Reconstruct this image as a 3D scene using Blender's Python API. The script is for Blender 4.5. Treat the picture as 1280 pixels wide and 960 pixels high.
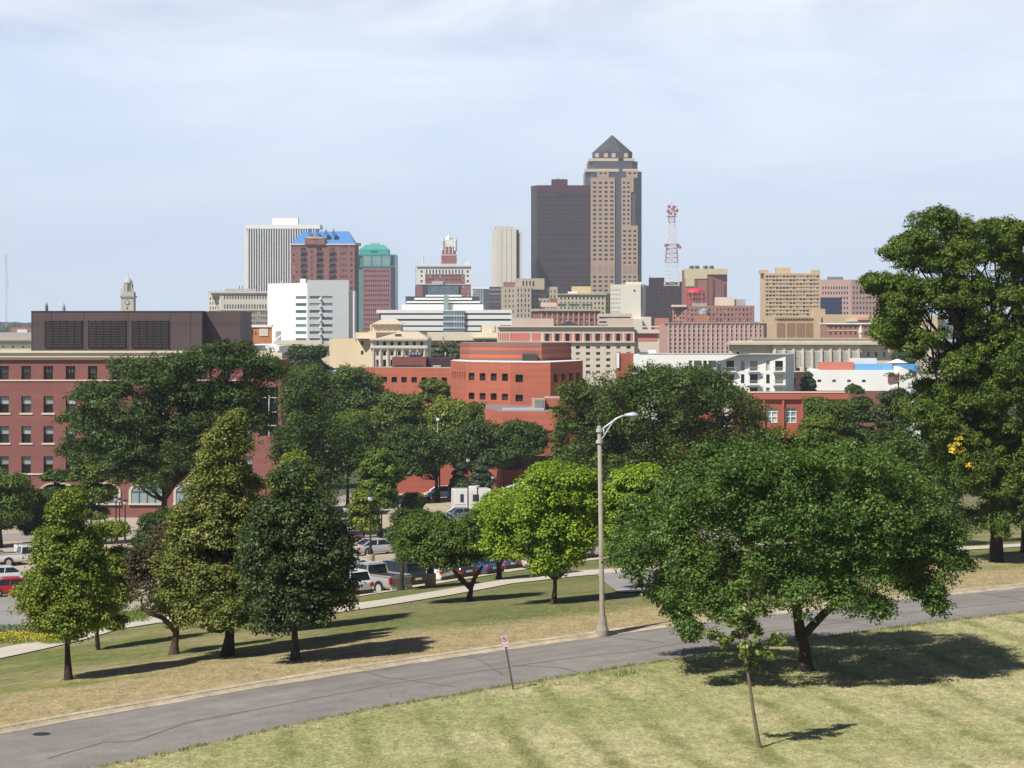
import bpy, math, random
import numpy as np
from mathutils import Vector
for o in list(bpy.data.objects): bpy.data.objects.remove(o)
C = bpy.context.scene.collection
scn = bpy.context.scene
R = math.radians
# ------------------------------------------------------------------ camera, sky, sun, exposure
F, CX, HY = 2700.0, 640.0, 405.0          # focal length in photo pixels, centre column, horizon row
cam_d = bpy.data.cameras.new('camera'); cam = bpy.data.objects.new('camera', cam_d); C.objects.link(cam)
cam.location = (0, 0, 0); cam.rotation_euler = (R(90), 0, 0)
cam_d.sensor_fit = 'HORIZONTAL'; cam_d.sensor_width = 36.0; cam_d.lens = 36.0*F/1280.0
cam_d.shift_y = -(480.0-HY)/1280.0
cam_d.clip_start = 0.5; cam_d.clip_end = 30000
scn.camera = cam
SUN_AZ = (-0.69, -0.72); SUN_EL = 49.0    # the sun stands behind the camera's left shoulder
_n = math.hypot(*SUN_AZ); SUN_AZ = (SUN_AZ[0]/_n, SUN_AZ[1]/_n)
w = bpy.data.worlds.new('World'); scn.world = w; w.use_nodes = True
nt = w.node_tree; N = nt.nodes; N.clear()
wo = N.new('ShaderNodeOutputWorld'); bg = N.new('ShaderNodeBackground'); sky = N.new('ShaderNodeTexSky')
sky.sky_type = 'NISHITA'; sky.sun_disc = False; sky.sun_elevation = R(SUN_EL)
sky.sun_rotation = math.atan2(SUN_AZ[0], SUN_AZ[1]); sky.altitude = 300; sky.air_density = .65; sky.dust_density = 0.2; sky.ozone_density = 2.0
tc = N.new('ShaderNodeTexCoord'); mp = N.new('ShaderNodeMapping'); mp.inputs['Scale'].default_value = (5.0, 5.0, 21.0)
mp.inputs['Rotation'].default_value = (0, R(-6), 0)
nz = N.new('ShaderNodeTexNoise'); nz.inputs['Scale'].default_value = 1.0; nz.inputs['Detail'].default_value = 8; nz.inputs['Roughness'].default_value = .56
nz.inputs['Distortion'].default_value = .6
rp = N.new('ShaderNodeValToRGB'); rp.color_ramp.elements[0].position = .36; rp.color_ramp.elements[1].position = .74
sep = N.new('ShaderNodeSeparateXYZ'); mr = N.new('ShaderNodeMapRange')
mr.inputs['From Min'].default_value = 0.03; mr.inputs['From Max'].default_value = 0.15; mr.inputs['To Min'].default_value = .12; mr.inputs['To Max'].default_value = 1.0
mu = N.new('ShaderNodeMath'); mu.operation = 'MULTIPLY'
mu2 = N.new('ShaderNodeMath'); mu2.operation = 'MULTIPLY_ADD'; mu2.inputs[1].default_value = .85; mu2.inputs[2].default_value = .0; mu2.use_clamp = True
mx = N.new('ShaderNodeMix'); mx.data_type = 'RGBA'; mx.inputs['B'].default_value = (18.6, 19.2, 20.0, 1)
tint = N.new('ShaderNodeMix'); tint.data_type = 'RGBA'; tint.blend_type = 'MULTIPLY'; tint.inputs['Factor'].default_value = 1
tint.inputs['B'].default_value = (.95, 1.0, 1.12, 1)
L = nt.links.new
L(tc.outputs['Generated'], mp.inputs['Vector']); L(mp.outputs[0], nz.inputs['Vector']); L(nz.outputs['Fac'], rp.inputs['Fac'])
L(tc.outputs['Generated'], sep.inputs[0]); L(sep.outputs['Z'], mr.inputs['Value'])
L(rp.outputs['Color'], mu.inputs[0]); L(mr.outputs[0], mu.inputs[1]); L(mu.outputs[0], mu2.inputs[0]); mr4 = N.new('ShaderNodeMapRange'); mr4.inputs['From Min'].default_value = .16; mr4.inputs['From Max'].default_value = .24; mr4.inputs['To Min'].default_value = 1; mr4.inputs['To Max'].default_value = .05
mu3 = N.new('ShaderNodeMath'); mu3.operation = 'MULTIPLY'; L(sep.outputs['Z'], mr4.inputs['Value']); L(mu2.outputs[0], mu3.inputs[0]); L(mr4.outputs[0], mu3.inputs[1]); L(mu3.outputs[0], mx.inputs['Factor'])
mr3 = N.new('ShaderNodeMapRange'); mr3.inputs['From Min'].default_value = .12; mr3.inputs['From Max'].default_value = .21; mr3.inputs['To Min'].default_value = .86; mr3.inputs['To Max'].default_value = .0
hz = N.new('ShaderNodeMix'); hz.data_type = 'RGBA'; hz.inputs['B'].default_value = (13.0, 15.2, 18.2, 1)      # thin bright summer haze, thinning upwards
L(sep.outputs['Z'], mr3.inputs['Value']); L(mr3.outputs[0], hz.inputs['Factor'])
L(sky.outputs[0], tint.inputs['A']); L(tint.outputs['Result'], hz.inputs['A']); L(hz.outputs['Result'], mx.inputs['A']); L(mx.outputs['Result'], bg.inputs['Color'])
bg.inputs['Strength'].default_value = 0.05; L(bg.outputs[0], wo.inputs['Surface'])
sd = bpy.data.lights.new('sun', 'SUN'); sd.energy = 5.0; sd.angle = R(.55); sd.color = (1, .955, .88)
so = bpy.data.objects.new('sun', sd); C.objects.link(so)
_ce = math.cos(R(SUN_EL))
so.rotation_euler = Vector((SUN_AZ[0]*_ce, SUN_AZ[1]*_ce, math.sin(R(SUN_EL)))).to_track_quat('Z', 'Y').to_euler()
so.location = (-40, -50, 60)
vs = scn.view_settings
vs.view_transform = 'Standard'; vs.look = 'None'; vs.gamma = 1; vs.exposure = 0.3; vs.use_curve_mapping = False
scn.render.engine = 'CYCLES'
cy = scn.cycles; cy.use_denoising = True; cy.max_bounces = 6; cy.diffuse_bounces = 3; cy.glossy_bounces = 2; cy.transmission_bounces = 3
cy.volume_bounces = 0; cy.volume_step_rate = 10; cy.sample_clamp_indirect = 4; cy.caustics_reflective = False; cy.caustics_refractive = False
try: cy.denoiser = 'OPENIMAGEDENOISE'; cy.denoising_prefilter = 'ACCURATE'
except Exception: pass
# ------------------------------------------------------------------ materials
MATS = {}
def newmat(name):
    m = bpy.data.materials.new(name); m.use_nodes = True; nt = m.node_tree; nt.nodes.clear()
    o = nt.nodes.new('ShaderNodeOutputMaterial'); p = nt.nodes.new('ShaderNodeBsdfPrincipled'); nt.links.new(p.outputs[0], o.inputs[0])
    return m, nt, p
def col(c): return (c[0], c[1], c[2], 1.0)
def s2l(r, g, b):
    f = lambda v: (v/255/12.92 if v/255 <= .04045 else ((v/255+.055)/1.055)**2.4)
    return (f(r), f(g), f(b))
def mat(key, c, rough=.85, var=.10, scale=.25, metal=0.0, spec=.3, stretch=(1, 1, 1), stain=0.0, joint=0.0, obj_rand=0.0, brick=None):
    """painted/stone/brick surface: base colour with soft noise in world space, faint courses, streaky stains"""
    if key in MATS: return MATS[key]
    m, nt, p = newmat(key); N = nt.nodes.new; L = nt.links.new
    p.inputs['Roughness'].default_value = rough; p.inputs['Metallic'].default_value = metal; p.inputs['Specular IOR Level'].default_value = spec
    g = N('ShaderNodeNewGeometry'); mp = N('ShaderNodeMapping'); mp.inputs['Scale'].default_value = stretch; L(g.outputs['Position'], mp.inputs[0])
    n = N('ShaderNodeTexNoise'); n.inputs['Scale'].default_value = scale; n.inputs['Detail'].default_value = 6; n.inputs['Roughness'].default_value = .62
    L(mp.outputs[0], n.inputs['Vector'])
    r = N('ShaderNodeMapRange'); r.inputs['From Min'].default_value = .3; r.inputs['From Max'].default_value = .7
    r.inputs['To Min'].default_value = 1-var; r.inputs['To Max'].default_value = 1+var; L(n.outputs['Fac'], r.inputs['Value'])
    fac = r.outputs[0]
    def mul(a, b):
        q = N('ShaderNodeMath'); q.operation = 'MULTIPLY'; L(a, q.inputs[0]); L(b, q.inputs[1]); return q.outputs[0]
    if stain:
        mp2 = N('ShaderNodeMapping'); mp2.inputs['Scale'].default_value = (.9, .9, .06); L(g.outputs['Position'], mp2.inputs[0])
        n2 = N('ShaderNodeTexNoise'); n2.inputs['Scale'].default_value = 1.0; n2.inputs['Detail'].default_value = 4; L(mp2.outputs[0], n2.inputs['Vector'])
        r2 = N('ShaderNodeMapRange'); r2.inputs['From Min'].default_value = .45; r2.inputs['From Max'].default_value = .75
        r2.inputs['To Min'].default_value = 1; r2.inputs['To Max'].default_value = 1-stain; L(n2.outputs['Fac'], r2.inputs['Value'])
        fac = mul(fac, r2.outputs[0])
    if joint:                                    # horizontal courses
        s = N('ShaderNodeSeparateXYZ'); L(g.outputs['Position'], s.inputs[0])
        q = N('ShaderNodeMath'); q.operation = 'PINGPONG'; q.inputs[1].default_value = joint; L(s.outputs['Z'], q.inputs[0])
        r3 = N('ShaderNodeMapRange'); r3.inputs['From Min'].default_value = 0; r3.inputs['From Max'].default_value = joint*.18
        r3.inputs['To Min'].default_value = .84; r3.inputs['To Max'].default_value = 1; L(q.outputs[0], r3.inputs['Value'])
        fac = mul(fac, r3.outputs[0])
    if obj_rand:
        oi = N('ShaderNodeObjectInfo'); r4 = N('ShaderNodeMapRange'); r4.inputs['To Min'].default_value = 1-obj_rand; r4.inputs['To Max'].default_value = 1+obj_rand
        L(oi.outputs['Random'], r4.inputs['Value']); fac = mul(fac, r4.outputs[0])
    v = N('ShaderNodeVectorMath'); v.operation = 'SCALE'; v.inputs[0].default_value = c; L(fac, v.inputs['Scale']); L(v.outputs[0], p.inputs['Base Color'])
    MATS[key] = m; return m
def glassmat(key, dark, light, share=.3, rough=.12):
    """window glass: dark pane, some with pale blinds behind, chosen per pane"""
    m, nt, p = newmat(key); N = nt.nodes.new; L = nt.links.new
    oi = N('ShaderNodeObjectInfo'); g = N('ShaderNodeNewGeometry')
    wn = N('ShaderNodeTexWhiteNoise'); wn.noise_dimensions = '4D'
    L(oi.outputs['Random'], wn.inputs['W']); L(g.outputs['Random Per Island'], wn.inputs['Vector'])
    rp = N('ShaderNodeValToRGB'); e = rp.color_ramp.elements; e[0].position = 1-share-.25; e[0].color = col(dark); e[1].position = 1.0; e[1].color = col(light)
    L(wn.outputs['Value'], rp.inputs['Fac']); L(rp.outputs['Color'], p.inputs['Base Color'])
    p.inputs['Roughness'].default_value = rough; p.inputs['Specular IOR Level'].default_value = .45
    MATS[key] = m; return m
def leafmat(key, c1, c2, c3=None, trans=.18):
    if key in MATS: return MATS[key]
    m = bpy.data.materials.new(key); m.use_nodes = True; nt = m.node_tree; nt.nodes.clear(); N = nt.nodes.new; L = nt.links.new
    o = N('ShaderNodeOutputMaterial'); a = N('ShaderNodeAttribute'); a.attribute_name = 'tone'
    rp = N('ShaderNodeValToRGB'); rp.color_ramp.elements[0].color = col(c1); rp.color_ramp.elements[1].color = col(c2)
    rp.color_ramp.elements[0].position = .15; rp.color_ramp.elements[1].position = .85
    if c3: e = rp.color_ramp.elements.new(.98); e.color = col(c3)
    L(a.outputs['Fac'], rp.inputs['Fac'])
    p = N('ShaderNodeBsdfPrincipled'); p.inputs['Roughness'].default_value = .55; p.inputs['Specular IOR Level'].default_value = .35
    t = N('ShaderNodeBsdfTranslucent'); v = N('ShaderNodeVectorMath'); v.operation = 'MULTIPLY'; v.inputs[1].default_value = (1.3, 1.25, .5)
    L(rp.outputs['Color'], p.inputs['Base Color']); L(rp.outputs['Color'], v.inputs[0]); L(v.outputs[0], t.inputs['Color'])
    x = N('ShaderNodeMixShader'); x.inputs[0].default_value = trans; L(p.outputs[0], x.inputs[1]); L(t.outputs[0], x.inputs[2]); L(x.outputs[0], o.inputs[0])
    MATS[key] = m; return m
# ------------------------------------------------------------------ object helpers
def link(o): C.objects.link(o); return o
def tag(o, label=None, cat=None, group=None, kind=None):
    if label: o['label'] = label
    if cat: o['category'] = cat
    if group: o['group'] = group
    if kind: o['kind'] = kind
    return o
def thing(name, label, cat, loc=(0, 0, 0), group=None, rz=0):
    o = bpy.data.objects.new(name, None); link(o); o.location = loc; o.rotation_euler = (0, 0, rz); o.empty_display_size = .5
    return tag(o, label, cat, group)
def off(parent):
    p = Vector((0, 0, 0))
    while parent is not None: p = p + Vector(parent.location); parent = parent.parent
    return p
class MB:
    """collects faces in world coordinates (or local ones, local=True) and links them as ONE mesh object"""
    def __init__(s): s.v = []; s.f = []
    def poly(s, pts): i = len(s.v); s.v += [tuple(p) for p in pts]; s.f.append(tuple(range(i, i+len(pts)))); return s
    def box(s, x0, x1, y0, y1, z0, z1):
        i = len(s.v); s.v += [(x0, y0, z0), (x1, y0, z0), (x1, y1, z0), (x0, y1, z0), (x0, y0, z1), (x1, y0, z1), (x1, y1, z1), (x0, y1, z1)]
        s.f += [(i, i+3, i+2, i+1), (i+4, i+5, i+6, i+7), (i, i+1, i+5, i+4), (i+1, i+2, i+6, i+5), (i+2, i+3, i+7, i+6), (i+3, i, i+4, i+7)]; return s
    def obox(s, o, u, n, ua, ub, za, zb, da, db):
        """box in a facade frame: u along the wall, n outward; from da to db out of the wall plane"""
        P = lambda a, d, z: (o[0]+u[0]*a+n[0]*d, o[1]+u[1]*a+n[1]*d, z)
        i = len(s.v)
        s.v += [P(ua, db, za), P(ub, db, za), P(ub, da, za), P(ua, da, za), P(ua, db, zb), P(ub, db, zb), P(ub, da, zb), P(ua, da, zb)]
        s.f += [(i, i+3, i+2, i+1), (i+4, i+5, i+6, i+7), (i, i+1, i+5, i+4), (i+1, i+2, i+6, i+5), (i+2, i+3, i+7, i+6), (i+3, i, i+4, i+7)]; return s
    def prism(s, pts, z0, z1, zt=None):
        n = len(pts); i = len(s.v)
        s.v += [(p[0], p[1], z0) for p in pts]+[(p[0], p[1], z1) for p in pts]
        s.f += [(i+k, i+(k+1) % n, i+n+(k+1) % n, i+n+k) for k in range(n)]+[tuple(range(i+n, i+2*n)), tuple(range(i+n-1, i-1, -1))]; return s
    def tube(s, pts, rad, sides=8, cap=True):
        pts = [Vector(p) for p in pts]; k = len(pts); i = len(s.v)
        if not hasattr(rad, '__len__'): rad = [rad]*k
        prev = None
        for j, p in enumerate(pts):
            t = (pts[min(j+1, k-1)]-pts[max(j-1, 0)]).normalized()
            a = Vector((1, 0, 0)) if abs(t.x) < .9 else Vector((0, 1, 0))
            if prev is not None: a = prev
            a = (a-t*a.dot(t)).normalized(); prev = a; b = t.cross(a)
            for q in range(sides):
                th = 2*math.pi*q/sides; s.v.append(tuple(p+(a*math.cos(th)+b*math.sin(th))*rad[j]))
        for j in range(k-1):
            for q in range(sides):
                q2 = (q+1) % sides; s.f.append((i+j*sides+q, i+j*sides+q2, i+(j+1)*sides+q2, i+(j+1)*sides+q))
        if cap: s.f.append(tuple(i+q for q in range(sides-1, -1, -1))); s.f.append(tuple(i+(k-1)*sides+q for q in range(sides)))
        return s
    def lathe(s, c, prof, sides=16):
        i = len(s.v); k = len(prof)
        for r, z in prof:
            for q in range(sides): th = 2*math.pi*q/sides; s.v.append((c[0]+r*math.cos(th), c[1]+r*math.sin(th), c[2]+z))
        for j in range(k-1):
            for q in range(sides): q2 = (q+1) % sides; s.f.append((i+j*sides+q, i+j*sides+q2, i+(j+1)*sides+q2, i+(j+1)*sides+q))
        return s
    def build(s, name, m, parent=None, local=False, smooth=False, bevel=0):
        me = bpy.data.meshes.new(name); d = Vector((0, 0, 0)) if local else off(parent)
        vv = [(x-d.x, y-d.y, z-d.z) for x, y, z in s.v] if d.length else s.v
        me.from_pydata(vv, [], s.f); me.materials.append(m); me.update()
        if smooth: me.polygons.foreach_set('use_smooth', [True]*len(me.polygons))
        o = bpy.data.objects.new(name, me); link(o); o.parent = parent
        if bevel:
            b = o.modifiers.new('b', 'BEVEL'); b.width = bevel; b.segments = 2; b.limit_method = 'ANGLE'
        return o
def clone(o, parent=None):
    c = o.copy(); C.objects.link(c); c.parent = parent
    for ch in list(o.children): clone(ch, c)
    return c
def PX(px, py, d): return Vector(((px-CX)/F*d, d, (HY-py)/F*d))
def zpx(py, d): return (HY-py)/F*d
def xpx(px, d): return (px-CX)/F*d
# ------------------------------------------------------------------ the terrain
RZ = -12.9                                                   # road level (the eye is at 0)
_nx = np.array([-300, -60, -25, -17, -10.9, -8.4, -5.5, 0, 4.5, 9.8, 15.4, 22.7, 35, 60, 300.])
_ny = np.array([-500, -10, 44, 56, 63.6, 67, 71.0, 76.6, 81, 85.8, 90.6, 96, 105, 121, 270.])
_fx = np.array([-300, -60, -25, -16.2, -9.6, -4.8, 0, 6, 13, 19, 25.2, 38, 60, 300.])
_fy = np.array([-490, 4, 56.5, 68.3, 76.2, 81.4, 86, 91.6, 97.3, 101.8, 106, 115, 130, 280.])
_g = np.linspace(-320, 320, 6401); _k = np.exp(-np.linspace(-2.2, 2.2, 61)**2); _k /= _k.sum()
def _sm(x, y):
    v = np.interp(_g, x, y); p = np.concatenate([np.full(30, v[0]), v, np.full(30, v[-1])]); return np.convolve(p, _k, 'valid')
_NE, _FE = _sm(_nx, _ny), _sm(_fx, _fy)
def ynear(x): return np.interp(x, _g, _NE)
def yfar(x): return np.interp(x, _g, _FE)
_ss = np.array([-50, 0, 5, 15, 60, 140, 190, 400, 20000.]); _sz = np.array([0, 0, -.25, -1.15, -6.0, -10.6, -12.4, -15.2, -15.2])
def GZ(x, y):
    x = np.asarray(x, float); y = np.asarray(y, float)
    xx = np.clip(x, -62, 62)
    s = (y-yfar(xx))/1.35; z = RZ+.13+np.interp(s, _ss, _sz)
    ln = np.clip((ynear(xx)-y), 0, 60)
    z = z+np.where(ln > 0, .00035*ln*ln, 0)
    return z+np.where(s > 3, .10*np.sin(x*.13+1)*np.sin(y*.09), 0)*np.clip((s-3)/10, 0, 1)
def gz(x, y): return float(GZ(x, y))
def gp(px, py):
    """point of the terrain seen at a photo pixel"""
    sx, sz = (px-CX)/F, (HY-py)/F
    d = 55.0
    while d < 3000:
        if gz(sx*d, d) >= sz*d: break
        d += 1.0
    lo, hi = d-1, d
    for _ in range(20):
        m = (lo+hi)/2
        if gz(sx*m, m) >= sz*m: hi = m
        else: lo = m
    return Vector((sx*hi, hi, gz(sx*hi, hi)))
def grid_mesh(name, X, Y, Z, m, parent=None, smooth=True):
    r, c = X.shape; me = bpy.data.meshes.new(name)
    v = np.stack([X, Y, Z], -1).reshape(-1, 3).astype(np.float32)
    i = np.arange(r*c).reshape(r, c); q = np.stack([i[:-1, :-1], i[:-1, 1:], i[1:, 1:], i[1:, :-1]], -1).reshape(-1, 4)
    me.vertices.add(len(v)); me.vertices.foreach_set('co', v.ravel()); me.loops.add(q.size); me.loops.foreach_set('vertex_index', q.ravel().astype(np.int32))
    me.polygons.add(len(q)); me.polygons.foreach_set('loop_start', np.arange(0, q.size, 4, dtype=np.int32)); me.polygons.foreach_set('use_smooth', np.full(len(q), smooth))
    me.update(); me.validate(); me.materials.append(m); o = bpy.data.objects.new(name, me); link(o); o.parent = parent; return o
# grass: dry and green patches, mown stripes on the near lawn; worn straw-coloured verge along the far kerb
def ground_material():
    m, nt, p = newmat('lawn'); N = nt.nodes.new; L = nt.links.new
    p.inputs['Roughness'].default_value = .95; p.inputs['Specular IOR Level'].default_value = .1
    g = N('ShaderNodeNewGeometry'); pos = g.outputs['Position']
    def noise(sc, stretch=(1, 1, 1), det=5, rough=.6, rot=0):
        mp = N('ShaderNodeMapping'); mp.inputs['Scale'].default_value = stretch; mp.inputs['Rotation'].default_value = (0, 0, rot); L(pos, mp.inputs[0])
        n = N('ShaderNodeTexNoise'); n.inputs['Scale'].default_value = sc; n.inputs['Detail'].default_value = det; n.inputs['Roughness'].default_value = rough
        L(mp.outputs[0], n.inputs['Vector']); return n.outputs['Fac']
    def rng(v, a, b, c=0, d=1):
        r = N('ShaderNodeMapRange'); r.inputs['From Min'].default_value = a; r.inputs['From Max'].default_value = b
        r.inputs['To Min'].default_value = c; r.inputs['To Max'].default_value = d; L(v, r.inputs['Value']); return r.outputs[0]
    def mix(f, a, b):
        x = N('ShaderNodeMix'); x.data_type = 'RGBA'; L(f, x.inputs['Factor'])
        for s, q in (('A', a), ('B', b)):
            if isinstance(q, tuple): x.inputs[s].default_value = col(q)
            else: L(q, x.inputs[s])
        return x.outputs['Result']
    def math_(op, a, b):
        q = N('ShaderNodeMath'); q.operation = op; q.use_clamp = op in ('ADD', 'SUBTRACT')
        for i, t in ((0, a), (1, b)):
            if isinstance(t, (int, float)): q.inputs[i].default_value = t
            else: L(t, q.inputs[i])
        return q.outputs[0]
    at = N('ShaderNodeAttribute'); at.attribute_name = 'zone'; zs = N('ShaderNodeSeparateColor'); L(at.outputs['Color'], zs.inputs[0])
    dry, near, far = zs.outputs['Red'], zs.outputs['Green'], zs.outputs['Blue']
    green = mix(rng(noise(.35), .35, .65), (.15, .17, .045), (.215, .22, .07))
    straw = mix(rng(noise(.9), .3, .7), (.43, .32, .185), (.34, .275, .15))
    # broad patches
    f = math_('ADD', rng(noise(.12, det=3), .40, .62), dry)
    f = math_('SUBTRACT', f, rng(noise(.5), .5, .75, 0, .5))
    base = mix(f, green, straw)
    # mown stripes: bands about 1.6 m wide running down the slope
    mp = N('ShaderNodeMapping'); mp.inputs['Rotation'].default_value = (0, 0, R(-9)); L(pos, mp.inputs[0])
    nn = N('ShaderNodeTexNoise'); nn.inputs['Scale'].default_value = .4; L(pos, nn.inputs['Vector'])
    wv = N('ShaderNodeTexWave'); wv.inputs['Scale'].default_value = .135; wv.inputs['Distortion'].default_value = 1.6; wv.inputs['Detail'].default_value = 3; wv.inputs['Detail Scale'].default_value = .5
    L(mp.outputs[0], wv.inputs['Vector'])
    st = math_('MULTIPLY', rng(wv.outputs['Fac'], .62, .98), near); st = math_('MULTIPLY', st, rng(noise(.35, det=4), .38, .62, .05, 1))
    nearcol = mix(rng(noise(.11, det=4), .38, .66), (.34, .335, .15), (.53, .46, .27))
    nearcol = mix(math_('MULTIPLY', st, .85), nearcol, (.175, .185, .065))
    spk = rng(noise(3.2, stretch=(1, .55, 1), det=7, rough=.72), .36, .64); nearcol = mix(math_('MULTIPLY', spk, .55), nearcol, (.17, .19, .065)); base = mix(math_('MULTIPLY', spk, .35), base, (.20, .20, .085))
    base = mix(at.outputs['Alpha'], base, (.085, .12, .035))
    base = mix(near, base, nearcol)
    base = mix(far, base, (.10, .11, .06))
    fine = rng(noise(7, det=3, rough=.7), .25, .75, .52, 1.48)
    mid = rng(noise(2.2, stretch=(1, .45, 1), det=4, rough=.7), .3, .7, .76, 1.24)
    fm = math_('MULTIPLY', fine, mid)
    v = N('ShaderNodeVectorMath'); v.operation = 'SCALE'; L(base, v.inputs[0]); L(fm, v.inputs['Scale']); L(v.outputs[0], p.inputs['Base Color'])
    bu = N('ShaderNodeBump'); bu.inputs['Strength'].default_value = .5; bu.inputs['Distance'].default_value = .12; L(noise(7, det=5, rough=.75), bu.inputs['Height']); L(bu.outputs[0], p.inputs['Normal'])
    return m
xs = np.concatenate([[-4000, -2500, -1500, -600, -300, -160, -110], np.arange(-80, 80.1, 1.0), [110, 160, 300, 600, 1500, 2500, 4000]])
off_n = np.concatenate([[-140, -100, -70, -50, -40], np.arange(-34, 0, 1.0), [-.5, 0.0]])
off_f = np.concatenate([[0.0, .3, .8, 1.4, 2], np.arange(3, 60, 1.5), np.arange(60, 300, 6.0), [330, 400, 600, 1000, 2000, 3000, 4000, 4700]])
xc = np.clip(xs, -62, 62)
rowsY, rowsZ, zone = [], [], []
for k in off_n: y = ynear(xc)+k; rowsY.append(y); rowsZ.append(GZ(xs, np.minimum(y, yfar(xc)-.01)))
for t in (0.001, .999): y = ynear(xc)*(1-t)+yfar(xc)*t; rowsY.append(y); rowsZ.append(np.full(len(xs), RZ-.06))
for k in off_f: y = yfar(xc)+k; rowsY.append(y); rowsZ.append(GZ(xs, y))
Y = np.array(rowsY); Z = np.array(rowsZ); X = np.tile(xs, (len(Y), 1))
lawn = grid_mesh('ground', X, Y, Z, ground_material()); tag(lawn, kind='structure')
s_ = (Y-yfar(np.clip(X, -62, 62)))/1.35
dry = np.clip(1-(s_-1.0)/7, 0, 1)*np.clip((s_+.2)*5, 0, 1)*.95; dry = dry+np.exp(-((s_-9)/7)**2)*.34
nr = (Y <= ynear(np.clip(X, -62, 62))+.005).astype(float); fr = np.clip((s_-60)/60, 0, 1)
nr = nr*np.clip((ynear(np.clip(X, -62, 62))-Y+.1)/1.2, .15, 1)
ca = lawn.data.color_attributes.new('zone', 'FLOAT_COLOR', 'POINT')
sst = lambda v, a, b: np.clip((v-a)/(b-a), 0, 1)**2*(3-2*np.clip((v-a)/(b-a), 0, 1))
grn_ = .60*sst(s_+1.2*np.sin(X*.35)+.8*np.sin(X*.9+2), 6, 10)*sst(X, -15, -5)*(1-sst(s_, 60, 80))*(1-sst(X, 14, 22)); grn_ = np.maximum(grn_, .35*sst(s_, 10, 18)*(1-sst(s_, 60, 80)))
ca.data.foreach_set('color', np.stack([dry, nr, fr, grn_], -1).reshape(-1).astype(np.float32))
# road
def road_material():
    m, nt, p = newmat('asphalt'); N = nt.nodes.new; L = nt.links.new
    p.inputs['Roughness'].default_value = .85; p.inputs['Specular IOR Level'].default_value = .25
    g = N('ShaderNodeNewGeometry'); uv = N('ShaderNodeAttribute'); uv.attribute_name = 'track'
    def noise(vec, sc, st=(1, 1, 1), det=5):
        mp = N('ShaderNodeMapping'); mp.inputs['Scale'].default_value = st; L(vec, mp.inputs[0])
        n = N('ShaderNodeTexNoise'); n.inputs['Scale'].default_value = sc; n.inputs['Detail'].default_value = det; n.inputs['Roughness'].default_value = .65; L(mp.outputs[0], n.inputs['Vector']); return n.outputs['Fac']
    def rng(v, a, b, c=0, d=1):
        r = N('ShaderNodeMapRange'); r.inputs['From Min'].default_value = a; r.inputs['From Max'].default_value = b; r.inputs['To Min'].default_value = c; r.inputs['To Max'].default_value = d; L(v, r.inputs['Value']); return r.outputs[0]
    def mul(a, b):
        q = N('ShaderNodeMath'); q.operation = 'MULTIPLY'; L(a, q.inputs[0]); L(b, q.inputs[1]); return q.outputs[0]
    f = mul(rng(noise(g.outputs['Position'], .25), .3, .7, .86, 1.12), rng(noise(g.outputs['Position'], 18, det=2), .3, .7, .86, 1.14))
    f = mul(f, rng(noise(uv.outputs['Vector'], 1.0, (.05, 1.3, 1)), .3, .7, .84, 1.14)); f = mul(f, rng(noise(g.outputs['Position'], 1.3, det=8), .35, .7, .88, 1.08))   # wheel-worn lanes along the road
    v = N('ShaderNodeVectorMath'); v.operation = 'SCALE'; v.inputs[0].default_value = (.235, .216, .196); L(f, v.inputs['Scale']); L(v.outputs[0], p.inputs['Base Color'])
    return m
rx = np.arange(-60, 61, .5); ts = np.linspace(0, 1, 17)
RX = np.tile(rx, (len(ts), 1)); RY = np.array([ynear(rx)*(1-t)+yfar(rx)*t for t in ts]); RZz = RZ+.05*np.sin(np.pi*ts)[:, None]*np.ones_like(RX)
road = grid_mesh('road', RX, RY, RZz, road_material()); tag(road, kind='structure')
ca = road.data.color_attributes.new('track', 'FLOAT_COLOR', 'POINT')
ca.data.foreach_set('color', np.stack([RX*1.4, ts[:, None]*7.2*np.ones_like(RX), 0*RX, 1+0*RX], -1).reshape(-1).astype(np.float32))
def road_pt(x, t): return (x, float(ynear(x)*(1-t)+yfar(x)*t), RZ+.05*math.sin(math.pi*t)+.006)
# tar-filled cracks: thin ribbons lying on the asphalt
rnd = random.Random(5)
ck = MB()
def crack(pts, w):
    P = []
    for (a, b) in zip(pts[:-1], pts[1:]):
        for k in range(7): t = k/7; P.append((a[0]+(b[0]-a[0])*t+rnd.uniform(-.03, .03), a[1]+(b[1]-a[1])*t+rnd.uniform(-.003, .003)))
    P.append(pts[-1]); Q = [Vector(road_pt(x, min(max(t, .01), .99))) for x, t in P]; prev = None
    for i, q in enumerate(Q):
        d = (Q[min(i+1, len(Q)-1)]-Q[max(i-1, 0)]); nrm = Vector((-d.y, d.x, 0)).normalized()*(w*.8*rnd.uniform(.6, 1.2)); a, b = q-nrm, q+nrm
        if prev: ck.poly([prev[0], prev[1], b, a])
        prev = (a, b)
def rp_(px, py):
    d = -RZ*F/(py-HY); x = (px-CX)/F*d; a, b = ynear(x), yfar(x); return (x, float((d-a)/(b-a)))
for pts, w in (([(440, 835), (480, 848), (530, 855), (568, 860)], .05), ([(60, 950), (130, 930), (170, 928), (235, 905), (330, 887), (430, 868), (500, 855), (640, 835), (700, 826)], .04),
               ([(545, 812), (600, 826), (628, 845)], .035), ([(640, 833), (700, 836), (750, 847)], .05), 
               ([(760, 797), (830, 805)], .05), ([(700, 826), (800, 815), (880, 800), (1000, 787), (1120, 770), (1280, 752)], .03), ([(1030, 775), (1090, 783)], .05), ([(1165, 762), (1210, 773)], .05), ([(870, 813), (930, 822)], .05),
               ([(1225, 742), (1279, 752)], .05), ([(980, 765), (1040, 780)], .04)):
    crack([rp_(*q) for q in pts], w)
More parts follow.
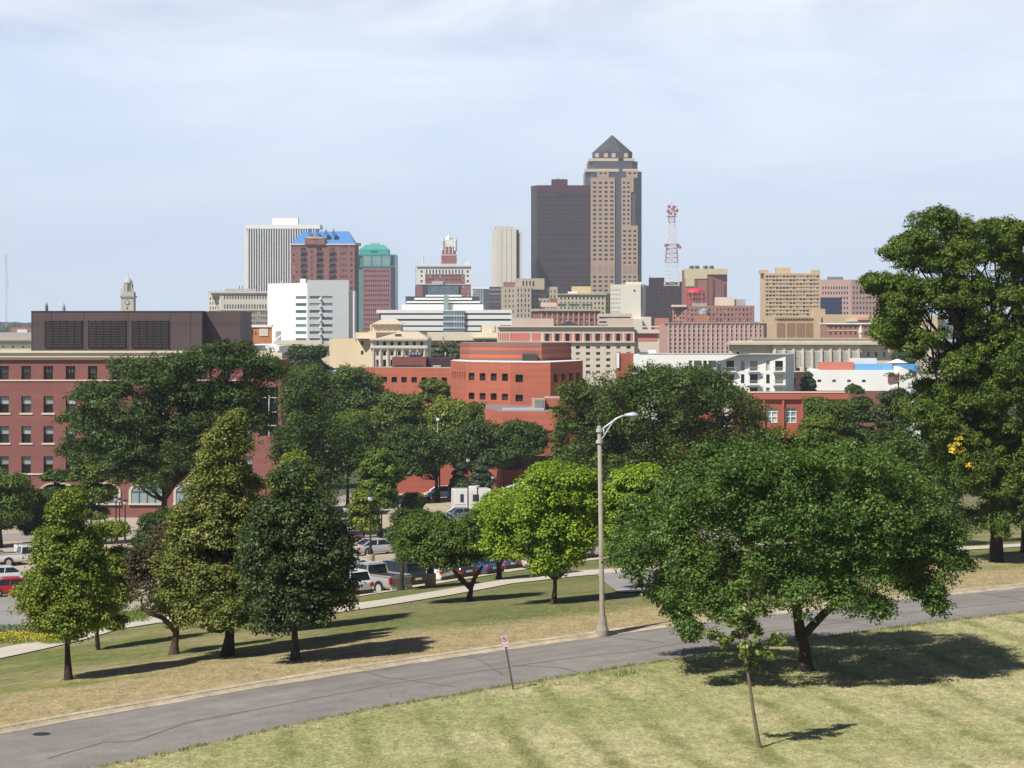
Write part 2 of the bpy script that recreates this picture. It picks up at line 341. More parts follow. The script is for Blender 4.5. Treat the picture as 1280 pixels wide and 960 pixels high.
tag(ck.build('road_crack', mat('tar', (.12, .108, .10), .8)), kind='structure')  # the tar-filled cracks as one mesh
# the far kerb with its sandy, broken edge, and the low near edge
def strip(name, pts_a, pts_b, m, parent=None):
    X = np.array([[p[0] for p in pts_a], [p[0] for p in pts_b]]); Yy = np.array([[p[1] for p in pts_a], [p[1] for p in pts_b]]); Zz = np.array([[p[2] for p in pts_a], [p[2] for p in pts_b]])
    return grid_mesh(name, X, Yy, Zz, m, parent)
conc = mat('kerb_concrete', (.44, .37, .27), .9, .3, 1.6)
sec = [(-.26, .004), (-.10, .035), (.0, .10), (.10, .15), (.27, .152), (.28, .10)]
cx = np.arange(-60, 60.1, .4)
Xk = np.array([cx for _ in sec]); Yk = np.array([yfar(cx)+a*1.4 for a, b in sec]); Zk = np.array([np.full(len(cx), RZ+b) for a, b in sec])
tag(grid_mesh('kerb', Xk, Yk, Zk, conc, smooth=False), kind='structure')
gut = mat('gutter_grit', (.30, .25, .19), .95, .3, 2.5)
tag(grid_mesh('gutter', np.array([cx, cx]), np.array([yfar(cx)-.45-.12*np.sin(cx*.7)-.1*np.sin(cx*2.3), yfar(cx)-.24]), np.array([np.full(len(cx), RZ+.017), np.full(len(cx), RZ+.012)]), gut), kind='structure')
Xk = np.array([cx for _ in range(3)]); Yk = np.array([ynear(cx)+a for a in (.22, .0, -.02)]); Zk = np.array([np.full(len(cx), RZ+b) for b in (.006, .09, .10)])
tag(grid_mesh('kerb', Xk, Yk, Zk, mat('near_kerb', (.25, .22, .12), .95, .3, 2.0), smooth=False), kind='structure')
# bare sandy strip behind the far kerb
e = np.array([.30+.45*math.sin(x*.55)+.35*math.sin(x*1.7+1)+.25*math.sin(x*4.1)+.15*math.sin(x*9.3) for x in cx]).clip(.03, 2)
tag(grid_mesh('bare_ground', np.array([cx, cx, cx]), np.array([yfar(cx)+.28, yfar(cx)+.28+e*.5, yfar(cx)+.28+e]), np.array([GZ(cx, yfar(cx)+.28)+.025, GZ(cx, yfar(cx)+.28+e*.5)+.02, GZ(cx, yfar(cx)+.28+e)+.012]), mat('sandy_soil', (.37, .29, .175), .95, .35, 2.2)), kind='structure')
# draped strips given by photo-pixel rows
def drape(name, near, far, m, lift=.03, ncol=80, nrow=10, sides=None, curb=0):
    """surface between two pixel polylines lying on the terrain"""
    def res(pl):
        P = [gp(*q) for q in pl]; ln = [0]
        for a, b in zip(P[:-1], P[1:]): ln.append(ln[-1]+(b-a).length)
        t = np.linspace(0, ln[-1], ncol); return np.interp(t, ln, [p.x for p in P]), np.interp(t, ln, [p.y for p in P])
    ax, ay = res(near); bx, by = res(far); t = np.linspace(0, 1, nrow)[:, None]
    X = ax*(1-t)+bx*t; Y = ay*(1-t)+by*t; Z = GZ(X, Y)+lift
    o = grid_mesh(name, X, Y, Z, m); tag(o, kind='structure'); return o
lot_m = mat('lot_concrete', (.40, .34, .25), .9, .12, .12)
asph = mat('lot_asphalt', (.27, .25, .235), .9, .12, .2)
drape('parking_lot', [(-260, 812), (0, 790), (80, 776), (180, 762), (300, 757), (430, 747), (560, 726), (700, 704), (800, 692), (1000, 680)],
      [(-200, 676), (60, 672), (240, 664), (400, 628), (520, 606), (650, 598), (800, 592), (980, 585)], lot_m, .03, 160, 40)
drape('driveway', [(-260, 806), (0, 786), (90, 772), (150, 760)], [(-260, 742), (0, 738), (90, 735), (160, 738)], asph, .045, 60, 20)
drape('street', [(-200, 676), (60, 675), (200, 668), (420, 630), (520, 606), (650, 598), (800, 592), (980, 585)], [(-200, 668), (60, 667), (200, 661), (420, 622), (520, 599), (650, 592), (800, 586), (980, 580)], asph, .045, 120, 6)
path_m = mat('path_concrete', (.50, .45, .37), .9, .08, .5)
drape('footpath', [(-120, 850), (0, 824), (60, 811), (110, 799), (150, 787), (200, 779), (260, 776), (340, 774), (400, 770), (480, 758), (560, 745), (640, 730), (720, 721), (775, 717), (850, 712), (1000, 704)],
      [(-120, 838), (0, 811), (60, 799), (110, 789), (150, 777), (200, 769), (260, 767), (340, 765), (400, 761), (480, 750), (560, 737), (640, 723), (720, 714), (775, 711), (850, 706), (1000, 698)], path_m, .05, 200, 5)
drape('kerb_walk', [(425, 750), (560, 728), (700, 706), (800, 694), (980, 680)], [(425, 742), (560, 720), (700, 699), (800, 688), (980, 675)], mat('kerb_walk', (.52, .45, .33), .9, .08, .5), .05, 120, 5)
drape('driveway', [(770, 740), (860, 738), (960, 730)], [(745, 718), (840, 712), (960, 706)], asph, .06, 40, 12)
drape('kerb', [(772, 742), (862, 740), (962, 732)], [(770, 739), (860, 737), (960, 729)], mat('white_kerb', (.62, .6, .55), .9), .08, 40, 3)
drape('footpath', [(1170, 690), (1280, 684), (1500, 668)], [(1170, 686), (1280, 680), (1500, 664)], path_m, .05, 20, 3)
# painted bay lines
pl = MB()
def bay(px0, py0, px1, py1, w=.12):
    a, b = gp(px0, py0), gp(px1, py1); d = (b-a); n = Vector((-d.y, d.x, 0)).normalized()*w/2; K = 8
    for k in range(K):
        p, q = a+d*k/K, a+d*(k+1)/K
        Q = [p-n, p+n, q+n, q-n]; pl.poly([(v.x, v.y, gz(v.x, v.y)+.075) for v in Q])
for k in range(6): bay(440+k*11, 668-k*1.2, 425+k*11, 662-k*1.2)
for k in range(10): bay(520+k*12, 640-k, 505+k*12, 634-k)
tag(pl.build('lot_markings', mat('bay_paint', (.6, .5, .2), .8)), kind='structure')
# far wooded ridge
def ridge(name, d, pts, m, seed):
    r = random.Random(seed); mb = MB(); px = -500; tops = []
    while px < 1900:
        y = np.interp(px, [p[0] for p in pts], [p[1] for p in pts]); tops.append((px, y+r.uniform(-.8, .8))); px += r.uniform(3, 7)
    for (a, ya), (b, yb) in zip(tops[:-1], tops[1:]):
        mb.poly([(xpx(a, d), d, -32), (xpx(b, d), d, -32), (xpx(b, d), d, zpx(yb, d)), (xpx(a, d), d, zpx(ya, d))])
        mb.poly([(xpx(a, d), d, zpx(ya, d)), (xpx(b, d), d, zpx(yb, d)), (xpx(b, d)*1.3, d*1.3, zpx(yb, d)), (xpx(a, d)*1.3, d*1.3, zpx(ya, d))])
    tag(mb.build(name, m, smooth=True), kind='structure')
ridge('hills', 3600, [(-500, 404), (0, 402), (40, 403), (120, 404), (600, 404), (1280, 402), (1900, 402)], mat('far_woods', (.05, .07, .035), .95, .5, .01), 1)
# ------------------------------------------------------------------ building kit
GZB = -28.6
def unitpane(m):
    me = bpy.data.meshes.new('window'); me.from_pydata([(-.5, 0, -.5), (.5, 0, -.5), (.5, 0, .5), (-.5, 0, .5)], [], [(0, 1, 2, 3)]); me.materials.append(m); me.update(); return me
PANES = {}
def pane(root, m, cen, wd, ht, ang, name='window'):
    if m.name not in PANES: PANES[m.name] = unitpane(m)
    o = bpy.data.objects.new(name, PANES[m.name]); link(o); o.parent = root; o.location = Vector(cen)-off(root); o.rotation_euler = (0, 0, ang); o.scale = (wd, 1, ht); return o
def frame_of(A, B):
    d = Vector((B[0]-A[0], B[1]-A[1], 0)); L = d.length; u = d/L; n = Vector((u.y, -u.x, 0)); return Vector((A[0], A[1], 0)), u, n, L
class G:
    """grid of windows on one facade: rows are (top, bottom) photo rows; columns spread from u0 to u1 (share of the facade)"""
    def __init__(s, f, ncol, u0, u1, rows, w=.5, m='glass', dep=.25, name='window', sill=None, cap=100, gap=None, cols=None):
        s.__dict__.update(f=f, ncol=ncol, u0=u0, u1=u1, rows=rows, w=w, m=m, dep=dep, name=name, sill=sill, cap=cap, gap=gap, cols=cols)
def rows(top, pitch, h, n): return [(top+k*pitch, top+k*pitch+h) for k in range(n)]
def tier(root, chain, yt, yb, wall, grids=(), depth=25, dref=None, name='wall', roof=None, coping=None, count={}):
    """walls over a chain of (px, distance) corners, left to right; openings are real holes with the panes set back in them"""
    P = [Vector((xpx(p, d), d, 0)) for p, d in chain]; dr = dref or min(d for _, d in chain)
    z1 = zpx(yt, dr); z0 = GZB if yb is None else zpx(yb, dr); mb = MB(); rest = {}
    for fi in range(len(P)-1):
        o, u, n, L = frame_of(P[fi], P[fi+1]); ops = []; ang = math.atan2(u.y, u.x)
        for g in grids:
            if g.f != fi: continue
            us = g.cols or [g.u0+(g.u1-g.u0)*(k+.5)/g.ncol for k in range(g.ncol)]; hw = g.w*(g.u1-g.u0)/g.ncol/2
            for ri, (a, b) in enumerate(g.rows):
                for uk in us:
                    if g.gap and g.gap(ri, uk): continue
                    ops.append(((uk-hw)*L, (uk+hw)*L, zpx(b, dr), zpx(a, dr), g))
        ue = sorted({0.0, L} | {round(v, 4) for q in ops for v in q[:2]}); ze = sorted({z0, z1} | {round(v, 4) for q in ops for v in q[2:4]})
        ue = [v for v in ue if -1e-6 <= v <= L+1e-6]; ze = [v for v in ze if z0-1e-6 <= v <= z1+1e-6]
        UM = np.array([(a+b)/2 for a, b in zip(ue[:-1], ue[1:])]); ZM = np.array([(a+b)/2 for a, b in zip(ze[:-1], ze[1:])])
        op = np.zeros((len(ZM), len(UM)), bool)
        for q in ops: op |= ((ZM > q[2]) & (ZM < q[3]))[:, None] & ((UM > q[0]) & (UM < q[1]))[None, :]
        W = lambda a, z, d=0: (o.x+u.x*a-n.x*d, o.y+u.y*a-n.y*d, z)
        for j in range(len(ZM)):                                  # merge closed cells along each row
            i = 0
            while i < len(UM):
                if op[j, i]: i += 1; continue
                k = i
                while k+1 < len(UM) and not op[j, k+1]: k += 1
                mb.poly([W(ue[i], ze[j]), W(ue[k+1], ze[j]), W(ue[k+1], ze[j+1]), W(ue[i], ze[j+1])]); i = k+1
        for a, b, c, e, g in ops:
            D = g.dep
            mb.poly([W(a, c), W(a, e), W(a, e, D), W(a, c, D)]); mb.poly([W(b, e), W(b, c), W(b, c, D), W(b, e, D)])
            mb.poly([W(a, e), W(b, e), W(b, e, D), W(a, e, D)]); mb.poly([W(b, c), W(a, c), W(a, c, D), W(b, c, D)])
            m = MATS[g.m]; cnt = count.setdefault(root.name, [0])
            if cnt[0] < g.cap:
                cnt[0] += 1; pn = pane(root, m, W((a+b)/2, (c+e)/2, D-.003), b-a, e-c, ang, g.name)
                if g.sill: g.sill(pn, o, u, n, a, b, c, e, D)
            else: rest.setdefault(g.m, []).append([W(a, c, D-.003), W(b, c, D-.003), W(b, e, D-.003), W(a, e, D-.003)])
    if len(P) == 2:
        o, u, n, L = frame_of(P[0], P[1]); back = [P[1]-n*depth, P[0]-n*depth]
    elif len(P) == 3 and (P[1]-P[0]).angle(P[2]-P[1]) > R(28): back = [P[0]+P[2]-P[1]]
    else: back = [Vector((P[-1].x, P[-1].y+depth, 0)), Vector((P[0].x, max(P[0].y, P[-1].y)+depth, 0))]
    Q = P+back
    for i in range(len(P)-1, len(Q)):
        a, b = Q[i], Q[(i+1) % len(Q)]; mb.poly([(a.x, a.y, z0), (b.x, b.y, z0), (b.x, b.y, z1), (a.x, a.y, z1)])
    if roof is None: mb.poly([(p.x, p.y, z1) for p in Q])
    wl = mb.build(name, wall, root)
    if roof is not None: MB().poly([(p.x, p.y, z1-.02) for p in Q]).build('roof', roof, root)
    for k, qs in rest.items():
        r = MB()
        for q in qs: r.poly(q)
        ro = r.build('windows', MATS[k], root); ro['kind'] = 'stuff'
    if coping:
        m, hpx, outp = coping; c = MB(); hz = abs(zpx(0, dr)-zpx(hpx, dr))
        for fi in range(len(P)-1):
            o, u, n, L = frame_of(P[fi], P[fi+1]); c.obox(o, u, n, -outp*.98, L+outp*.98, z1-hz, z1+.06, -.8, outp)
        c.build('coping', m, root)
    return wl, P, dr
def fbox(root, name, m, px0, px1, yt, yb, d, dep=6, mb=None):
    """axis-aligned block with its front at distance d"""
    t = mb or MB(); t.box(xpx(px0, d), xpx(px1, d), d, d+dep, zpx(yb, d) if yb is not None else GZB, zpx(yt, d))
    return t if mb else t.build(name, m, root)
def B(name, label, d, px, cat='building', group=None):
    return thing(name, label, cat, (xpx(px, d), d, GZB), group)
glassmat('glass', (.018, .022, .03), (.16, .19, .22), .35); glassmat('glass_dark', (.012, .014, .02), (.05, .055, .07), .2)
glassmat('glass_brown', (.024, .014, .013), (.06, .04, .036), .3, .3); MATS['glass_brown'].node_tree.nodes['Principled BSDF'].inputs['Specular IOR Level'].default_value = .12
glassmat('glass_mix', (.02, .02, .025), (.55, .52, .45), .38, .3); glassmat('glass_teal', (.04, .10, .10), (.17, .27, .26), .5, .2)
glassmat('glass_grey', (.07, .08, .09), (.30, .33, .36), .5, .2); glassmat('glass_sun', (.22, .34, .33), (.50, .60, .58), .5, .25)
white = mat('white_panel', (.80, .79, .76), .6, .04); cream = mat('cream_stone', (.66, .58, .45), .85, .07, .12, stain=.08)
tan = mat('tan_brick', (.55, .40, .245), .9, .08, .15); pinkst = mat('pink_stone', (.52, .34, .29), .85, .06, .15); grey = mat('grey_roof', (.38, .37, .35), .9, .15, .2)
dark = mat('dark_metal', (.045, .042, .045), .5, .15); limestone = mat('limestone', (.55, .49, .38), .9, .10, .15, stain=.12)
redbrick = mat('red_brick', (.28, .10, .08), .9, .10, .3, joint=.4); rust = mat('rust_brick', (.42, .13, .08), .9, .10, 1.0, stretch=(.12, .12, 1.1), joint=.5, stain=.10)

# ---- the long brick office with the brown plant room (left)
b = B('brick_office', 'long red brick office block with pale cornice, arched ground windows and brown rooftop plant room', 258, 200)
DB = 258
wallb = mat('office_brick', (.245, .100, .090), .9, .10, 1.1, stretch=(.12, .12, 1.3), stain=.08)
sillm = mat('sill_stone', (.62, .56, .44), .85, .08)
mt = mat('muntin', (.30, .33, .32), .6); blind = glassmat('blind', (.22, .29, .29), (.42, .50, .50), .6, .4); fr = mat('window_frame', (.10, .05, .045), .7)
def office_win(kind):
    def f(pn, o, u, n, a, b_, c, e, D):
        H = e-c; wd = b_-a
        MB().obox(o, u, n, a, a+.09, c, e, -D, -D+.08).obox(o, u, n, b_-.09, b_, c, e, -D, -D+.08).obox(o, u, n, a+.09, b_-.09, e-.1, e, -D, -D+.08).obox(o, u, n, a+.09, b_-.09, c+H*.5, c+H*.5+.07, -D, -D+.09).build('window_frame', fr, pn_root(pn))
        if kind != 'top':
            MB().poly([tuple(o+u*(a+.09)-n*(D-.03)+Vector((0, 0, c+H*.5+.07))), tuple(o+u*(b_-.09)-n*(D-.03)+Vector((0, 0, c+H*.5+.07))), tuple(o+u*(b_-.09)-n*(D-.03)+Vector((0, 0, e-.1))), tuple(o+u*(a+.09)-n*(D-.03)+Vector((0, 0, e-.1)))]).build('blind', blind, pn_root(pn))
            MB().obox(o, u, n, a-.22, b_+.22, c-.22, c-.003, -.12, .09).build('sill', sillm, pn_root(pn))
        g = MB()
        for t in (.35, .65): g.obox(o, u, n, a+wd*t-.02, a+wd*t+.02, c+H*.5+.07, e-.1, -D+.035, -D+.06)
        g.obox(o, u, n, a+.09, b_-.09, c+H*.74, c+H*.74+.035, -D+.035, -D+.06)
        g.build('muntin', mt, pn_root(pn))
    return f
def pn_root(pn): return pn.parent
x0p, x1p = -108.5, 340.0; pit = 27.7; ncol = 16
u0 = (-105.8-x0p)/(x1p-x0p); u1 = (-105.8+pit*ncol-x0p)/(x1p-x0p)
def at_(k): return (5.0-pit*4+k*pit-x0p)/(x1p-x0p)
cols = [at_(k) for k in range(ncol)]
wl, P_, dr = tier(b, [(x0p, DB), (x1p, DB)], 449.5, None, wallb, [
    G(0, ncol, 0, pit*ncol/(x1p-x0p), [(457.5, 474.3)], .43, 'glass_dark', .35, sill=office_win('top'), cols=cols),
    G(0, ncol, 0, pit*ncol/(x1p-x0p), [(495.3, 516), (532.8, 553.6), (570.5, 591.5)], .43, 'glass_dark', .35, sill=office_win('mid'), cols=cols)], 17, roof=grey)
mb = MB(); o, u, n, L_ = frame_of((xpx(x0p, DB), DB), (xpx(x1p, DB), DB))
for a, c, pr in ((446.5, 449.8, .30), (441, 446.5, .50), (438.6, 441, .75)): mb.obox(o, u, n, -pr, L_+pr, zpx(c, DB)+.003, zpx(a, DB), -1.0, pr)
mb.build('cornice', cream, b)
mb = MB().obox(o, u, n, -.1, L_+.1, zpx(476.3, DB), zpx(474.6, DB), -.1, .10).obox(o, u, n, -.1, L_+.1, zpx(593.5, DB), zpx(591.8, DB), -.1, .12)
mb.build('belt_course', sillm, b)
MB().obox(o, u, n, -.2, L_+.2, GZB, zpx(647, DB), -.1, .25).build('plinth', mat('plinth_stone', (.5, .44, .34), .9), b)
def arch_part(cxp, hwp, yt, ys, yb, nm):                        # arched ground-floor opening standing in a stone surround
    cx_ = xpx(cxp, DB); hw = hwp/F*DB; zt, zs, zb = zpx(yt, DB), zpx(ys, DB), zpx(yb, DB)
    def arc(k, hw_, dz): return [(cx_+hw_*math.cos(math.pi-math.pi*t/k), zs+(zt-zs+dz)*math.sin(math.pi*t/k)) for t in range(k+1)]
    A, Bo = arc(14, hw, 0), arc(14, hw+.28, .28); s = MB(); y0 = DB-.14
    for i in range(14):
        s.poly([(A[i][0], y0, A[i][1]), (A[i+1][0], y0, A[i+1][1]), (Bo[i+1][0], y0, Bo[i+1][1]), (Bo[i][0], y0, Bo[i][1])])
        s.poly([(Bo[i][0], y0, Bo[i][1]), (Bo[i+1][0], y0, Bo[i+1][1]), (Bo[i+1][0], DB, Bo[i+1][1]), (Bo[i][0], DB, Bo[i][1])])
    for sx in (-1, 1): xa, xb = sorted((cx_+sx*hw, cx_+sx*(hw+.28))); s.box(xa, xb, y0, DB-.002, zb, zs)
    s.box(cx_-hw-.35, cx_+hw+.35, y0-.1, DB-.002, zb-.2, zb); so_ = s.build('arched_window', sillm, b)
    gl = MB(); gl.poly([(cx_-hw, DB-.05, zb)]+[(cx_+hw, DB-.05, zb)]+[(x, DB-.05, z) for x, z in reversed(A)][0:]); gl.build('pane', glassmat('arch_glass', (.12, .19, .19), (.3, .38, .38), .5, .15) if 'arch_glass' not in MATS else MATS['arch_glass'], so_)
    m_ = MB()
    for t in (-.5, 0, .5): m_.box(cx_+t*hw-.05, cx_+t*hw+.05, DB-.12, DB-.06, zb, zs+(zt-zs)*.8)
    m_.box(cx_-hw, cx_+hw, DB-.13, DB-.06, zs-.1, zs+.02); m_.build('muntin', mat('arch_muntin', (.09, .14, .14), .5), so_)
for cxp in (-40, 16, 72, 128, 184, 240, 296): arch_part(cxp, 20, 605.5, 614, 629, 'a')
# plant room: louvred front, lower return set back on the right
pm = mat('brown_panel', (.092, .068, .066), .55, .06, .3, joint=3.0); lv = mat('louvre_dark', (.035, .027, .027), .6, .2)

d1, d2 = 262, 264.2
def px2(px, dfrom, dto): return px
wl, _, _ = tier(b, [(39, d1), (252.5, d1)], 389.3, 439.5, pm, [], 11, name='plant_room')
fbox(b, 'plant_room', pm, 252.3, 300.5, 389.3, 440, d2, 11)
for a, c in ((56.3, 102), (110.6, 156.8), (165, 210.3)):
    s = MB(); x0, x1 = xpx(a, d1), xpx(c, d1); zt, zb = zpx(399.8, d1), zpx(434.2, d1)
    s.box(x0, x1, d1-.02, d1-.012, zb, zt); k = 17
    for i in range(k):
        z = zb+(zt-zb)*(i+.5)/k; s.poly([(x0, d1-.03, z+.09), (x1, d1-.03, z+.09), (x1, d1-.16, z-.07), (x0, d1-.16, z-.07)]); s.poly([(x1, d1-.03, z+.09), (x0, d1-.03, z+.09), (x0, d1-.16, z-.075), (x1, d1-.16, z-.075)])
    for t in (0, .2, .4, .6, .8, 1): s.box(x0+(x1-x0)*t-.025, x0+(x1-x0)*t+.025, d1-.17, d1-.03, zb, zt)
    s.build('louvre', lv, b)
s = MB()
for px in (40, 64, 105, 160, 213, 238): s.box(xpx(px, d1)-.02, xpx(px, d1)+.02, d1-.03, d1-.003, zpx(439, d1), zpx(389.5, d1))
s.build('panel_joint', mat('joint_line', (.05, .04, .04), .6), b)
fbox(b, 'coping', mat('dark_coping', (.06, .05, .05), .5), 38.6, 252.9, 388.6, 389.4, d1-.08, 4)
# bay end of the office with its tall window, right of the crown of the big tree
tier(b, [(316, DB-3.2), (352, DB-3.2)], 449.5, None, wallb, [G(0, 1, .22, .86, [(484, 545)], 1.0, 'glass_dark', .3, cols=[.56])], 9, roof=grey)
s = MB(); dx = DB-3.2
s.box(xpx(336, dx)-.06, xpx(336, dx)+.06, dx+.12, dx+.2, zpx(545, dx), zpx(484, dx))
for y in (497, 515, 532): s.box(xpx(326, dx), xpx(346, dx), dx+.1, dx+.18, zpx(y, dx)-.05, zpx(y, dx)+.05)
s.build('muntin', mat('pale_frame', (.5, .5, .5), .5), b)
s = MB(); s.box(xpx(314.5, dx), xpx(353, dx), dx-.5, dx+.6, zpx(449.2, dx), zpx(441, dx)); s.build('cornice', cream, b)
fbox(b, 'roof', white, 240, 349, 432.5, 441.5, 268, 10)

# ---- pale classical block at the left edge, far red shed
b = B('civic_building', 'pale classical building with dentil cornice at the edge left of the brown plant room', 430, 10)
d = 430
tier(b, [(-90, d), (60, d)], 425, None, mat('pale_stone', (.66, .60, .48), .85, .06, .1, stain=.08), [G(0, 12, 0, 1, [(432.8, 434.6)], .22, 'glass_dark', .3)], 30)
fbox(b, 'frieze', mat('shade_stone', (.40, .37, .32), .85, .15, .8), -90, 60, 423.2, 425.0, d-.6, 5); fbox(b, 'attic', mat('grey_stone', (.38, .36, .33), .9, .12, .2), -84, 54, 416, 423.2, d+3, 22)  # frieze strip: the cornice's shade put into a darker stone colour
s = MB()
for k in range(50): fbox(None, '', None, -88+k*3.0, -86.8+k*3.0, 424.6, 426.4, d-1.0, .5, s)
s.build('dentils', cream, b)
b = B('warehouse', 'distant dull red warehouse with a white panel below the wooded horizon', 2400, 30)
fbox(b, 'wall', mat('dull_red', (.36, .11, .085), .9), 13, 60, 409.5, None, 2400, 60); fbox(b, 'loading_door', white, 21.5, 34, 412, 417, 2399, .8)

# ---- clock tower
d = 1500; b = B('clock_tower', 'slender pale stone clock tower rising behind the brown plant room', d, 159, 'tower')
st = mat('tower_stone', (.50, .45, .37), .85, .08, .2)
fbox(b, 'shaft', st, 151.2, 167, 372, None, d, 8.5)
fbox(b, 'cornice', mat('tower_shade', (.33, .29, .24), .85), 150, 168, 369.6, 372, d-.6, 9.8); fbox(b, 'parapet', st, 151.5, 167, 365, 369.6, d, 8.3)  # cornice: tower stone darkened, its shade put into the colour
for k, px in enumerate((151, 165.4)):
    fbox(b, 'pinnacle', st, px, px+1.6, 360.5, 369.6, d+.2, .9)
x = xpx(159.1, d); s = MB(); s.lathe((x, d+4, zpx(365, d)), [(2.9, 0), (2.9, 1.2), (2.5, 1.2), (2.5, 6.2), (3.0, 6.4), (3.0, 7), (2.4, 7.2)], 12); s.build('lantern', mat('lantern_stone', (.36, .33, .29), .85), b)
s = MB()
for k in range(6): a = k*math.pi/3+.4; s.tube([(x+3.1*math.cos(a), d+4+3.1*math.sin(a), zpx(365, d)), (x+3.1*math.cos(a), d+4+3.1*math.sin(a), zpx(354.5, d))], .42, 6)
s.build('column', st, b)
s = MB(); s.lathe((x, d+4, zpx(353.8, d)), [(3.1, 0), (2.9, .8), (2.5, 2), (1.7, 3.0), (.8, 3.6), (.6, 4.2), (.25, 4.6), (.2, 5.8), (.01, 6.2)], 14); s.build('dome', mat('dome_stone', (.46, .44, .42), .7), b, smooth=True)
s = MB(); zc = zpx(378, d); s.tube([(xpx(158.9, d), d-.05, zc), (xpx(158.9, d), d-.35, zc)], 1.75, 20); cf = s.build('clock_face', mat('clock_ring', (.22, .2, .17), .7), b)
MB().tube([(xpx(158.9, d), d-.3, zc), (xpx(158.9, d), d-.42, zc)], 1.15, 20).build('dial', mat('dial', (.55, .52, .46), .6), cf)
fbox(b, 'window', MATS['glass_dark'], 158.2, 159.8, 384, 386.5, d-.1, .2)

# ---- two far stacks and the guyed mast
for px, yt, lab in ((58.3, 378, 'dark finned roof stack, left one of two, beyond the brown plant room'), (79.8, 379, 'grey roof stack, right one of two, beyond the brown plant room')):
    d = 900; s = thing('roof_stack', lab, 'stack', (xpx(px, d), d, GZB), 'stacks beyond the plant room')
    sm = mat('stack'+str(int(px)), (.12, .12, .14) if px < 60 else (.25, .27, .30), .6)
    MB().lathe((xpx(px, d), d, GZB), [(.5, 0), (.5, zpx(yt+3.5, d)-GZB), (.25, zpx(yt+2, d)-GZB), (.2, zpx(yt, d)-GZB), (0, zpx(yt, d)-GZB)], 10).build('flue', sm, s)
    q = MB()
    for t in (-1.6, 1.7): q.tube([(xpx(px+t, d), d, zpx(392, d)), (xpx(px+t, d), d, zpx(yt+5, d))], .12, 5)
    q.build('ladder', sm, s)
d = 3500; s = thing('radio_mast', 'very faint tall guyed radio mast on the horizon at the far left', 'mast', (xpx(8, d), d, GZB)); q = MB(); lat = mat('mast_steel', (.55, .58, .62), .6)
zt = zpx(318, d); x = xpx(8, d)
for a in (-1, 1): q.tube([(x+a*.9, d, GZB), (x+a*.9, d, zt)], .25, 4)
for k in range(60): z = GZB+(zt-GZB)*k/60; q.tube([(x-.9, d, z), (x+.9, d, z+(zt-GZB)/60)], .15, 4)
q.build('lattice', lat, s); q = MB(); q.tube([(x-1.6, d, zpx(330, d)), (x-1.6, d, zpx(319, d))], .7, 5); q.tube([(x+2.4, d, zpx(360, d)), (x+2.4, d, zpx(346, d))], .5, 5); q.build('antenna', lat, s)
q = MB()
for a in (-1, 1):
    for y in (330, 362): q.tube([(x, d, zpx(y, d)), (x+a*150, d+10, GZB)], .10, 3)
q.build('guy_wire', lat, s)

# ---- left downtown group
d = 1300; b = B('old_office', 'grey-beige older office block with a pale bracketed top behind the brown plant room', d, 300)
ob = mat('old_office_brick', (.33, .27, .20), .9, .1, .12); pale = mat('old_office_stone', (.56, .52, .44), .85, .07, .1)
tier(b, [(261, d+16), (275.5, d), (341, d)], 388, None, ob, [G(1, 21, .03, .99, rows(389, 6.6, 3.8, 6), .5, 'glass_mix', .4), G(0, 4, .05, .95, rows(371, 6.0, 3.8, 6), .55, 'glass_mix', .4)], name='wall')
tier(b, [(260.5, d+15.6), (275.2, d-.3), (341.3, d-.3)], 366, 388.1, pale, [G(1, 18, .06, .99, [(369, 374), (380.5, 386)], .5, 'glass', .4), G(0, 4, .05, .95, rows(371, 6.0, 3.8, 3), .5, 'glass', .4)], name='wall')
s = MB(); fbox(None, '', None, 259.5, 341.6, 364, 366.4, d-1.4, 18, s); s.build('cornice', pale, b); fbox(b, 'penthouse', grey, 281, 320, 361, 364.2, d+8, 8)
s = MB()
for px in (297, 301, 318): s.tube([(xpx(px, d), d+9, zpx(361, d)), (xpx(px, d), d+9, zpx(357, d))], .25, 5)
s.build('vent_pipe', dark, b)

d = 1900; b = B('striped_tower', 'tall tower with white vertical fins and flat white top', d, 353, 'tower')
sg = mat('striped_glass', (.06, .06, .075), .35, .25, .08, stretch=(.2, .2, 1.0))
tier(b, [(306.6, d+22), (310.2, d), (400, d)], 281.5, None, sg, [], name='curtain_wall')
s = MB(); o, u, n, L_ = frame_of((xpx(310.2, d), d), (xpx(400, d), d)); k = 29
for i in range(k+1): a = L_*i/k; s.obox(o, u, n, a-.42, a+.42, GZB, zpx(284, d), -.1, .8)
o, u, n, l2 = frame_of((xpx(306.6, d+22), d+22), (xpx(310.2, d), d))
for i in range(12): a = l2*i/12; s.obox(o, u, n, a-.5, a+.5, GZB, zpx(284, d), -.1, .8)
s.build('fin', white, b); s = MB(); s.box(xpx(306.4, d), xpx(400.3, d), d-1, d+24, zpx(286, d), zpx(280.8, d)); s.build('parapet', white, b)
fbox(b, 'penthouse', white, 340.5, 372.5, 272.5, 280.9, d+6, 10)
s = MB()
for px, y in ((354.3, 272), (372, 270.5)): s.tube([(xpx(px, d), d+8, zpx(281, d)), (xpx(px, d), d+8, zpx(y, d))], .35, 5)
s.build('aerial', grey, b)

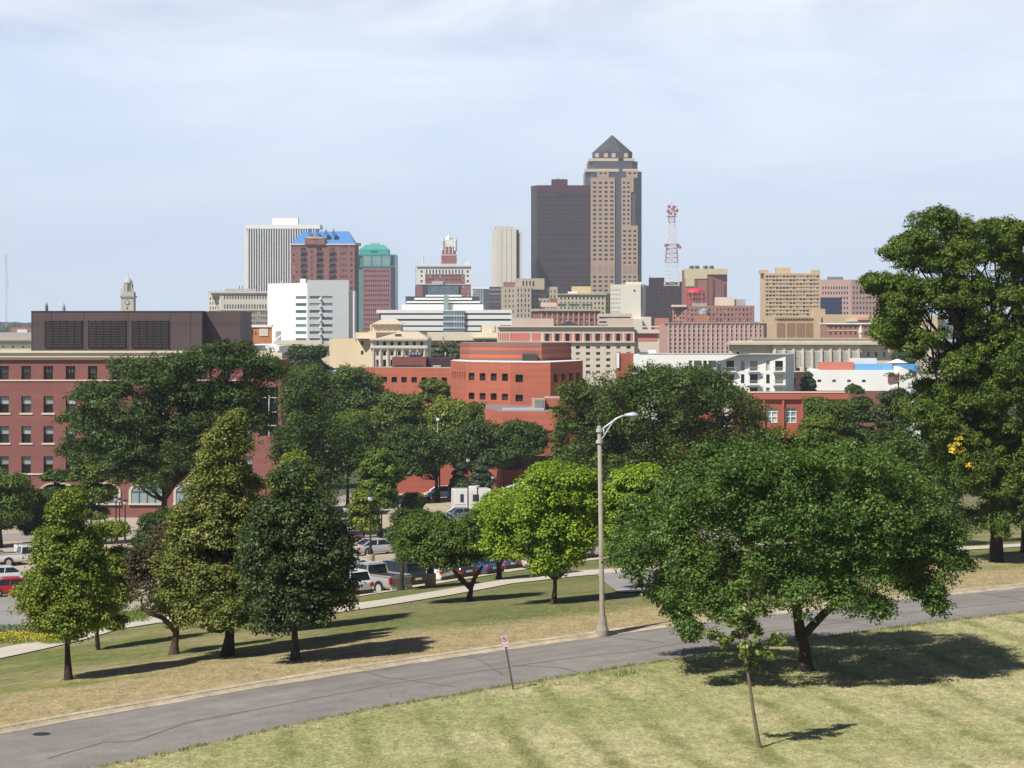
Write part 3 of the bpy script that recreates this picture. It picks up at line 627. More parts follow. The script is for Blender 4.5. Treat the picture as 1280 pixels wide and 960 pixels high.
d = 1480; b = B('blue_roof_tower', 'red brick apartment tower with bright blue hipped roof and stacked balconies', d, 405, 'tower')
bt = mat('tower_brick', (.26, .115, .10), .9, .08, .15); blue = mat('blue_metal', (.09, .24, .52), .35, .06, .3)
tier(b, [(363.5, d), (443.3, d), (448.6, d+34)], 305.5, None, bt, [
    G(0, 7, .145, .235, rows(310, 7.2, 4.6, 15), .001, 'glass'), G(0, 3, .42, .48, rows(309, 7.2, 4, 15), .001, 'glass'),
    G(0, 2, .02, .12, rows(309.5, 7.2, 3.4, 15), .42, 'glass_mix', .4), G(0, 2, .155, .235, rows(309.5, 7.2, 5.4, 15), .9, 'glass_mix', 1.2), G(0, 1, .32, .345, rows(305, 7.2, 5, 16), .9, 'glass', .6), G(0, 2, .405, .485, rows(308, 7.2, 5.4, 15), .9, 'glass_mix', 1.2),
    G(0, 2, .60, .69, rows(309.5, 7.2, 5.4, 15), .9, 'glass_mix', 1.2), G(0, 3, .77, .89, rows(308, 7.2, 3.6, 15), .55, 'glass', .4), G(0, 1, .93, .97, rows(308, 7.2, 3.4, 15), .7, 'glass', .4),
    G(1, 2, .2, .8, rows(308, 7.2, 4, 13), .5, 'glass_dark', .4)][2:], name='wall')
tier(b, [(381, d-1.5), (406, d-1.5)], 297.5, 305.5, bt, [], 10, name='gable'); fbox(b, 'gable', cream, 383.5, 403.5, 296.2, 297.9, d-1.8, 4); fbox(b, 'ornament', mat('ochre', (.5, .36, .12), .7), 389.5, 396.5, 295, 298.5, d-2, 1)
s = MB(); fbox(None, '', None, 362.8, 381, 304.4, 306.2, d-.7, 6, s); fbox(None, '', None, 406, 443.8, 304.4, 306.2, d-.7, 6, s); s.build('cornice', cream, b)
zr, ze = zpx(288, d), zpx(304.6, d); xa, xb = xpx(363.6, d), xpx(443.6, d); ra, rb_ = xpx(376, d), xpx(434, d); q = [(xa, d), (xb, d), (xb, d+30), (xa, d+30)]
s = MB(); s.poly([(xa, d, ze), (xb, d, ze), (rb_, d+15, zr), (ra, d+15, zr)]); s.poly([(xb, d, ze), (xb, d+30, ze), (rb_, d+15, zr)]); s.poly([(xa, d+30, ze), (xa, d, ze), (ra, d+15, zr)]); s.poly([(xb, d+30, ze), (xa, d+30, ze), (ra, d+15, zr), (rb_, d+15, zr)]); s.poly([(xa, d, ze), (xa, d+30, ze), (xb, d+30, ze), (xb, d, ze)]); s.build('roof', blue, b)
for px in (386.5, 396.5, 407, 416.5):
    x = xpx(px, d); s = MB(); s.poly([(x-1.6, d+3, zpx(300, d)+3), (x+1.6, d+3, zpx(300, d)+3), (x, d+3, zpx(288.5, d)+2)]); s.poly([(x+1.6, d+3, zpx(300, d)+3), (x, d+13, zpx(290, d)), (x, d+3, zpx(288.5, d)+2)]); s.poly([(x, d+13, zpx(290, d)), (x-1.6, d+3, zpx(300, d)+3), (x, d+3, zpx(288.5, d)+2)]); s.tube([(x, d+3, zpx(290, d)), (x, d+3, zpx(286, d))], .3, 5); s.build('dormer', mat('blue_dormer', (.10, .20, .38), .4), b)
for a, c in ((376, 382), (396, 402.4), (412, 418.6)):
    for k in range(14): fbox(b, 'balcony', mat('balcony_rail', (.12, .07, .065), .7), a, c, 313.2+k*7.2, 315.6+k*7.2, d-1.4, 1.4)
s = MB(); x = xpx(445.8, d); s.box(xpx(444, d), xpx(448.7, d), d+8, d+20, zpx(306, d), zpx(303, d)); s.build('turret', bt, b)

d = 1700; b = B('green_top_tower', 'red granite tower with green glass crown and green hipped cap', d, 472, 'tower')
gr = mat('red_granite', (.29, .135, .13), .6, .05, .15); teal = mat('teal_glass', (.10, .26, .26), .3, .2, .06, stretch=(1, 1, .5)); grn = mat('green_copper', (.06, .34, .28), .5, .08, .2)
navy = mat('navy_glass', (.035, .06, .09), .25, .2, .06)
tier(b, [(448.0, d), (494, d), (497.6, d+36)], 318, None, teal, [], name='curtain_wall')
tier(b, [(453.2, d-.6), (488.5, d-.6)], 335, None, gr, [G(0, 12, .04, .96, rows(337.5, 6.05, 2.9, 14), .5, 'glass_dark', .4)], 3, name='wall')
s = MB(); s.box(xpx(488.6, d), xpx(494.2, d), d-.35, d-.1, GZB, zpx(318, d)); s.build('corner_glass', navy, b)
s = MB(); s.box(xpx(448, d), xpx(494.3, d), d-.9, d+.2, zpx(320, d), zpx(318, d)); s.box(xpx(448, d), xpx(494.3, d), d-.9, d+.2, zpx(334.5, d), zpx(332.5, d))
for px in (448.3, 453.4, 464.5, 477, 488, 493.6): s.box(xpx(px, d)-.5, xpx(px, d)+.5, d-1, d-.6, zpx(334, d), zpx(319, d))
s.build('mullion', mat('crown_frame', (.05, .22, .20), .5), b)
s = MB()
for a, c in ((454, 464), (465, 476.5), (477.5, 487.5)): s.box(xpx(a, d), xpx(c, d), d-.8, d-.5, zpx(332.3, d), zpx(320.2, d))
s.build('crown_glass', mat('crown_glass', (.22, .33, .35), .25, .1, .1), b)
fbox(b, 'cap', grn, 449, 485.6, 311.5, 318.2, d+4, 24)
xa, xb = xpx(449, d+4), xpx(485.6, d+4); s = MB(); i = [(xa, d+4), (xb, d+4), (xb, d+28), (xa, d+28)]; t = [(xpx(456.5, d), d+11), (xpx(479, d), d+11), (xpx(479, d), d+21), (xpx(456.5, d), d+21)]
for k in range(4): a, c = i[k], i[(k+1) % 4]; e, f = t[(k+1) % 4], t[k]; s.poly([(*a, zpx(311.5, d)), (*c, zpx(311.5, d)), (*e, zpx(305.3, d)), (*f, zpx(305.3, d))])
s.poly([(*p, zpx(305.3, d)) for p in t]); s.build('roof', grn, b)
fbox(b, 'vent', mat('pink_vent', (.5, .42, .4), .8), 463, 474, 303.4, 305.6, d+13, 5); fbox(b, 'louvre', mat('cap_slot', (.03, .12, .11), .6), 463, 471.5, 313.2, 315.5, d+3.8, .4)

d = 1080; b = B('white_office', 'stark white windowless-sided office block with grey front and strip windows', d, 390)
gw = mat('grey_panel', (.56, .57, .57), .6, .03)
tier(b, [(334.5, d+20), (369, d+6), (384.2, d)], 353.5, None, white, [G(1, 1, .02, .95, rows(370, 8.8, 3.7, 7), .94, 'glass_teal', .3)], name='wall')
tier(b, [(384.2, d), (436, d+2)], 350, None, gw, [G(0, 2, .04, .62, rows(370, 8.8, 3.4, 7), .9, 'glass_grey', .35)], 22, name='wall')
s = MB()
for k in range(7): s.tube([(xpx(400.2, d), d-.6, zpx(373.2+k*8.8, d)), (xpx(400.2, d), d+.1, zpx(373.2+k*8.8, d))], .6, 12)
s.build('roundel', white, b); fbox(b, 'side_wing', white, 435.4, 443, 363.5, None, d+4, 14)
s = MB(); fbox(None, '', None, 375, 382, 348.5, 354, d+8, 6, s); s.tube([(xpx(349.5, d), d+12, zpx(353.6, d)), (xpx(349.5, d), d+12, zpx(351, d))], .3, 6); s.build('vent', white, b)
s = MB(); fbox(None, '', None, 344.5, 350, 414, 427, d-8, 4, s); s.build('door_tower', mat('tower_grey', (.42, .41, .38), .8), b)

d = 880; b = B('orange_annex', 'small orange brick annex with white parapet left of the white office', d, 324)
tier(b, [(310, d+5), (314, d), (340, d)], 408.5, None, mat('orange_brick', (.52, .19, .07), .9, .08), [G(1, 2, .0, .3, [(414, 419)], .4, 'glass_dark', .3)])
fbox(b, 'parapet', white, 311, 340, 406, 409, d-.5, 3); fbox(b, 'panel', cream, 324, 335, 411, 420, d-.3, .3)
fbox(b, 'gate', cream, 309.5, 313, 405, 430, d-1, 2)

d = 640; b = B('cream_lowrise', 'low cream office with flat roof below the white office block', d, 380)
tier(b, [(318, d), (421, d)], 430, None, cream, [G(0, 5, .0, 1, [(433.5, 441)], .25, 'glass_mix', .3, gap=lambda r, u: u < .3)], 20, coping=(limestone, 2.2, .5), roof=grey)
fbox(b, 'penthouse', limestone, 341, 402, 425.5, 430.2, d+6, 8)
d = 560; b = B('white_annex', 'white flat-roofed annex with ramped parapets just right of the long brick office', d, 325)
fbox(b, 'wall', white, 300, 352, 434, None, d, 20); fbox(b, 'wall', white, 318, 345, 430.5, 434.1, d+3, 14); fbox(b, 'wall', cream, 352, 358, 438, None, d+2, 16)
fbox(b, 'vent', MATS['glass_dark'], 325, 333, 436, 437.5, d-.1, .2)
s = MB(); s.tube([(xpx(337, d), d+5, zpx(431, d)), (xpx(341, d), d+5, zpx(426, d)), (xpx(349, d), d+5, zpx(419, d))], .18, 6); s.build('jib', white, b)

# ---- cream courthouse-like office with hipped roof
d = 520; b = B('hipped_office', 'cream office with broad hipped roof and small square attic pavilion', d, 480)
hc = mat('hip_wall', (.64, .60, .50), .85, .05, .2); hl = mat('hip_side', (.60, .48, .32), .85, .05, .2)
tier(b, [(411.5, d+8), (447, d+5)], 423.5, None, hl, [], 22, roof=limestone)
tier(b, [(446, d+3), (470, d)], 415.5, None, hl, [G(0, 1, .2, .6, [(426.6, 431.6), (438.5, 443.5)], .35, 'glass_dark', .4, cols=[.28])], 22, roof=limestone)
tier(b, [(463.5, d), (534, d)], 423.5, None, hc, [G(0, 7, .045, .97, [(427, 432), (439.2, 444.6), (449.5, 458.8)], .42, 'glass_dark', .5)], 24, roof=limestone)
s = MB()
for k in range(8): fbox(None, '', None, 465.5+k*9.2, 467.3+k*9.2, 436.5, 465, d-.35, .4, s)
fbox(None, '', None, 462.5, 534.3, 433, 435.6, d-.5, .6, s); fbox(None, '', None, 462.0, 534.8, 423.2, 425.5, d-.8, 1, s); s.build('pilaster', mat('hip_trim', (.55, .50, .42), .85), b)
za, zb = zpx(423.2, d), zpx(414.5, d); s = MB(); A = [(xpx(446, d), d-.6), (xpx(535, d), d-.6), (xpx(537, d), d+26), (xpx(440, d), d+26)]; T = [(xpx(458, d), d+9), (xpx(520, d), d+9), (xpx(520, d), d+17), (xpx(458, d), d+17)]
for k in range(4): a, c = A[k], A[(k+1) % 4]; e, f = T[(k+1) % 4], T[k]; s.poly([(*a, za), (*c, za), (*e, zb), (*f, zb)])
s.poly([(*p, zb) for p in T]); rf = s.build('roof', mat('hip_roof', (.58, .47, .36), .85, .05), b)
tier(b, [(462.5, d+10), (502, d+10)], 405.5, 416, mat('pavilion', (.62, .56, .42), .85), [], 7, name='pavilion')
s = MB()
for k in range(6): fbox(None, '', None, 463+k*7.0, 464.4+k*7.0, 406, 416, d+9.8, .3, s)
s.build('pilaster', limestone, b)
s = MB(); A = [(xpx(461, d), d+9), (xpx(503.5, d), d+9), (xpx(503.5, d), d+18), (xpx(461, d), d+18)]; T = [(xpx(474, d), d+12), (xpx(491, d), d+12), (xpx(491, d), d+14), (xpx(474, d), d+14)]; za, zb = zpx(405.4, d), zpx(398.5, d)
for k in range(4): a, c = A[k], A[(k+1) % 4]; e, f = T[(k+1) % 4], T[k]; s.poly([(*a, za), (*c, za), (*e, zb), (*f, zb)])
s.poly([(*p, zb) for p in T]); s.poly([(*p, za) for p in reversed(A)]); s.build('roof', mat('pavilion_roof', (.52, .43, .34), .85), b)
s = MB(); fbox(None, '', None, 493.5, 501.5, 417.5, 419.5, d+2, 1, s); s.build('roof_vent', dark, b)
fbox(b, 'chimney', cream, 443.5, 450, 415.5, 424, d+4, 3)

# ---- stepped white office with ribbon windows
d = 900; b = B('ribbon_office', 'wide stepped white office with dark ribbon windows and a glazed notch', d, 560)
wr = mat('ribbon_white', (.72, .72, .69), .6, .03); rg = mat('ribbon_glass', (.05, .065, .08), .25, .4, .3, stretch=(1, 1, .1))
levels = [(387.5, 390.6, 470.5, 640), (392.2, 397.8, 472, 640), (400, 405.5, 474, 640), (407.6, 412.8, 480, 640)]
dd = d
fbox(b, 'glazing', rg, 474, 638, 388, 418, dd+1.2, 20)
s = MB()
for (yt, yb, a, c) in ((387.3, 391.4, 470.5, 640), (393.6, 398.6, 476, 640), (401, 406.6, 500, 640), (408.6, 413.4, 503, 601)): fbox(None, '', None, a, c, yt, yb, dd, 21, s)
s.build('spandrel', wr, b)
for (yt, yb, a, c, e) in ((368.6, 370.8, 532, 577, 46), (372.3, 374.8, 518, 590, 38), (376.4, 378.8, 508, 600, 30), (380.4, 387.4, 502, 604, 22)): fbox(b, 'terrace', wr, a, c, yt, yb, dd+e*.5, 60)
fbox(b, 'glazing', rg, 507, 598, 370.5, 388, dd+26, 50)
s = MB(); s.poly([(xpx(538, dd+24), dd+24, zpx(371, dd+24)), (xpx(572, dd+24), dd+24, zpx(371, dd+24)), (xpx(562, dd+24), dd+30, zpx(368.3, dd+24)), (xpx(550, dd+24), dd+30, zpx(368.3, dd+24))]); s.build('roof', wr, b)
fbox(b, 'stair_glass', mat('stair_glass', (.22, .32, .28), .35, .15, .4), 554.6, 560.5, 369, 388, dd+9, 4)
s = MB(); fbox(None, '', None, 554, 581, 388.5, 415, dd-1.2, 2, s); s.build('glazed_bay', mat('bay_glass', (.14, .17, .21), .25, .35, .25), b)
s = MB()
for k in range(5): fbox(None, '', None, 568+k*2.9, 568.6+k*2.9, 389, 415, dd-1.5, .3, s)
for y in (393.5, 401, 408.4): fbox(None, '', None, 554, 581, y, y+2.4, dd-1.45, .28, s)
s.build('mullion', mat('mull_pale', (.42, .45, .48), .5), b)
b = B('cream_garage', 'long low cream block with dark open ground level in front of the ribbon-windowed office', 700, 570); d = 700
fbox(b, 'wall', mat('garage_cream', (.64, .58, .44), .85, .05), 500, 640, 415.4, 425.6, d, 24); fbox(b, 'wall', cream, 602, 625, 405.5, 415.6, d+4, 14); fbox(b, 'wall', MATS['window_frame'], 505, 640, 425.6, None, d+4, 18)
s = MB()
for px in range(508, 640, 12): fbox(None, '', None, px, px+1.6, 425.6, None, d+.5, .8, s)
s.build('column', cream, b); fbox(b, 'roof_edge', cream, 590, 622, 421, 423, d-6, 8); fbox(b, 'door_tower', limestone, 614.8, 618.8, 406.5, 414, d+3.6, .5)

# ---- historic brick tower block with white upper floors and turret
d = 1700; b = B('turreted_building', 'brick high-rise with white arcaded upper floors and a white gothic turret', d, 555, 'tower')
ter = mat('white_terracotta', (.68, .66, .62), .7, .06, .4); eb = mat('equity_brick', (.27, .11, .10), .9, .08)
tier(b, [(519.6, d+22), (521.5, d), (588.6, d)], 355.6, None, eb, [G(1, 2, .82, .98, rows(357, 5.4, 2.7, 4), .35, 'glass_mix', .3)], name='wall')
tier(b, [(519.6, d+22), (521.3, d-.4), (588.8, d-.4)], 331, 355.7, ter, [G(1, 12, .15, .87, [(337.2, 342)], .45, 'glass_dark', .6), G(1, 1, .05, .12, [(338, 341), (343.5, 346), (350, 353)], .5, 'glass_dark', .5), G(1, 1, .91, .97, [(338, 341), (343.5, 346), (350, 353)], .6, 'glass_dark', .5)], name='wall')
tier(b, [(531.5, d-.8), (580.5, d-.8)], 342.4, 353.8, eb, [G(0, 12, 0, 1, rows(343.6, 4.6, 2.6, 2), .5, 'glass_mix', .3)], 1.2, name='wall')
s = MB()
for k in range(24): fbox(None, '', None, 521+k*2.85, 522.3+k*2.85, 329.2, 331, d-1.2, 2, s)
fbox(None, '', None, 520, 589.4, 331, 333.2, d-1.6, 2, s); s.build('balustrade', ter, b)
fbox(b, 'recess', mat('navy_recess', (.04, .05, .075), .4, .2), 528, 575, 356.5, None, d-.9, .8)
s = MB(); fbox(None, '', None, 534.5, 573.5, 357.5, 378, d-1.6, .6, s); s.build('atrium_glass', mat('atrium', (.13, .19, .22), .3, .2, .3), b)
s = MB()
for k in range(14): fbox(None, '', None, 534.5+k*2.95, 534.8+k*2.95, 357.5, 378, d-1.9, .3, s)
s.build('mullion', mat('mull_dark', (.06, .08, .1), .5), b); fbox(b, 'canopy', mat('canopy_grey', (.45, .46, .47), .6), 540, 554, 351.5, 356, d-1.8, .8)
fbox(b, 'turret', eb, 551.6, 570.4, 318, 330, d+4, 11); fbox(b, 'turret', eb, 552.4, 569.6, 308.5, 318.2, d+4.5, 10)
s = MB(); x = xpx(561, d); y_ = d+9.5
for a in (-1, 1):
    for c in (-1, 1): s.lathe((x+a*5.0, y_+c*4.6, zpx(313, d)), [(1.1, 0), (1.1, 7), (1.35, 7.2), (0.9, 8.5), (.1, 11)], 8)
for a in (-.5, 0, .5): s.box(x+a*6-.35, x+a*6+.35, d+4.0, d+4.5, zpx(317, d), zpx(306, d))
s.box(x-5.8, x+5.8, d+3.8, d+4.4, zpx(319, d), zpx(318, d)); s.box(x-4.6, x+4.6, y_-4.4, y_+4.4, zpx(308.5, d), zpx(303.5, d)); s.box(x-3.2, x+3.2, y_-3, y_+3, zpx(303.5, d), zpx(299, d))
s.lathe((x, y_, zpx(299, d)), [(3.3, 0), (2.9, 1.4), (1.2, 3.0), (.1, 4.6)], 4); s.build('turret_crown', ter, b)
s = MB(); s.tube([(xpx(528.4, d), d+3, zpx(331, d)), (xpx(528.4, d), d+3, zpx(321.5, d))], .8, 6); s.build('flue', ter, b)
s = MB(); xx = xpx(584.5, d); s.poly([(xx-2.4, d+4, zpx(330, d)), (xx+2.6, d+4, zpx(330, d)), (xx, d+4, zpx(324.5, d))]); s.poly([(xx+2.6, d+4, zpx(330, d)), (xx, d+9, zpx(330, d)), (xx, d+4, zpx(324.5, d))]); s.build('gable', ter, b)
s = MB()
for k in range(9): s.box(xpx(517.6, d), xpx(520, d), d+21, d+22, zpx(334+k*4.9, d)-.4, zpx(334+k*4.9, d)+.3)
s.tube([(xpx(517.8, d), d+21.5, GZB), (xpx(517.8, d), d+21.5, zpx(332, d))], .2, 4); s.build('fire_escape', mat('escape', (.5, .52, .55), .6), b)

d = 1820; b = B('plain_tower', 'pale windowless slab tower with a dark vertical slot left of the dark towers', d, 634, 'tower')
pw = mat('plain_stone', (.62, .58, .50), .8, .04, .1, stain=.05)
tier(b, [(614.6, d+20), (621, d), (645.4, d)], 285, None, pw, [], name='wall'); fbox(b, 'wall', mat('plain_top', (.45, .42, .37), .85), 618.5, 641, 283, 285.5, d+4, 14)
fbox(b, 'slot', mat('slot_dark', (.10, .095, .10), .6), 645.2, 648.8, 287, None, d+5, 12); fbox(b, 'wall', pw, 648.6, 652.8, 289.5, None, d+3, 16)
s = MB()
for px in (627, 633, 639): s.box(xpx(px, d)-.2, xpx(px, d)+.2, d-.25, d, GZB, zpx(285, d))
s.build('rib', mat('rib', (.5, .47, .41), .8), b)
d = 1620; b = B('small_office', 'small grey glass office with white parapet between turreted building and plain slab tower', d, 601)
tier(b, [(591, d), (604, d), (612, d+12)], 361, None, mat('sm_grey', (.42, .44, .46), .5), [G(0, 4, .05, .95, rows(363.5, 3.4, 2.6, 5), .7, 'glass_grey', .3)]); fbox(b, 'parapet', white, 590, 612.6, 358.5, 361.2, d-.5, 14)
d = 1500; b = B('banded_office', 'low dark purple-brown banded office at the foot of the plain slab tower', d, 620)
fbox(b, 'wall', mat('plum', (.10, .06, .065), .5, .1), 611.5, 630, 358.4, None, d, 20); s = MB()
for k in range(5): fbox(None, '', None, 611.5, 630, 361+k*5.2, 363.2+k*5.2, d-.2, .2, s)
s.build('window_band', MATS['glass_grey'], b)

# ---- stone art deco block
d = 1200; b = B('stone_block', 'stepped grey-beige stone block with narrow vertical window bays', d, 660)
ds = mat('deco_stone', (.44, .38, .29), .9, .08, .15, stain=.08)
tier(b, [(626.5, d+8), (629, d), (644.5, d)], 359, None, ds, [G(1, 3, .05, .95, rows(362, 6.4, 3.4, 5), .3, 'glass_mix', .5)], depth=20)
tier(b, [(643.5, d+3), (644.6, d-1.5), (664, d-1.5)], 357, None, ds, [G(1, 4, .04, .96, rows(361, 6.3, 4, 7), .35, 'glass_mix', .6)], depth=20)
tier(b, [(644, d+3), (680.5, d+3)], 348, 362, ds, [G(0, 4, .22, .68, [(351, 358)], .45, 'glass_dark', .6)], 16)
tier(b, [(664, d+6), (697, d+6)], 358.5, None, ds, [G(0, 7, .04, .96, rows(362.5, 6.5, 3.6, 5), .36, 'glass_mix', .6)], 14)
fbox(b, 'wall', mat('deco_brown', (.26, .15, .12), .9), 629.2, 644, 352.5, 359.1, d+4, 10)

# ---- the two big towers
d = 1850; b = B('dark_tower', 'tall dark plum-brown office tower with fine rows of windows and small roof block', d, 700, 'tower')
dk = mat('dark_tower_wall', (.050, .032, .034), .5, .06, .1); dk2 = mat('dark_tower_top', (.068, .026, .030), .5, .08, .1)
tier(b, [(663.8, d+14), (671.2, d), (738.2, d)], 240, None, dk, [G(1, 1, .01, .99, rows(245, 5.25, 2.5, 26), 1.0, 'glass_brown', .35, name='window_band'), G(0, 1, .05, .95, rows(245, 5.25, 2.5, 26), 1.0, 'glass_brown', .35, name='window_band')], name='wall')
tier(b, [(663.6, d+13.8), (671.1, d-.3), (738.4, d-.3)], 231.5, 240.1, dk2, [], name='parapet')
s = MB(); o, u, n, L_ = frame_of((xpx(671.2, d), d), (xpx(738.2, d), d))
for i in range(46): a = L_*(i+.5)/46; s.obox(o, u, n, a-.18, a+.18, GZB, zpx(240.2, d), -.3, .12)
s.build('mullion', mat('dark_mullion', (.075, .048, .046), .5), b)
s = MB(); fbox(None, '', None, 697, 737, 242.2, 244.6, d-.25, .2, s); s.build('window_band', MATS['glass_dark'], b)
fbox(b, 'penthouse', dk2, 689.5, 709.5, 224, 232, d+10, 14); s = MB(); fbox(None, '', None, 696, 699, 222.6, 224, d+12, 2, s); s.tube([(xpx(704, d), d+14, zpx(224, d)), (xpx(704, d), d+14, zpx(215, d))], .15, 4); s.build('aerial', grey, b)
d = 1950; b = B('pyramid_tower', 'tallest tower, beige stone with dark glass corners and copper pyramid roof', d, 766, 'tower')
bs = mat('tower_beige', (.42, .30, .21), .8, .04, .1); tg = mat('tower_glass', (.085, .082, .098), .3, .12, .06, stretch=(1, 1, 2)); cap_l = mat('band_cream', (.58, .48, .34), .8, .04)
def oct_(px0, px1, yt, yb, m, name, dd=0): # block whose front is chamfered at the sides
    a, c = xpx(px0, d), xpx(px1, d); w_ = (c-a); k = w_*.12; y0 = d+dd; P = [(a, y0+k), (a+k, y0), (c-k, y0), (c, y0+k), (c, y0+w_*.9), (c-k, y0+w_), (a+k, y0+w_), (a, y0+w_*.9)]
    s = MB(); s.prism(P, zpx(yb, d) if yb else GZB, zpx(yt, d)); return s.build(name, m, b)
oct_(731.2, 802.6, 214, None, tg, 'curtain_wall', 1.0); oct_(735.2, 797.6, 201, 214, tg, 'curtain_wall', 3)
s = MB()
for p0, p1, yt, yb in ((730.6, 773.6, 211, 214.6), (778.5, 798, 211.2, 214.2)): fbox(None, '', None, p0, p1, yt, yb, d+.4, 3, s)
for p0, p1, yt, yb in ((735, 773, 197.8, 201.4), (779.5, 793.5, 197.8, 201)): fbox(None, '', None, p0, p1, yt, yb, d+2.6, 3, s)
s.build('stone_band', cap_l, b)
cr = rows(216, 5.6, 2.5, 22)
rw = rows(215.5, 5.62, 2.7, 21)
tier(b, [(738.5, d-.2), (768.6, d-.2)], 222, None, bs, [G(0, 4, .04, .99, rows(227.2, 5.62, 2.7, 18), .56, 'glass_dark', .5, cap=300), G(0, 4, .04, .99, rows(344.8, 5.62, 2.7, 12), .56, 'glass_dark', .5, cap=300)], 3, name='stone_wall')
tier(b, [(746.6, d-.4), (761.2, d-.4)], 213.5, 222.6, bs, [G(0, 2, .1, .9, [(215.3, 217.8), (220.6, 222.3)][:1], .56, 'glass_dark', .4, cap=300)], 3, name='stone_wall')
tier(b, [(776.8, d-.2), (788.6, d-.2)], 222, 282, bs, [G(0, 2, .06, .96, rows(227.2, 5.62, 2.7, 10), .56, 'glass_dark', .5, cap=300)], 3, name='stone_wall')
tier(b, [(776.8, d-.25), (797.2, d-.25)], 282, None, bs, [G(0, 3, .04, .98, rows(287.6, 5.62, 2.7, 8), .56, 'glass_dark', .5, cap=300), G(0, 3, .04, .98, rows(344.8, 5.62, 2.7, 12), .56, 'glass_dark', .5, cap=300)], 3, name='stone_wall')
tier(b, [(783, d-.3), (797, d-.3)], 213.2, 222.1, bs, [G(0, 2, .1, .95, [(215.3, 217.8)], .56, 'glass_dark', .4, cap=300)], 3, name='stone_wall')
tier(b, [(788.4, d-.2), (792, d-.2)], 222, 240, bs, [], 3, name='stone_wall')
m_ = mat('louvre_stone', (.36, .245, .18), .85)
for px in (742.3, 749.6, 757, 764.2): fbox(b, 'louvre', m_, px-2.6, px+2.6, 331.5, 341.5, d-.35, .2)
for px in (781, 787.4, 793.8): fbox(b, 'louvre', m_, px-2.4, px+2.4, 331.5, 341.5, d-.4, .2)
oct_(742.2, 791.2, 188.8, 198, mat('crown_dark', (.075, .055, .06), .5), 'crown', 6)
s = MB(); m_ = mat('crown_window', (.45, .42, .42), .4)
for px in (746.3, 757.5, 767, 782.5): fbox(None, '', None, px-2.4, px+2.4, 191.5, 196.6, d+5.6, .5, s)
s.build('crown_window', m_, b)
a, c = xpx(741.6, d), xpx(791.8, d); k = (c-a)*.3; y0 = d+6; y1 = y0+(c-a); xm = (a+c)/2; ym = (y0+y1)/2
P = [(a, y0+k), (a+k, y0), (c-k, y0), (c, y0+k), (c, y1-k), (c-k, y1), (a+k, y1), (a, y1-k)]
s = MB()
for i in range(8): s.poly([(*P[i], zpx(188.8, d)), (*P[(i+1) % 8], zpx(188.8, d)), (xm, ym, zpx(165.6, d))])
s.poly([(*p, zpx(188.8, d)) for p in reversed(P)]); s.build('roof', mat('old_copper', (.062, .064, .066), .5, .22, .12), b)

# ---- mid blocks in front of the towers
d = 1250; b = B('cream_midrise', 'cream mid-rise with cornice and rooftop penthouse in front of the tallest towers', d, 728)
cm = mat('cream_mid', (.50, .43, .30), .85, .06, .15)
tier(b, [(695.5, d), (757, d), (764, d+10)], 367, None, cm, [G(0, 12, .06, .98, rows(371.2, 6.2, 3.4, 6), .42, 'glass_dark', .5), G(1, 2, 0, 1, rows(371.2, 6.2, 3.4, 6), .4, 'glass_dark', .5)], coping=(mat('cm_cop', (.40, .35, .27), .85), 1.6, .9))
fbox(b, 'penthouse', mat('pent_ochre', (.58, .46, .24), .85), 715, 738.5, 358, 367, d+8, 10); fbox(b, 'penthouse', white, 710, 722, 364.5, 367.2, d+4, 4); fbox(b, 'penthouse', grey, 738, 752, 365, 367.3, d+4, 5)
d = 1020; b = B('billboard_block', 'wide brick block with pale piers and green lettered rooftop strip', d, 708)
bb = mat('bb_brick', (.30, .105, .085), .9, .06)
tier(b, [(665.6, d+14), (676.5, d), (750, d)], 386, None, bb, [G(1, 11, .03, .99, rows(391.3, 7.0, 3.2, 3), .45, 'glass_mix', .5)], coping=(mat('bb_stone', (.45, .36, .28), .85), 2.8, 1.0))
s = MB()
for k in range(12): fbox(None, '', None, 676.2+k*6.65, 677.6+k*6.65, 388.6, 410, d-.3, .3, s)
s.build('pilaster', mat('bb_pier', (.46, .36, .30), .85), b); s = MB(); m_ = mat('green_letter', (.05, .16, .14), .5); rr = random.Random(3)
for k in range(16):
    px = 697.5+k*2.7
    if k in (4, 10): continue
    fbox(None, '', None, px, px+.7, 379.6, 382.4, d+4, .2, s); fbox(None, '', None, px, px+1.9, 379.6, 380.4, d+4, .2, s)
    if rr.random() < .6: fbox(None, '', None, px+1.3, px+1.9, 380.4, 382.4, d+4, .2, s)
s.build('lettering', m_, b); fbox(b, 'sign_board', mat('sage', (.30, .38, .33), .7), 696.5, 741.5, 379, 383, d+4.3, .3); fbox(b, 'penthouse', mat('pent_cream', (.60, .53, .43), .85), 676, 696, 378.2, 383.6, d+8, 8); fbox(b, 'penthouse', redbrick, 687, 696.5, 373, 380, d+16, 6)
d = 940; b = B('parking_deck', 'low pale deck with dark horizontal openings right of the billboard block', d, 755)
fbox(b, 'wall', mat('deck_pale', (.58, .48, .42), .85), 749, 790, 392, None, d, 20); s = MB()
for y in (396, 401.5, 407): fbox(None, '', None, 749, 788, y, y+1.8, d-.1, .1, s)
s.build('opening', MATS['glass_dark'], b)
d = 1100; b = B('pale_block', 'blank pale stone block with rows of tiny windows on its left half', d, 785)
pb = mat('pale_block_wall', (.66, .62, .52), .85, .03)
tier(b, [(763, d+1), (801, d), (807.6, d+14)], 355.5, None, pb, [G(0, 6, .02, .34, rows(361.5, 5.5, 2.2, 8), .35, 'glass_grey', .25)], name='wall'); fbox(b, 'penthouse', pb, 783, 802, 352.3, 356, d+4, 9)
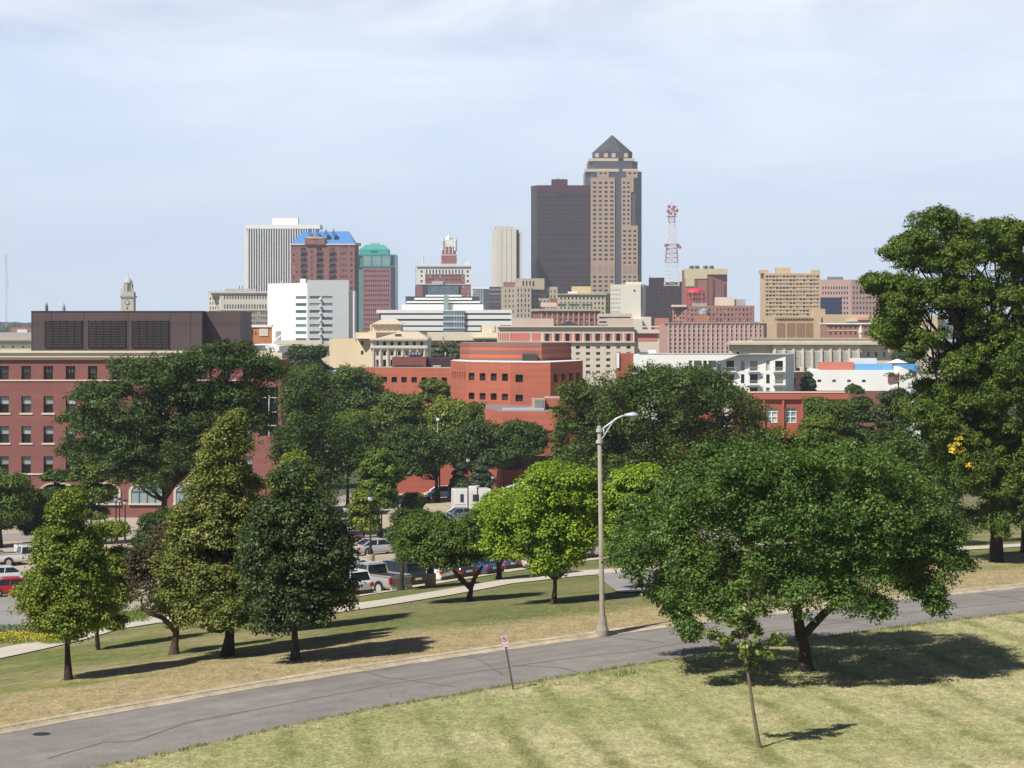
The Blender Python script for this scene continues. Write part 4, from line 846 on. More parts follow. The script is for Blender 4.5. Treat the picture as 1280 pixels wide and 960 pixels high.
fbox(b, 'vent', MATS['glass_dark'], 792, 793.8, 362, 364, d-.1, .2); fbox(b, 'annex', pb, 800.5, 814, 396, None, d-4, 12); fbox(b, 'wall', mat('slit', (.30, .29, .27), .8), 801.2, 804, 356, None, d+1.2, 8)
fbox(b, 'base', pb, 790, 803, 398.5, None, d-8, 9)
d = 2035; b = B('shaded_brick_block', 'red brick high-rise standing in the shadow of the tallest tower', d, 840)
sb = mat('deep_red_brick', (.30, .07, .055), .9, .05)  # the block's own red brick colour
tier(b, [(807, d), (882, d)], 357, None, sb, [G(0, 15, .03, .98, rows(361, 5.2, 2.6, 9), .45, 'glass_dark', .4)], 26); fbox(b, 'penthouse', sb, 812.5, 832, 347, 357.2, d+3, 18); fbox(b, 'penthouse', sb, 832, 862, 352, 357.2, d+6, 14)
s = MB(); s.tube([(xpx(813, d), d+4, zpx(347, d)), (xpx(813, d), d+4, zpx(343, d))], .2, 4); s.build('aerial', grey, b)

# ---- lattice tower
d = 1950; b = thing('lattice_tower', 'red and white lattice communications tower with drum antennas', 'mast', (xpx(839.5, d), d, GZB))
redp = mat('mast_red', (.46, .15, .13), .6); whp = mat('mast_white', (.78, .78, .78), .6)
def latt(y0, y1, w0, w1, m, nseg, nm='lattice'):
    s = MB(); x = xpx(839.6, d); z0, z1 = zpx(y0, d), zpx(y1, d); cor = [(-1, -1), (1, -1), (1, 1), (-1, 1)]
    W_ = lambda t: (w0+(w1-w0)*t)/F*d/2
    for a, c in cor: s.tube([(x+a*W_(0), d+c*W_(0), z0), (x+a*W_(1), d+c*W_(1), z1)], .27, 5)
    for k in range(nseg):
        t0, t1 = k/nseg, (k+1)/nseg
        for i in range(4):
            a, c = cor[i], cor[(i+1) % 4]; p = (x+a[0]*W_(t0), d+a[1]*W_(t0), z0+(z1-z0)*t0); q = (x+c[0]*W_(t1), d+c[1]*W_(t1), z0+(z1-z0)*t1); r_ = (x+c[0]*W_(t0), d+c[1]*W_(t0), z0+(z1-z0)*t0); p2 = (x+a[0]*W_(t1), d+a[1]*W_(t1), z0+(z1-z0)*t1)
            s.tube([p, q], .11, 4); s.tube([r_, p2], .11, 4); s.tube([p, r_], .13, 4)
    s.build(nm, m, b)
latt(357, 328, 17.5, 15, whp, 6); latt(328, 305, 15, 12.5, redp, 4); latt(305, 278, 12.5, 9, whp, 6); latt(278, 258, 7.5, 7.5, redp, 3)
s = MB(); x = xpx(839.6, d)
for px, y, r in ((836, 258.5, 1.6), (843, 259.5, 1.5), (834.8, 264.5, 1.7), (845.6, 264, 1.6), (840, 262, 1.5), (838, 267, 1.5), (843.6, 268, 1.3)): s.lathe((xpx(px, d), d-2.5, zpx(y+1.6, d)), [(.2, 0), (r, .8), (r, 2.2), (r*.6, 2.8), (0, 2.9)], 9)
for px, y in ((831.5, 306.5), (834, 306), (847.8, 307.5), (849.5, 309)): s.lathe((xpx(px, d), d-2.5, zpx(y+2.2, d)), [(.2, 0), (1.3, .8), (1.3, 2.6), (0, 3)], 9)
s.build('drum_antenna', mat('drum_red', (.46, .17, .15), .6), b); s = MB()
for px, y in ((840.5, 258), (845, 262), (834.4, 312)): s.lathe((xpx(px, d), d-3.4, zpx(y+1, d)), [(.2, 0), (1.1, .5), (1.1, 2), (0, 2.2)], 9)
s.build('drum_antenna', mat('drum_white', (.7, .66, .66), .6), b); s = MB(); s.box(x-6, x+6.6, d-3, d+3, zpx(305.6, d), zpx(304.8, d)); s.box(x-4.6, x+4.6, d-3, d+3, zpx(271, d), zpx(270.4, d)); s.tube([(x, d, zpx(258, d)), (x, d, zpx(252, d))], .15, 4); s.build('platform', redp, b)

# ---- right downtown group
d = 1500; b = B('cream_top_block', 'brick block with broad cream top band and rooftop cooling units', d, 883)
ct = mat('ctb_brick', (.30, .125, .10), .9, .05)
tier(b, [(857, d), (884.5, d), (909, d+3)], 336.4, None, ct, [], depth=30, name='wall'); s = MB(); fbox(None, '', None, 856.5, 884, 336, 348.5, d-.5, 8, s); fbox(None, '', None, 884, 909.5, 336, 343, d-.4, 8, s); fbox(None, '', None, 856.8, 868, 348, 358, d-.45, 1, s); s.build('top_band', mat('ctb_cream', (.58, .49, .31), .85, .04), b)
s = MB()
for px in (870, 884, 890.5, 901.5): fbox(None, '', None, px, px+1, 348, 385, d-.3, .3, s)
s.build('pipe', mat('ctb_dark', (.13, .07, .06), .8), b)
for px in (862, 869, 879.5, 887): fbox(b, 'cooling_unit', mat('cool', (.20, .23, .27), .6), px, px+5.5, 332, 336.4, d+6, 5); fbox(b, 'cooling_fan', dark, px+1.4, px+4.6, 333, 335.5, d+5.6, .5)
d = 1180; b = thing('red_sculpture', 'bright red umbrella-shaped steel structure above the pink rooftops', 'sculpture', (xpx(868, d), d, GZB)); rd = mat('bright_red', (.62, .03, .07), .5)
MB().lathe((xpx(869, d), d, zpx(365.5, d)), [(4.8, 0), (4.4, .9), (3, 1.9), (0, 2.4)], 14).build('dome', rd, b)
s = MB()
for px in (859, 863, 868, 874, 880): s.tube([(xpx(px, d), d, GZB), (xpx(px, d), d, zpx(365.8, d))], .32, 5)
for y in (368, 374): s.tube([(xpx(858, d), d, zpx(y, d)), (xpx(881, d), d, zpx(y, d))], .3, 5)
s.build('frame', rd, b)
d = 1100; b = B('loft_building', 'low pinkish brick loft building with many mixed windows and cream penthouse', d, 895)
lb = mat('loft_brick', (.34, .17, .14), .9, .08, .2)
tier(b, [(840.5, d+4), (857, d), (883, d)], 383, None, lb, [G(1, 5, .04, .96, rows(386, 6, 3.2, 5), .4, 'glass_mix', .4), G(0, 4, .04, .96, rows(386, 5, 2.6, 5), .5, 'glass_mix', .4)]); fbox(b, 'cornice', cream, 840, 858, 381, 383.6, d-.8, 6)
tier(b, [(882.5, d+2), (943, d+2)], 382, None, lb, [G(0, 12, .04, .97, rows(385.5, 6.2, 3.4, 5), .42, 'glass_mix', .4)], 20); fbox(b, 'penthouse', cream, 895, 918, 371.5, 382.2, d+8, 8); fbox(b, 'penthouse', grey, 918, 932, 374, 382.2, d+9, 8); fbox(b, 'rooftop_unit', grey, 866, 884, 379, 383, d+5, 6)
s = MB(); s.lathe((xpx(879.5, d-12), d-12, zpx(393, d)), [(2.4, 0), (2.4, 2.2), (0, 3)], 14); s.build('water_tank', mat('tank', (.35, .38, .40), .5), b); fbox(b, 'water_tank', mat('tank_base', (.45, .18, .13), .9), 870, 887, 394.2, None, d-14, 5)
d = 1000; b = B('red_gable_block', 'small salmon brick block left of the pink striped building', d, 826); fbox(b, 'wall', mat('salmon', (.50, .20, .14), .9), 820, 836, 397.5, None, d, 10)
d = 800; b = B('striped_apartments', 'long pink and pale grey vertically striped apartment block', d, 895)
tier(b, [(832, d+5), (834, d), (954.5, d), (958.5, d+14)], 404, None, mat('sa_wall', (.50, .30, .25), .85, .05), [G(1, 20, .012, .99, rows(407, 5.3, 3.3, 8), .34, 'glass_grey', .35)], coping=None)
s = MB()
for k in range(20): fbox(None, '', None, 835.3+k*5.95, 836.4+k*5.95, 405, 446, d-.25, .25, s)
s.build('pilaster', mat('sa_pale', (.52, .46, .42), .85), b); fbox(b, 'coping', mat('sa_cop', (.36, .30, .28), .8), 831.8, 955, 403.2, 404.4, d-.4, 10)

d = 1200; b = B('tan_hotel', 'tan brick slab building with dense horizontal rows of windows', d, 987)
tier(b, [(950, d+12), (955.5, d), (1025.3, d)], 341.5, None, tan, [G(1, 16, .02, .985, rows(344.3, 4.75, 2.5, 12), .78, 'glass_mix', .4, cap=200)]); fbox(b, 'penthouse', tan, 971.5, 988, 334.5, 341.6, d+6, 10)
fbox(b, 'parapet', tan, 950.2, 961, 337.4, 341.6, d+.6, 8); fbox(b, 'parapet', tan, 1016, 1025.1, 337.4, 341.6, d+.6, 8)
d = 980; b = B('tan_hall', 'low tan brick hall with four brown panels and a raised corner pier', d, 1000)
tier(b, [(952, d+8), (955.5, d), (1018, d)], 396, None, tan, [G(0, 1, .1, .9, [(400, 402)], .5, 'glass_dark', .3)], depth=25); fbox(b, 'pier', tan, 1017.5, 1031.6, 386, None, d-2, 12); fbox(b, 'slot', mat('hall_slot', (.12, .06, .04), .8), 1026.4, 1028.5, 397, None, d-2.1, .2)
fbox(b, 'frieze', mat('hall_frieze', (.45, .31, .16), .9), 968, 1017, 396.2, 399, d-.4, 3); s = MB()
for px in (971, 983.6, 995.4, 1007): fbox(None, '', None, px, px+10.2, 403.5, 430, d-.25, .3, s)
s.build('brown_panel', mat('hall_panel', (.27, .16, .09), .9, .15, .8), b); s = MB()
for k in range(14): fbox(None, '', None, 972+k*3.3, 973.4+k*3.3, 397.6, 399.6, d-.6, .3, s)
s.build('vent', MATS['glass_dark'], b)
d = 1060; b = B('tan_annex', 'long low tan roofline running right behind the small brick terrace', d, 1070); fbox(b, 'wall', tan, 1028, 1106, 393, None, d, 20); fbox(b, 'penthouse', mat('rose', (.62, .30, .28), .8), 1073, 1084, 396.5, 400, d-3, 5); fbox(b, 'penthouse', cream, 1059, 1072, 399.5, 402, d-3, 4)
d = 1320; b = B('pink_office', 'pink stone office with grid of square windows and one large dark blue glass panel', d, 1070)
tier(b, [(1023, d), (1064, d), (1112, d+9)], 349.5, None, pinkst, [G(0, 10, .1, .93, rows(358.2, 6.3, 3.2, 2), .5, 'glass_dark', .4), G(0, 3, .66, .93, rows(371, 6.2, 3.2, 7), .5, 'glass_dark', .4), G(1, 11, .03, .97, rows(358.2, 6.3, 3.2, 9), .5, 'glass_dark', .4)])
fbox(b, 'glass_panel', mat('blue_panel', (.018, .03, .07), .25), 1025.5, 1051.8, 371.8, 396, d-.3, .3); fbox(b, 'penthouse', mat('pk_pent', (.16, .18, .22), .6), 1035.5, 1054, 346, 349.6, d+8, 6)
d = 900; b = B('brick_terrace', 'low brick block with small windows and white eaves left of the tall leafy tree', d, 1075)
tier(b, [(1033, d), (1112, d)], 405, None, mat('terr_brick', (.36, .17, .12), .9, .05), [G(0, 12, .03, .97, rows(407.5, 7.4, 3.4, 4), .35, 'glass_dark', .3)], 18); fbox(b, 'eaves', white, 1032.5, 1113, 403.6, 405.3, d-.8, 19); fbox(b, 'belt', cream, 1033, 1112, 413, 413.8, d-.2, .2)
s = MB(); s.tube([(xpx(1073, d), d-6, zpx(428, d)), (xpx(1073, d), d-6, zpx(418, d))], .8, 8); s.lathe((xpx(1073, d), d-6, zpx(418, d)), [(.8, 0), (1.1, .8), (.6, 2.5), (.1, 4)], 8); s.build('chimney', cream, b)
d = 1250; b = B('ochre_block', 'ochre block glimpsed through the tall tree at right', d, 1155)
tier(b, [(1140, d), (1172, d), (1182, d+10)], 395, None, mat('ochre_w', (.60, .47, .27), .9), [G(0, 5, .1, .9, rows(405, 7, 3, 5), .3, 'glass_grey', .3)])
d = 1010; b = B('viaduct', 'pale concrete viaduct on columns seen left of the tall tree trunk', d, 1150, 'bridge'); fbox(b, 'deck', mat('via', (.42, .41, .38), .8), 1118, 1240, 424.4, 427, d, 8); s = MB()
for px in range(1122, 1240, 8): fbox(None, '', None, px, px+2, 427, None, d+2, 2, s)
s.build('column', mat('via_col', (.5, .49, .45), .8), b)
d = 1400; b = B('brown_block', 'brown block glimpsed between branches behind the tall tree', d, 1130); fbox(b, 'wall', mat('br_b', (.25, .12, .10), .9), 1112, 1141, 405, None, d, 20)
b = B('pale_warehouse', 'pale low warehouse glimpsed behind the branches of the tall tree', 800, 1195); fbox(b, 'wall', cream, 1168, 1260, 440, None, 800, 20)

# ---- neoclassical building
d = 610; b = B('neoclassical_hall', 'long limestone neoclassical hall with tall arched windows between pilasters', d, 1020)
nl = mat('neo_stone', (.66, .57, .44), .9, .08, .2, stain=.10)
tier(b, [(911.5, d+6), (914, d), (1105, d)], 430, None, nl, [], depth=22, name='wall')
tier(b, [(966, d-2.6), (1077, d-2.6)], 431.2, None, nl, [], 4, name='wall')
aw = mat('arch_pale', (.42, .44, .42), .5)
for k in range(9):
    px = 974.4+k*11.6; x = xpx(px, d-2.7); s = MB(); hw = .95; z0, z1 = zpx(457, d), zpx(443, d); y = d-2.68
    pts = [(x-hw, y, z0), (x+hw, y, z0)]+[(x+hw*math.cos(t*math.pi/8), y, z1+hw*1.1*math.sin(t*math.pi/8)) for t in range(9)]
    so_ = MB().poly(pts).build('arched_window', mat('neo_glass', (.34, .36, .33), .35), b)
    m_ = MB()
    for t in (-.45, .45): m_.box(x+t-.06, x+t+.06, y-.08, y-.02, z0, z1+.6)
    for z in (z0+1.2, z0+2.2, z1): m_.box(x-hw, x+hw, y-.08, y-.02, z-.05, z+.05)
    m_.build('muntin', mat('neo_munt', (.62, .60, .52), .6), so_); fbox(b, 'window', MATS['glass_dark'], px-1.8, px+1.8, 459.5, 463, d-2.75, .1)
s = MB()
for k in range(10): fbox(None, '', None, 967.4+k*11.6, 970.2+k*11.6, 436, 470, d-3.3, .7, s)
s.build('pilaster', nl, b); s = MB(); fbox(None, '', None, 911, 1106, 428.6, 431, d-3.6, 9, s); fbox(None, '', None, 913, 1104, 426, 428.6, d-.5, 6, s); s.build('cornice', mat('neo_corn', (.52, .46, .37), .9, .1, .5), b)
fbox(b, 'attic', nl, 940, 1088, 423.4, 428.7, d+3, 12); fbox(b, 'coping', mat('neo_cop', (.40, .37, .31), .9), 939.5, 1088.5, 422.6, 423.6, d+2.6, 13)
s = MB()
for k in range(60): fbox(None, '', None, 966+k*1.85, 966.9+k*1.85, 431.2, 432.4, d-3.0, .4, s)
s.build('dentils', cream, b)
tier(b, [(1077, d-.8), (1112, d-.8)], 432, None, nl, [G(0, 3, .1, .95, [(440, 446), (455, 460)], .28, 'glass_mix', .4)], 3, name='wall')

# ---- pale and red striped government block
d = 600; b = B('state_office', 'wide cream office block with salmon bands and square upper windows', d, 740)
sc = mat('state_cream', (.62, .54, .44), .85, .04, .2); sr = mat('salmon_band', (.56, .19, .15), .85, .05)
tier(b, [(621.5, d+2), (793, d+2)], 408, None, sc, [G(0, 9, (678-621.5)/171.5, (792-621.5)/171.5, [(416.8, 426.4)], .42, 'glass_dark', .6), G(0, 9, (678-621.5)/171.5, (792-621.5)/171.5, rows(432.3, 7.75, 3.6, 5), .40, 'glass_mix', .45)], 26, roof=grey)
tier(b, [(792.9, d+3.2), (824, d+3.2)], 412, None, sc, [], 20, roof=mat('green_roof', (.36, .38, .30), .9)); 
fbox(b, 'salmon_panel', sr, 622.5, 635.5, 416.2, 426, d+1.9, .1); fbox(b, 'salmon_panel', sr, 637, 662, 416.2, 426, d+1.85, .1); fbox(b, 'salmon_panel', sr, 664.5, 675, 416.2, 426, d+1.85, .1)
for k in range(9):
    c0 = 678+k*12.63; fbox(b, 'salmon_panel', sr, c0+1.5, c0+3.2, 416.2, 426.8, d+1.85, .1); fbox(b, 'salmon_panel', sr, c0+9.4, c0+11.2, 416.2, 426.8, d+1.85, .1)
fbox(b, 'salmon_panel', sr, 794, 821.6, 416.5, 426.3, d+3.1, .1)
s = MB()
for px in (624, 626.8, 629.6, 632.4): fbox(None, '', None, px, px+.8, 416.2, 426, d+1.75, .1, s)
fbox(None, '', None, 621.3, 793.2, 426.4, 428.2, d+1.3, .6, s); fbox(None, '', None, 621.3, 824.4, 407.4, 409, d+1.2, .7, s); s.build('stone_trim', cream, b)
for a, c, y in ((640, 667, 397.8), (667, 692, 398.2), (760, 791.5, 397.6)): fbox(b, 'penthouse', mat('state_pent', (.50, .40, .32), .85, .05), a, c, y, 408.2, d+9, 9)
s = MB(); x = xpx(713, d); z = zpx(408, d); s.poly([(xpx(695, d), d+12, z), (xpx(729, d), d+12, z), (x, d+12, zpx(401, d))]); s.poly([(xpx(729, d), d+12, z), (x, d+22, z), (x, d+12, zpx(401, d))]); s.poly([(x, d+22, z), (xpx(695, d), d+12, z), (x, d+12, zpx(401, d))]); s.build('skylight', mat('skylight', (.06, .07, .09), .3), b)
s = MB()
for k in range(20): fbox(None, '', None, 693+k*3.4, 695.2+k*3.4, 405.8, 408, d+10, 1, s)
s.build('roof_rail', mat('rail_dark', (.10, .09, .10), .7), b)

# ---- terracotta brick complex
b = B('terracotta_complex', 'faceted terracotta brick complex with banded upper drum and square windows', 330, 650); d = 330
lowb = mat('low_brick', (.33, .095, .065), .9, .08, .3, joint=.5)
band = mat('drum_brick', (.46, .12, .065), .9, .08, .3); bandg = mat('drum_band', (.20, .115, .105), .9, .06)
dch = [(575, d+30), (587, d+24), (626, d+20), (677, d+18), (714, d+29)]
tier(b, dch, 428.8, 456, band, [], 12, name='drum', dref=d+20, roof=mat('drum_roof', (.30, .17, .14), .9))
Pd = [Vector((xpx(p, q), q, 0)) for p, q in dch]; s = MB()
for i in range(4):
    o, u, n, L_ = frame_of(Pd[i], Pd[i+1])
    for yt, yb in ((428.7, 433.6), (438, 442.4), (447.5, 452)): s.obox(o, u, n, -.02, L_+.02, zpx(yb, d+20), zpx(yt, d+20), -.05, .06)
s.build('brick_band', bandg, b)
fbox(b, 'louvre_box', dark, 653, 672, 443.5, 456, d+17, 3)
mch = [(563.5, d+16), (583.5, d+7), (638, d+1), (688, d), (728.5, d+15.5)]
tier(b, mch, 453.4, None, rust, [G(0, 6, .05, .95, [(467, 476)], .55, 'glass_dark', .25), G(1, 4, .05, .99, [(467.3, 476.8), (492.5, 501)], .58, 'glass_dark', .4, cols=[.11, .365, .62, .875]), G(2, 3, .05, .99, [(468.5, 478), (493.5, 502)], .60, 'glass_dark', .4, cols=[.22], ), G(3, 4, .05, .97, [(468, 478)], .55, 'glass_dark', .4)], 14, name='wall', dref=d, roof=white)
s = MB(); Pm = [Vector((xpx(p, q), q, 0)) for p, q in mch]
for i in range(4): o, u, n, L_ = frame_of(Pm[i], Pm[i+1]); s.obox(o, u, n, 0, L_, zpx(453.4, d)-.02, zpx(452.7, d), -.5, .05)
s.build('coping', limestone, b)
# lower front wings
d = 300
tier(b, [(605.8, d+12), (628, d+1), (700, d), (742, d+2)], 514.6, 538, rust, [], 14, name='wall', roof=mat('wing_roof', (.22, .20, .21), .8))
tier(b, [(606.2, d+12.2), (628, d+1.3), (700, d+.3), (742, d+2.3)], 537.9, None, lowb, [G(1, 1, .0, 1, [(570, 588)], .98, 'glass_dark', 1.5), G(2, 1, 0, 1, [(570, 588)], .98, 'glass_dark', 1.5)], 13, name='wall')
tier(b, [(681, d+9), (750, d+9)], 497.5, 515, rust, [G(0, 1, 0, .8, [(508.5, 515)], .95, 'glass_dark', 1.0)], 8, name='wall', roof=grey)
fbox(b, 'rooftop_unit', mat('unit_grey', (.42, .44, .45), .5, .1), 628, 680, 510.8, 516, d+5, 3.5); fbox(b, 'rooftop_unit', mat('unit_tan', (.45, .34, .24), .8), 665, 681, 498.5, 512, d+7, 3); fbox(b, 'louvre_box', mat('unit_louvre', (.2, .2, .2), .6), 668.5, 679.5, 499.8, 511, d+6.9, .1)
b = B('rust_annex', 'red brick ground-floor annex with dark openings under the spreading tree', 318, 545); d = 318
tier(b, [(488, d), (632, d)], 556, None, lowb, [G(0, 3, .03, .30, [(570, 596)], .6, 'glass_dark', 1.2), G(0, 1, .72, .99, [(572, 590)], 1, 'glass_dark', 1.2)], 14, roof=grey)
d = 380; b = B('low_brick_wing', 'low orange brick wing with square windows and dark plum penthouse', d, 510)
tier(b, [(457, d+6), (566, d)], 460, None, rust, [G(0, 7, .16, .96, [(471.8, 478.8)], .55, 'glass_dark', .4)], 20, roof=grey)
fbox(b, 'penthouse', mat('plum_brick', (.20, .075, .06), .9), 490, 532.5, 446.4, 461, d+8, 8); fbox(b, 'penthouse', mat('plum_metal', (.055, .028, .035), .6), 530, 567, 447.4, 461, d+9, 8)
fbox(b, 'louvre_box', dark, 493, 528, 456.6, 460.8, d+7.8, .3); fbox(b, 'rooftop_unit', mat('rtu', (.14, .13, .14), .6), 509, 527, 440, 446.5, d+11, 3)
s = MB()
for k in range(4): s.box(xpx(511+k*4, d+10), xpx(513.2+k*4, d+10), d+10.6, d+11, zpx(443.8, d+10), zpx(441, d+10))
s.build('cooling_fan', mat('rtu_fan', (.30, .32, .36), .5), b); fbox(b, 'rooftop_unit', grey, 541, 551, 456.8, 460.4, d+6, 2)
d = 430; b = B('arched_brick_house', 'small red brick house with two dark openings half hidden among trees', d, 436)
tier(b, [(416, d), (450, d)], 480, None, lowb, [G(0, 2, .3, .97, [(505, 516)], .62, 'glass_dark', .6)], 12, roof=grey)
s = MB(); fbox(None, '', None, 424, 449.5, 517, 519, d-.5, .5, s); s.build('sill', cream, b)
d = 470; b = B('pale_shed', 'low pale-roofed shed between the treetops and the hipped cream office', d, 422); fbox(b, 'wall', white, 405, 436, 462.5, None, d, 10); s = MB(); s.poly([(xpx(405, d), d-.2, zpx(464.5, d)), (xpx(437, d), d-.2, zpx(463.5, d)), (xpx(432, d), d+8, zpx(459, d)), (xpx(410, d), d+8, zpx(461, d))]); s.build('roof', mat('shed_roof', (.62, .64, .66), .5), b)

# ---- right middle ground
d = 430; b = B('white_apartments', 'modern white apartment block with recessed balconies and rooftop units', d, 930)
wa = mat('apartment_white', (.74, .74, .70), .7, .03)
tier(b, [(800, d+6), (982, d)], 443.4, None, wa, [G(0, 1, 0, 1, [(451, 463.5), (468, 479.5), (484.5, 498)], .024, 'glass_mix', .3, cols=[.547, .708, .88, .45, .35]), G(0, 1, 0, 1, [(451, 463.5), (468, 479.5), (484.5, 498)], .054, 'glass_mix', 1.0, cols=[.622, .783, .955, .50, .40])], 22, roof=grey, name='wall')
fbox(b, 'coping', mat('apt_cop', (.32, .3, .29), .8), 799.5, 982.4, 442.6, 443.6, d-.2, 2)
for uc in (.783, .955, .622):
    for y in (462.5, 479, 496):
        px = 800+182*uc; dd = d+6*(1-uc)-1.2; bl = fbox(b, 'balcony', wa, px-7.6, px+7.4, y+1.2, y+2.6, dd, 1.2); s = MB()
        for k in range(12): fbox(None, '', None, px-7.3+k*1.3, px-7.05+k*1.3, y-3.2, y+1.2, dd, .04, s)
        fbox(None, '', None, px-7.5, px+7.3, y-3.6, y-3.1, dd, .05, s); s.build('railing', mat('rail', (.35, .36, .36), .5), bl)
s = MB()
for a, c, y in ((919, 927, 439.5), (928, 936, 440.5), (921, 924, 437.5)): fbox(None, '', None, a, c, y, 443.5, d+8, 3, s)
s.build('rooftop_unit', mat('apt_unit', (.13, .13, .14), .6), b); 
b = B('white_parapet_block', 'low white-roofed block with brick end left of the white apartments', 470, 795); d = 470; fbox(b, 'wall', lowb, 772, 793, 442, None, d+1, 8); fbox(b, 'wall', white, 792, 842, 443.5, None, d, 14); fbox(b, 'coping', white, 771, 774, 441, 460, d+.6, 2); fbox(b, 'rooftop_unit', mat('dk_unit', (.10, .10, .12), .6), 800, 810, 440.4, 443.6, d+5, 3); fbox(b, 'rooftop_unit', white, 811, 820, 437.6, 443.6, d+5, 3)
d = 470; b = B('white_warehouse', 'low white warehouse with brown brick corner, red parapet and a blue roof block', d, 1070)
tier(b, [(981, d-2), (1013, d+2)], 465, None, mat('brown_brick', (.20, .11, .09), .9, .08), [G(0, 2, .1, .5, [(473, 482)], .4, 'glass', .3), G(0, 1, .7, .9, [(476, 490)], .8, 'glass_dark', .3)], 14, roof=white)
tier(b, [(1012.8, d+1.9), (1122, d)], 463.5, 488.5, white, [G(0, 4, .02, .7, [(474.7, 478)], .25, 'glass', .3)], 22, roof=white); fbox(b, 'wall', mat('bb2', (.22, .10, .08), .9), 1010, 1122, 488.5, None, d+.4, 20)
fbox(b, 'parapet', mat('salmon2', (.48, .16, .11), .9, .05), 1026.5, 1067.5, 452.8, 464, d+8, 5); fbox(b, 'roof_block', mat('sky_blue', (.13, .34, .60), .7, .08), 1069, 1115.5, 455, 465.2, d+7, 5); fbox(b, 'roof_block', mat('sky_blue2', (.10, .30, .55), .6, .03), 1121, 1148, 455.5, 464, d+9, 5)
fbox(b, 'rooftop_unit', mat('offwhite', (.70, .68, .66), .7), 1065, 1096, 448, 455.2, d+10, 4); fbox(b, 'panel', mat('bb2', (.22, .10, .08), .9), 1110, 1124, 468, 478, d-.2, .3)
s = MB(); x0, x1 = xpx(1124, d), xpx(1150, d); s.poly([(x0, d-1, zpx(458, d)), (x0, d-1, GZB), (x1, d-1, GZB), (x1, d-1, zpx(470, d))]); s.poly([(x0, d-1, zpx(458, d)), (x1, d-1, zpx(470, d)), (x1, d+10, zpx(470, d)), (x0, d+10, zpx(458, d))]); s.poly([(x0, d-1, GZB), (x0, d-1, zpx(458, d)), (x0, d+10, zpx(458, d)), (x0, d+10, GZB)]); s.build('ramp_wall', white, b)
s = MB(); s.lathe((xpx(1136, d), d+14, zpx(455, d)), [(2.4, 0), (1.2, .5), (0, .9)], 12); s.build('canopy', white, b)
d = 345; b = B('brick_school', 'red brick building with recessed bays and tall white-framed windows behind the near treetops', d, 990)
tier(b, [(926, d), (1060, d)], 499, None, mat('school_brick', (.34, .10, .065), .9, .08, .3, joint=.4), [G(0, 1, 0, 1, [(509.5, 528.5)], .105, 'glass_sun', .5, cols=[.29, .467, .645, .82])], 14, roof=white)
s = MB(); fbox(None, '', None, 925.5, 1060.5, 490.6, 499.2, d-.5, 6, s); 
for px in (955, 979, 1003, 1027): fbox(None, '', None, px-1.2, px+1.2, 499, None, d-.4, .4, s)
s.build('parapet', mat('school_par', (.38, .115, .075), .9, .06), b); s = MB()
for u in (.29, .467, .645, .82):
    px = 926+134*u
    for t in (-6.8, -.6, 6.2): fbox(None, '', None, px+t-.1, px+t+.9, 509.5, 528.5, d+.3, .12, s)
    for y in (509.5, 514, 520.5, 527.6): fbox(None, '', None, px-6.8, px+7, y, y+.9, d+.32, .12, s)
s.build('window_frame', white, b); fbox(b, 'coping', white, 925, 1061, 489.9, 490.7, d-.6, 1)
b = B('red_shop', 'red brick building glimpsed through gaps in the big dark oak', 360, 865); fbox(b, 'wall', lowb, 830, 905, 489, None, 360, 10)
# flag poles by the cream garage
for px, lab in ((537.5, 'flag pole with hanging flag, left of the pair by the cream garage'), (553.5, 'flag pole with hanging striped flag, right of the pair by the cream garage')):
    d = 600; b = thing('flag_pole', lab, 'flag pole', (xpx(px, d), d, GZB), 'flag poles')
    MB().tube([(xpx(px, d), d, GZB), (xpx(px, d), d, zpx(420, d))], [.2, .12], 6).build('pole', grey, b)
    s = MB(); x = xpx(px, d); zt = zpx(421, d)
    for k in range(4): s.poly([(x+.02, d-.05-.1*(k % 2), zt-k*.5), (x+.42-.03*k, d-.1, zt-k*.5-.1), (x+.40-.03*k, d-.1, zt-(k+1)*.5-.1), (x+.02, d-.05, zt-(k+1)*.5)])
    s.build('flag', mat('flag'+str(int(px)), (.16, .14, .30) if px < 540 else (.5, .18, .2), .9), b)
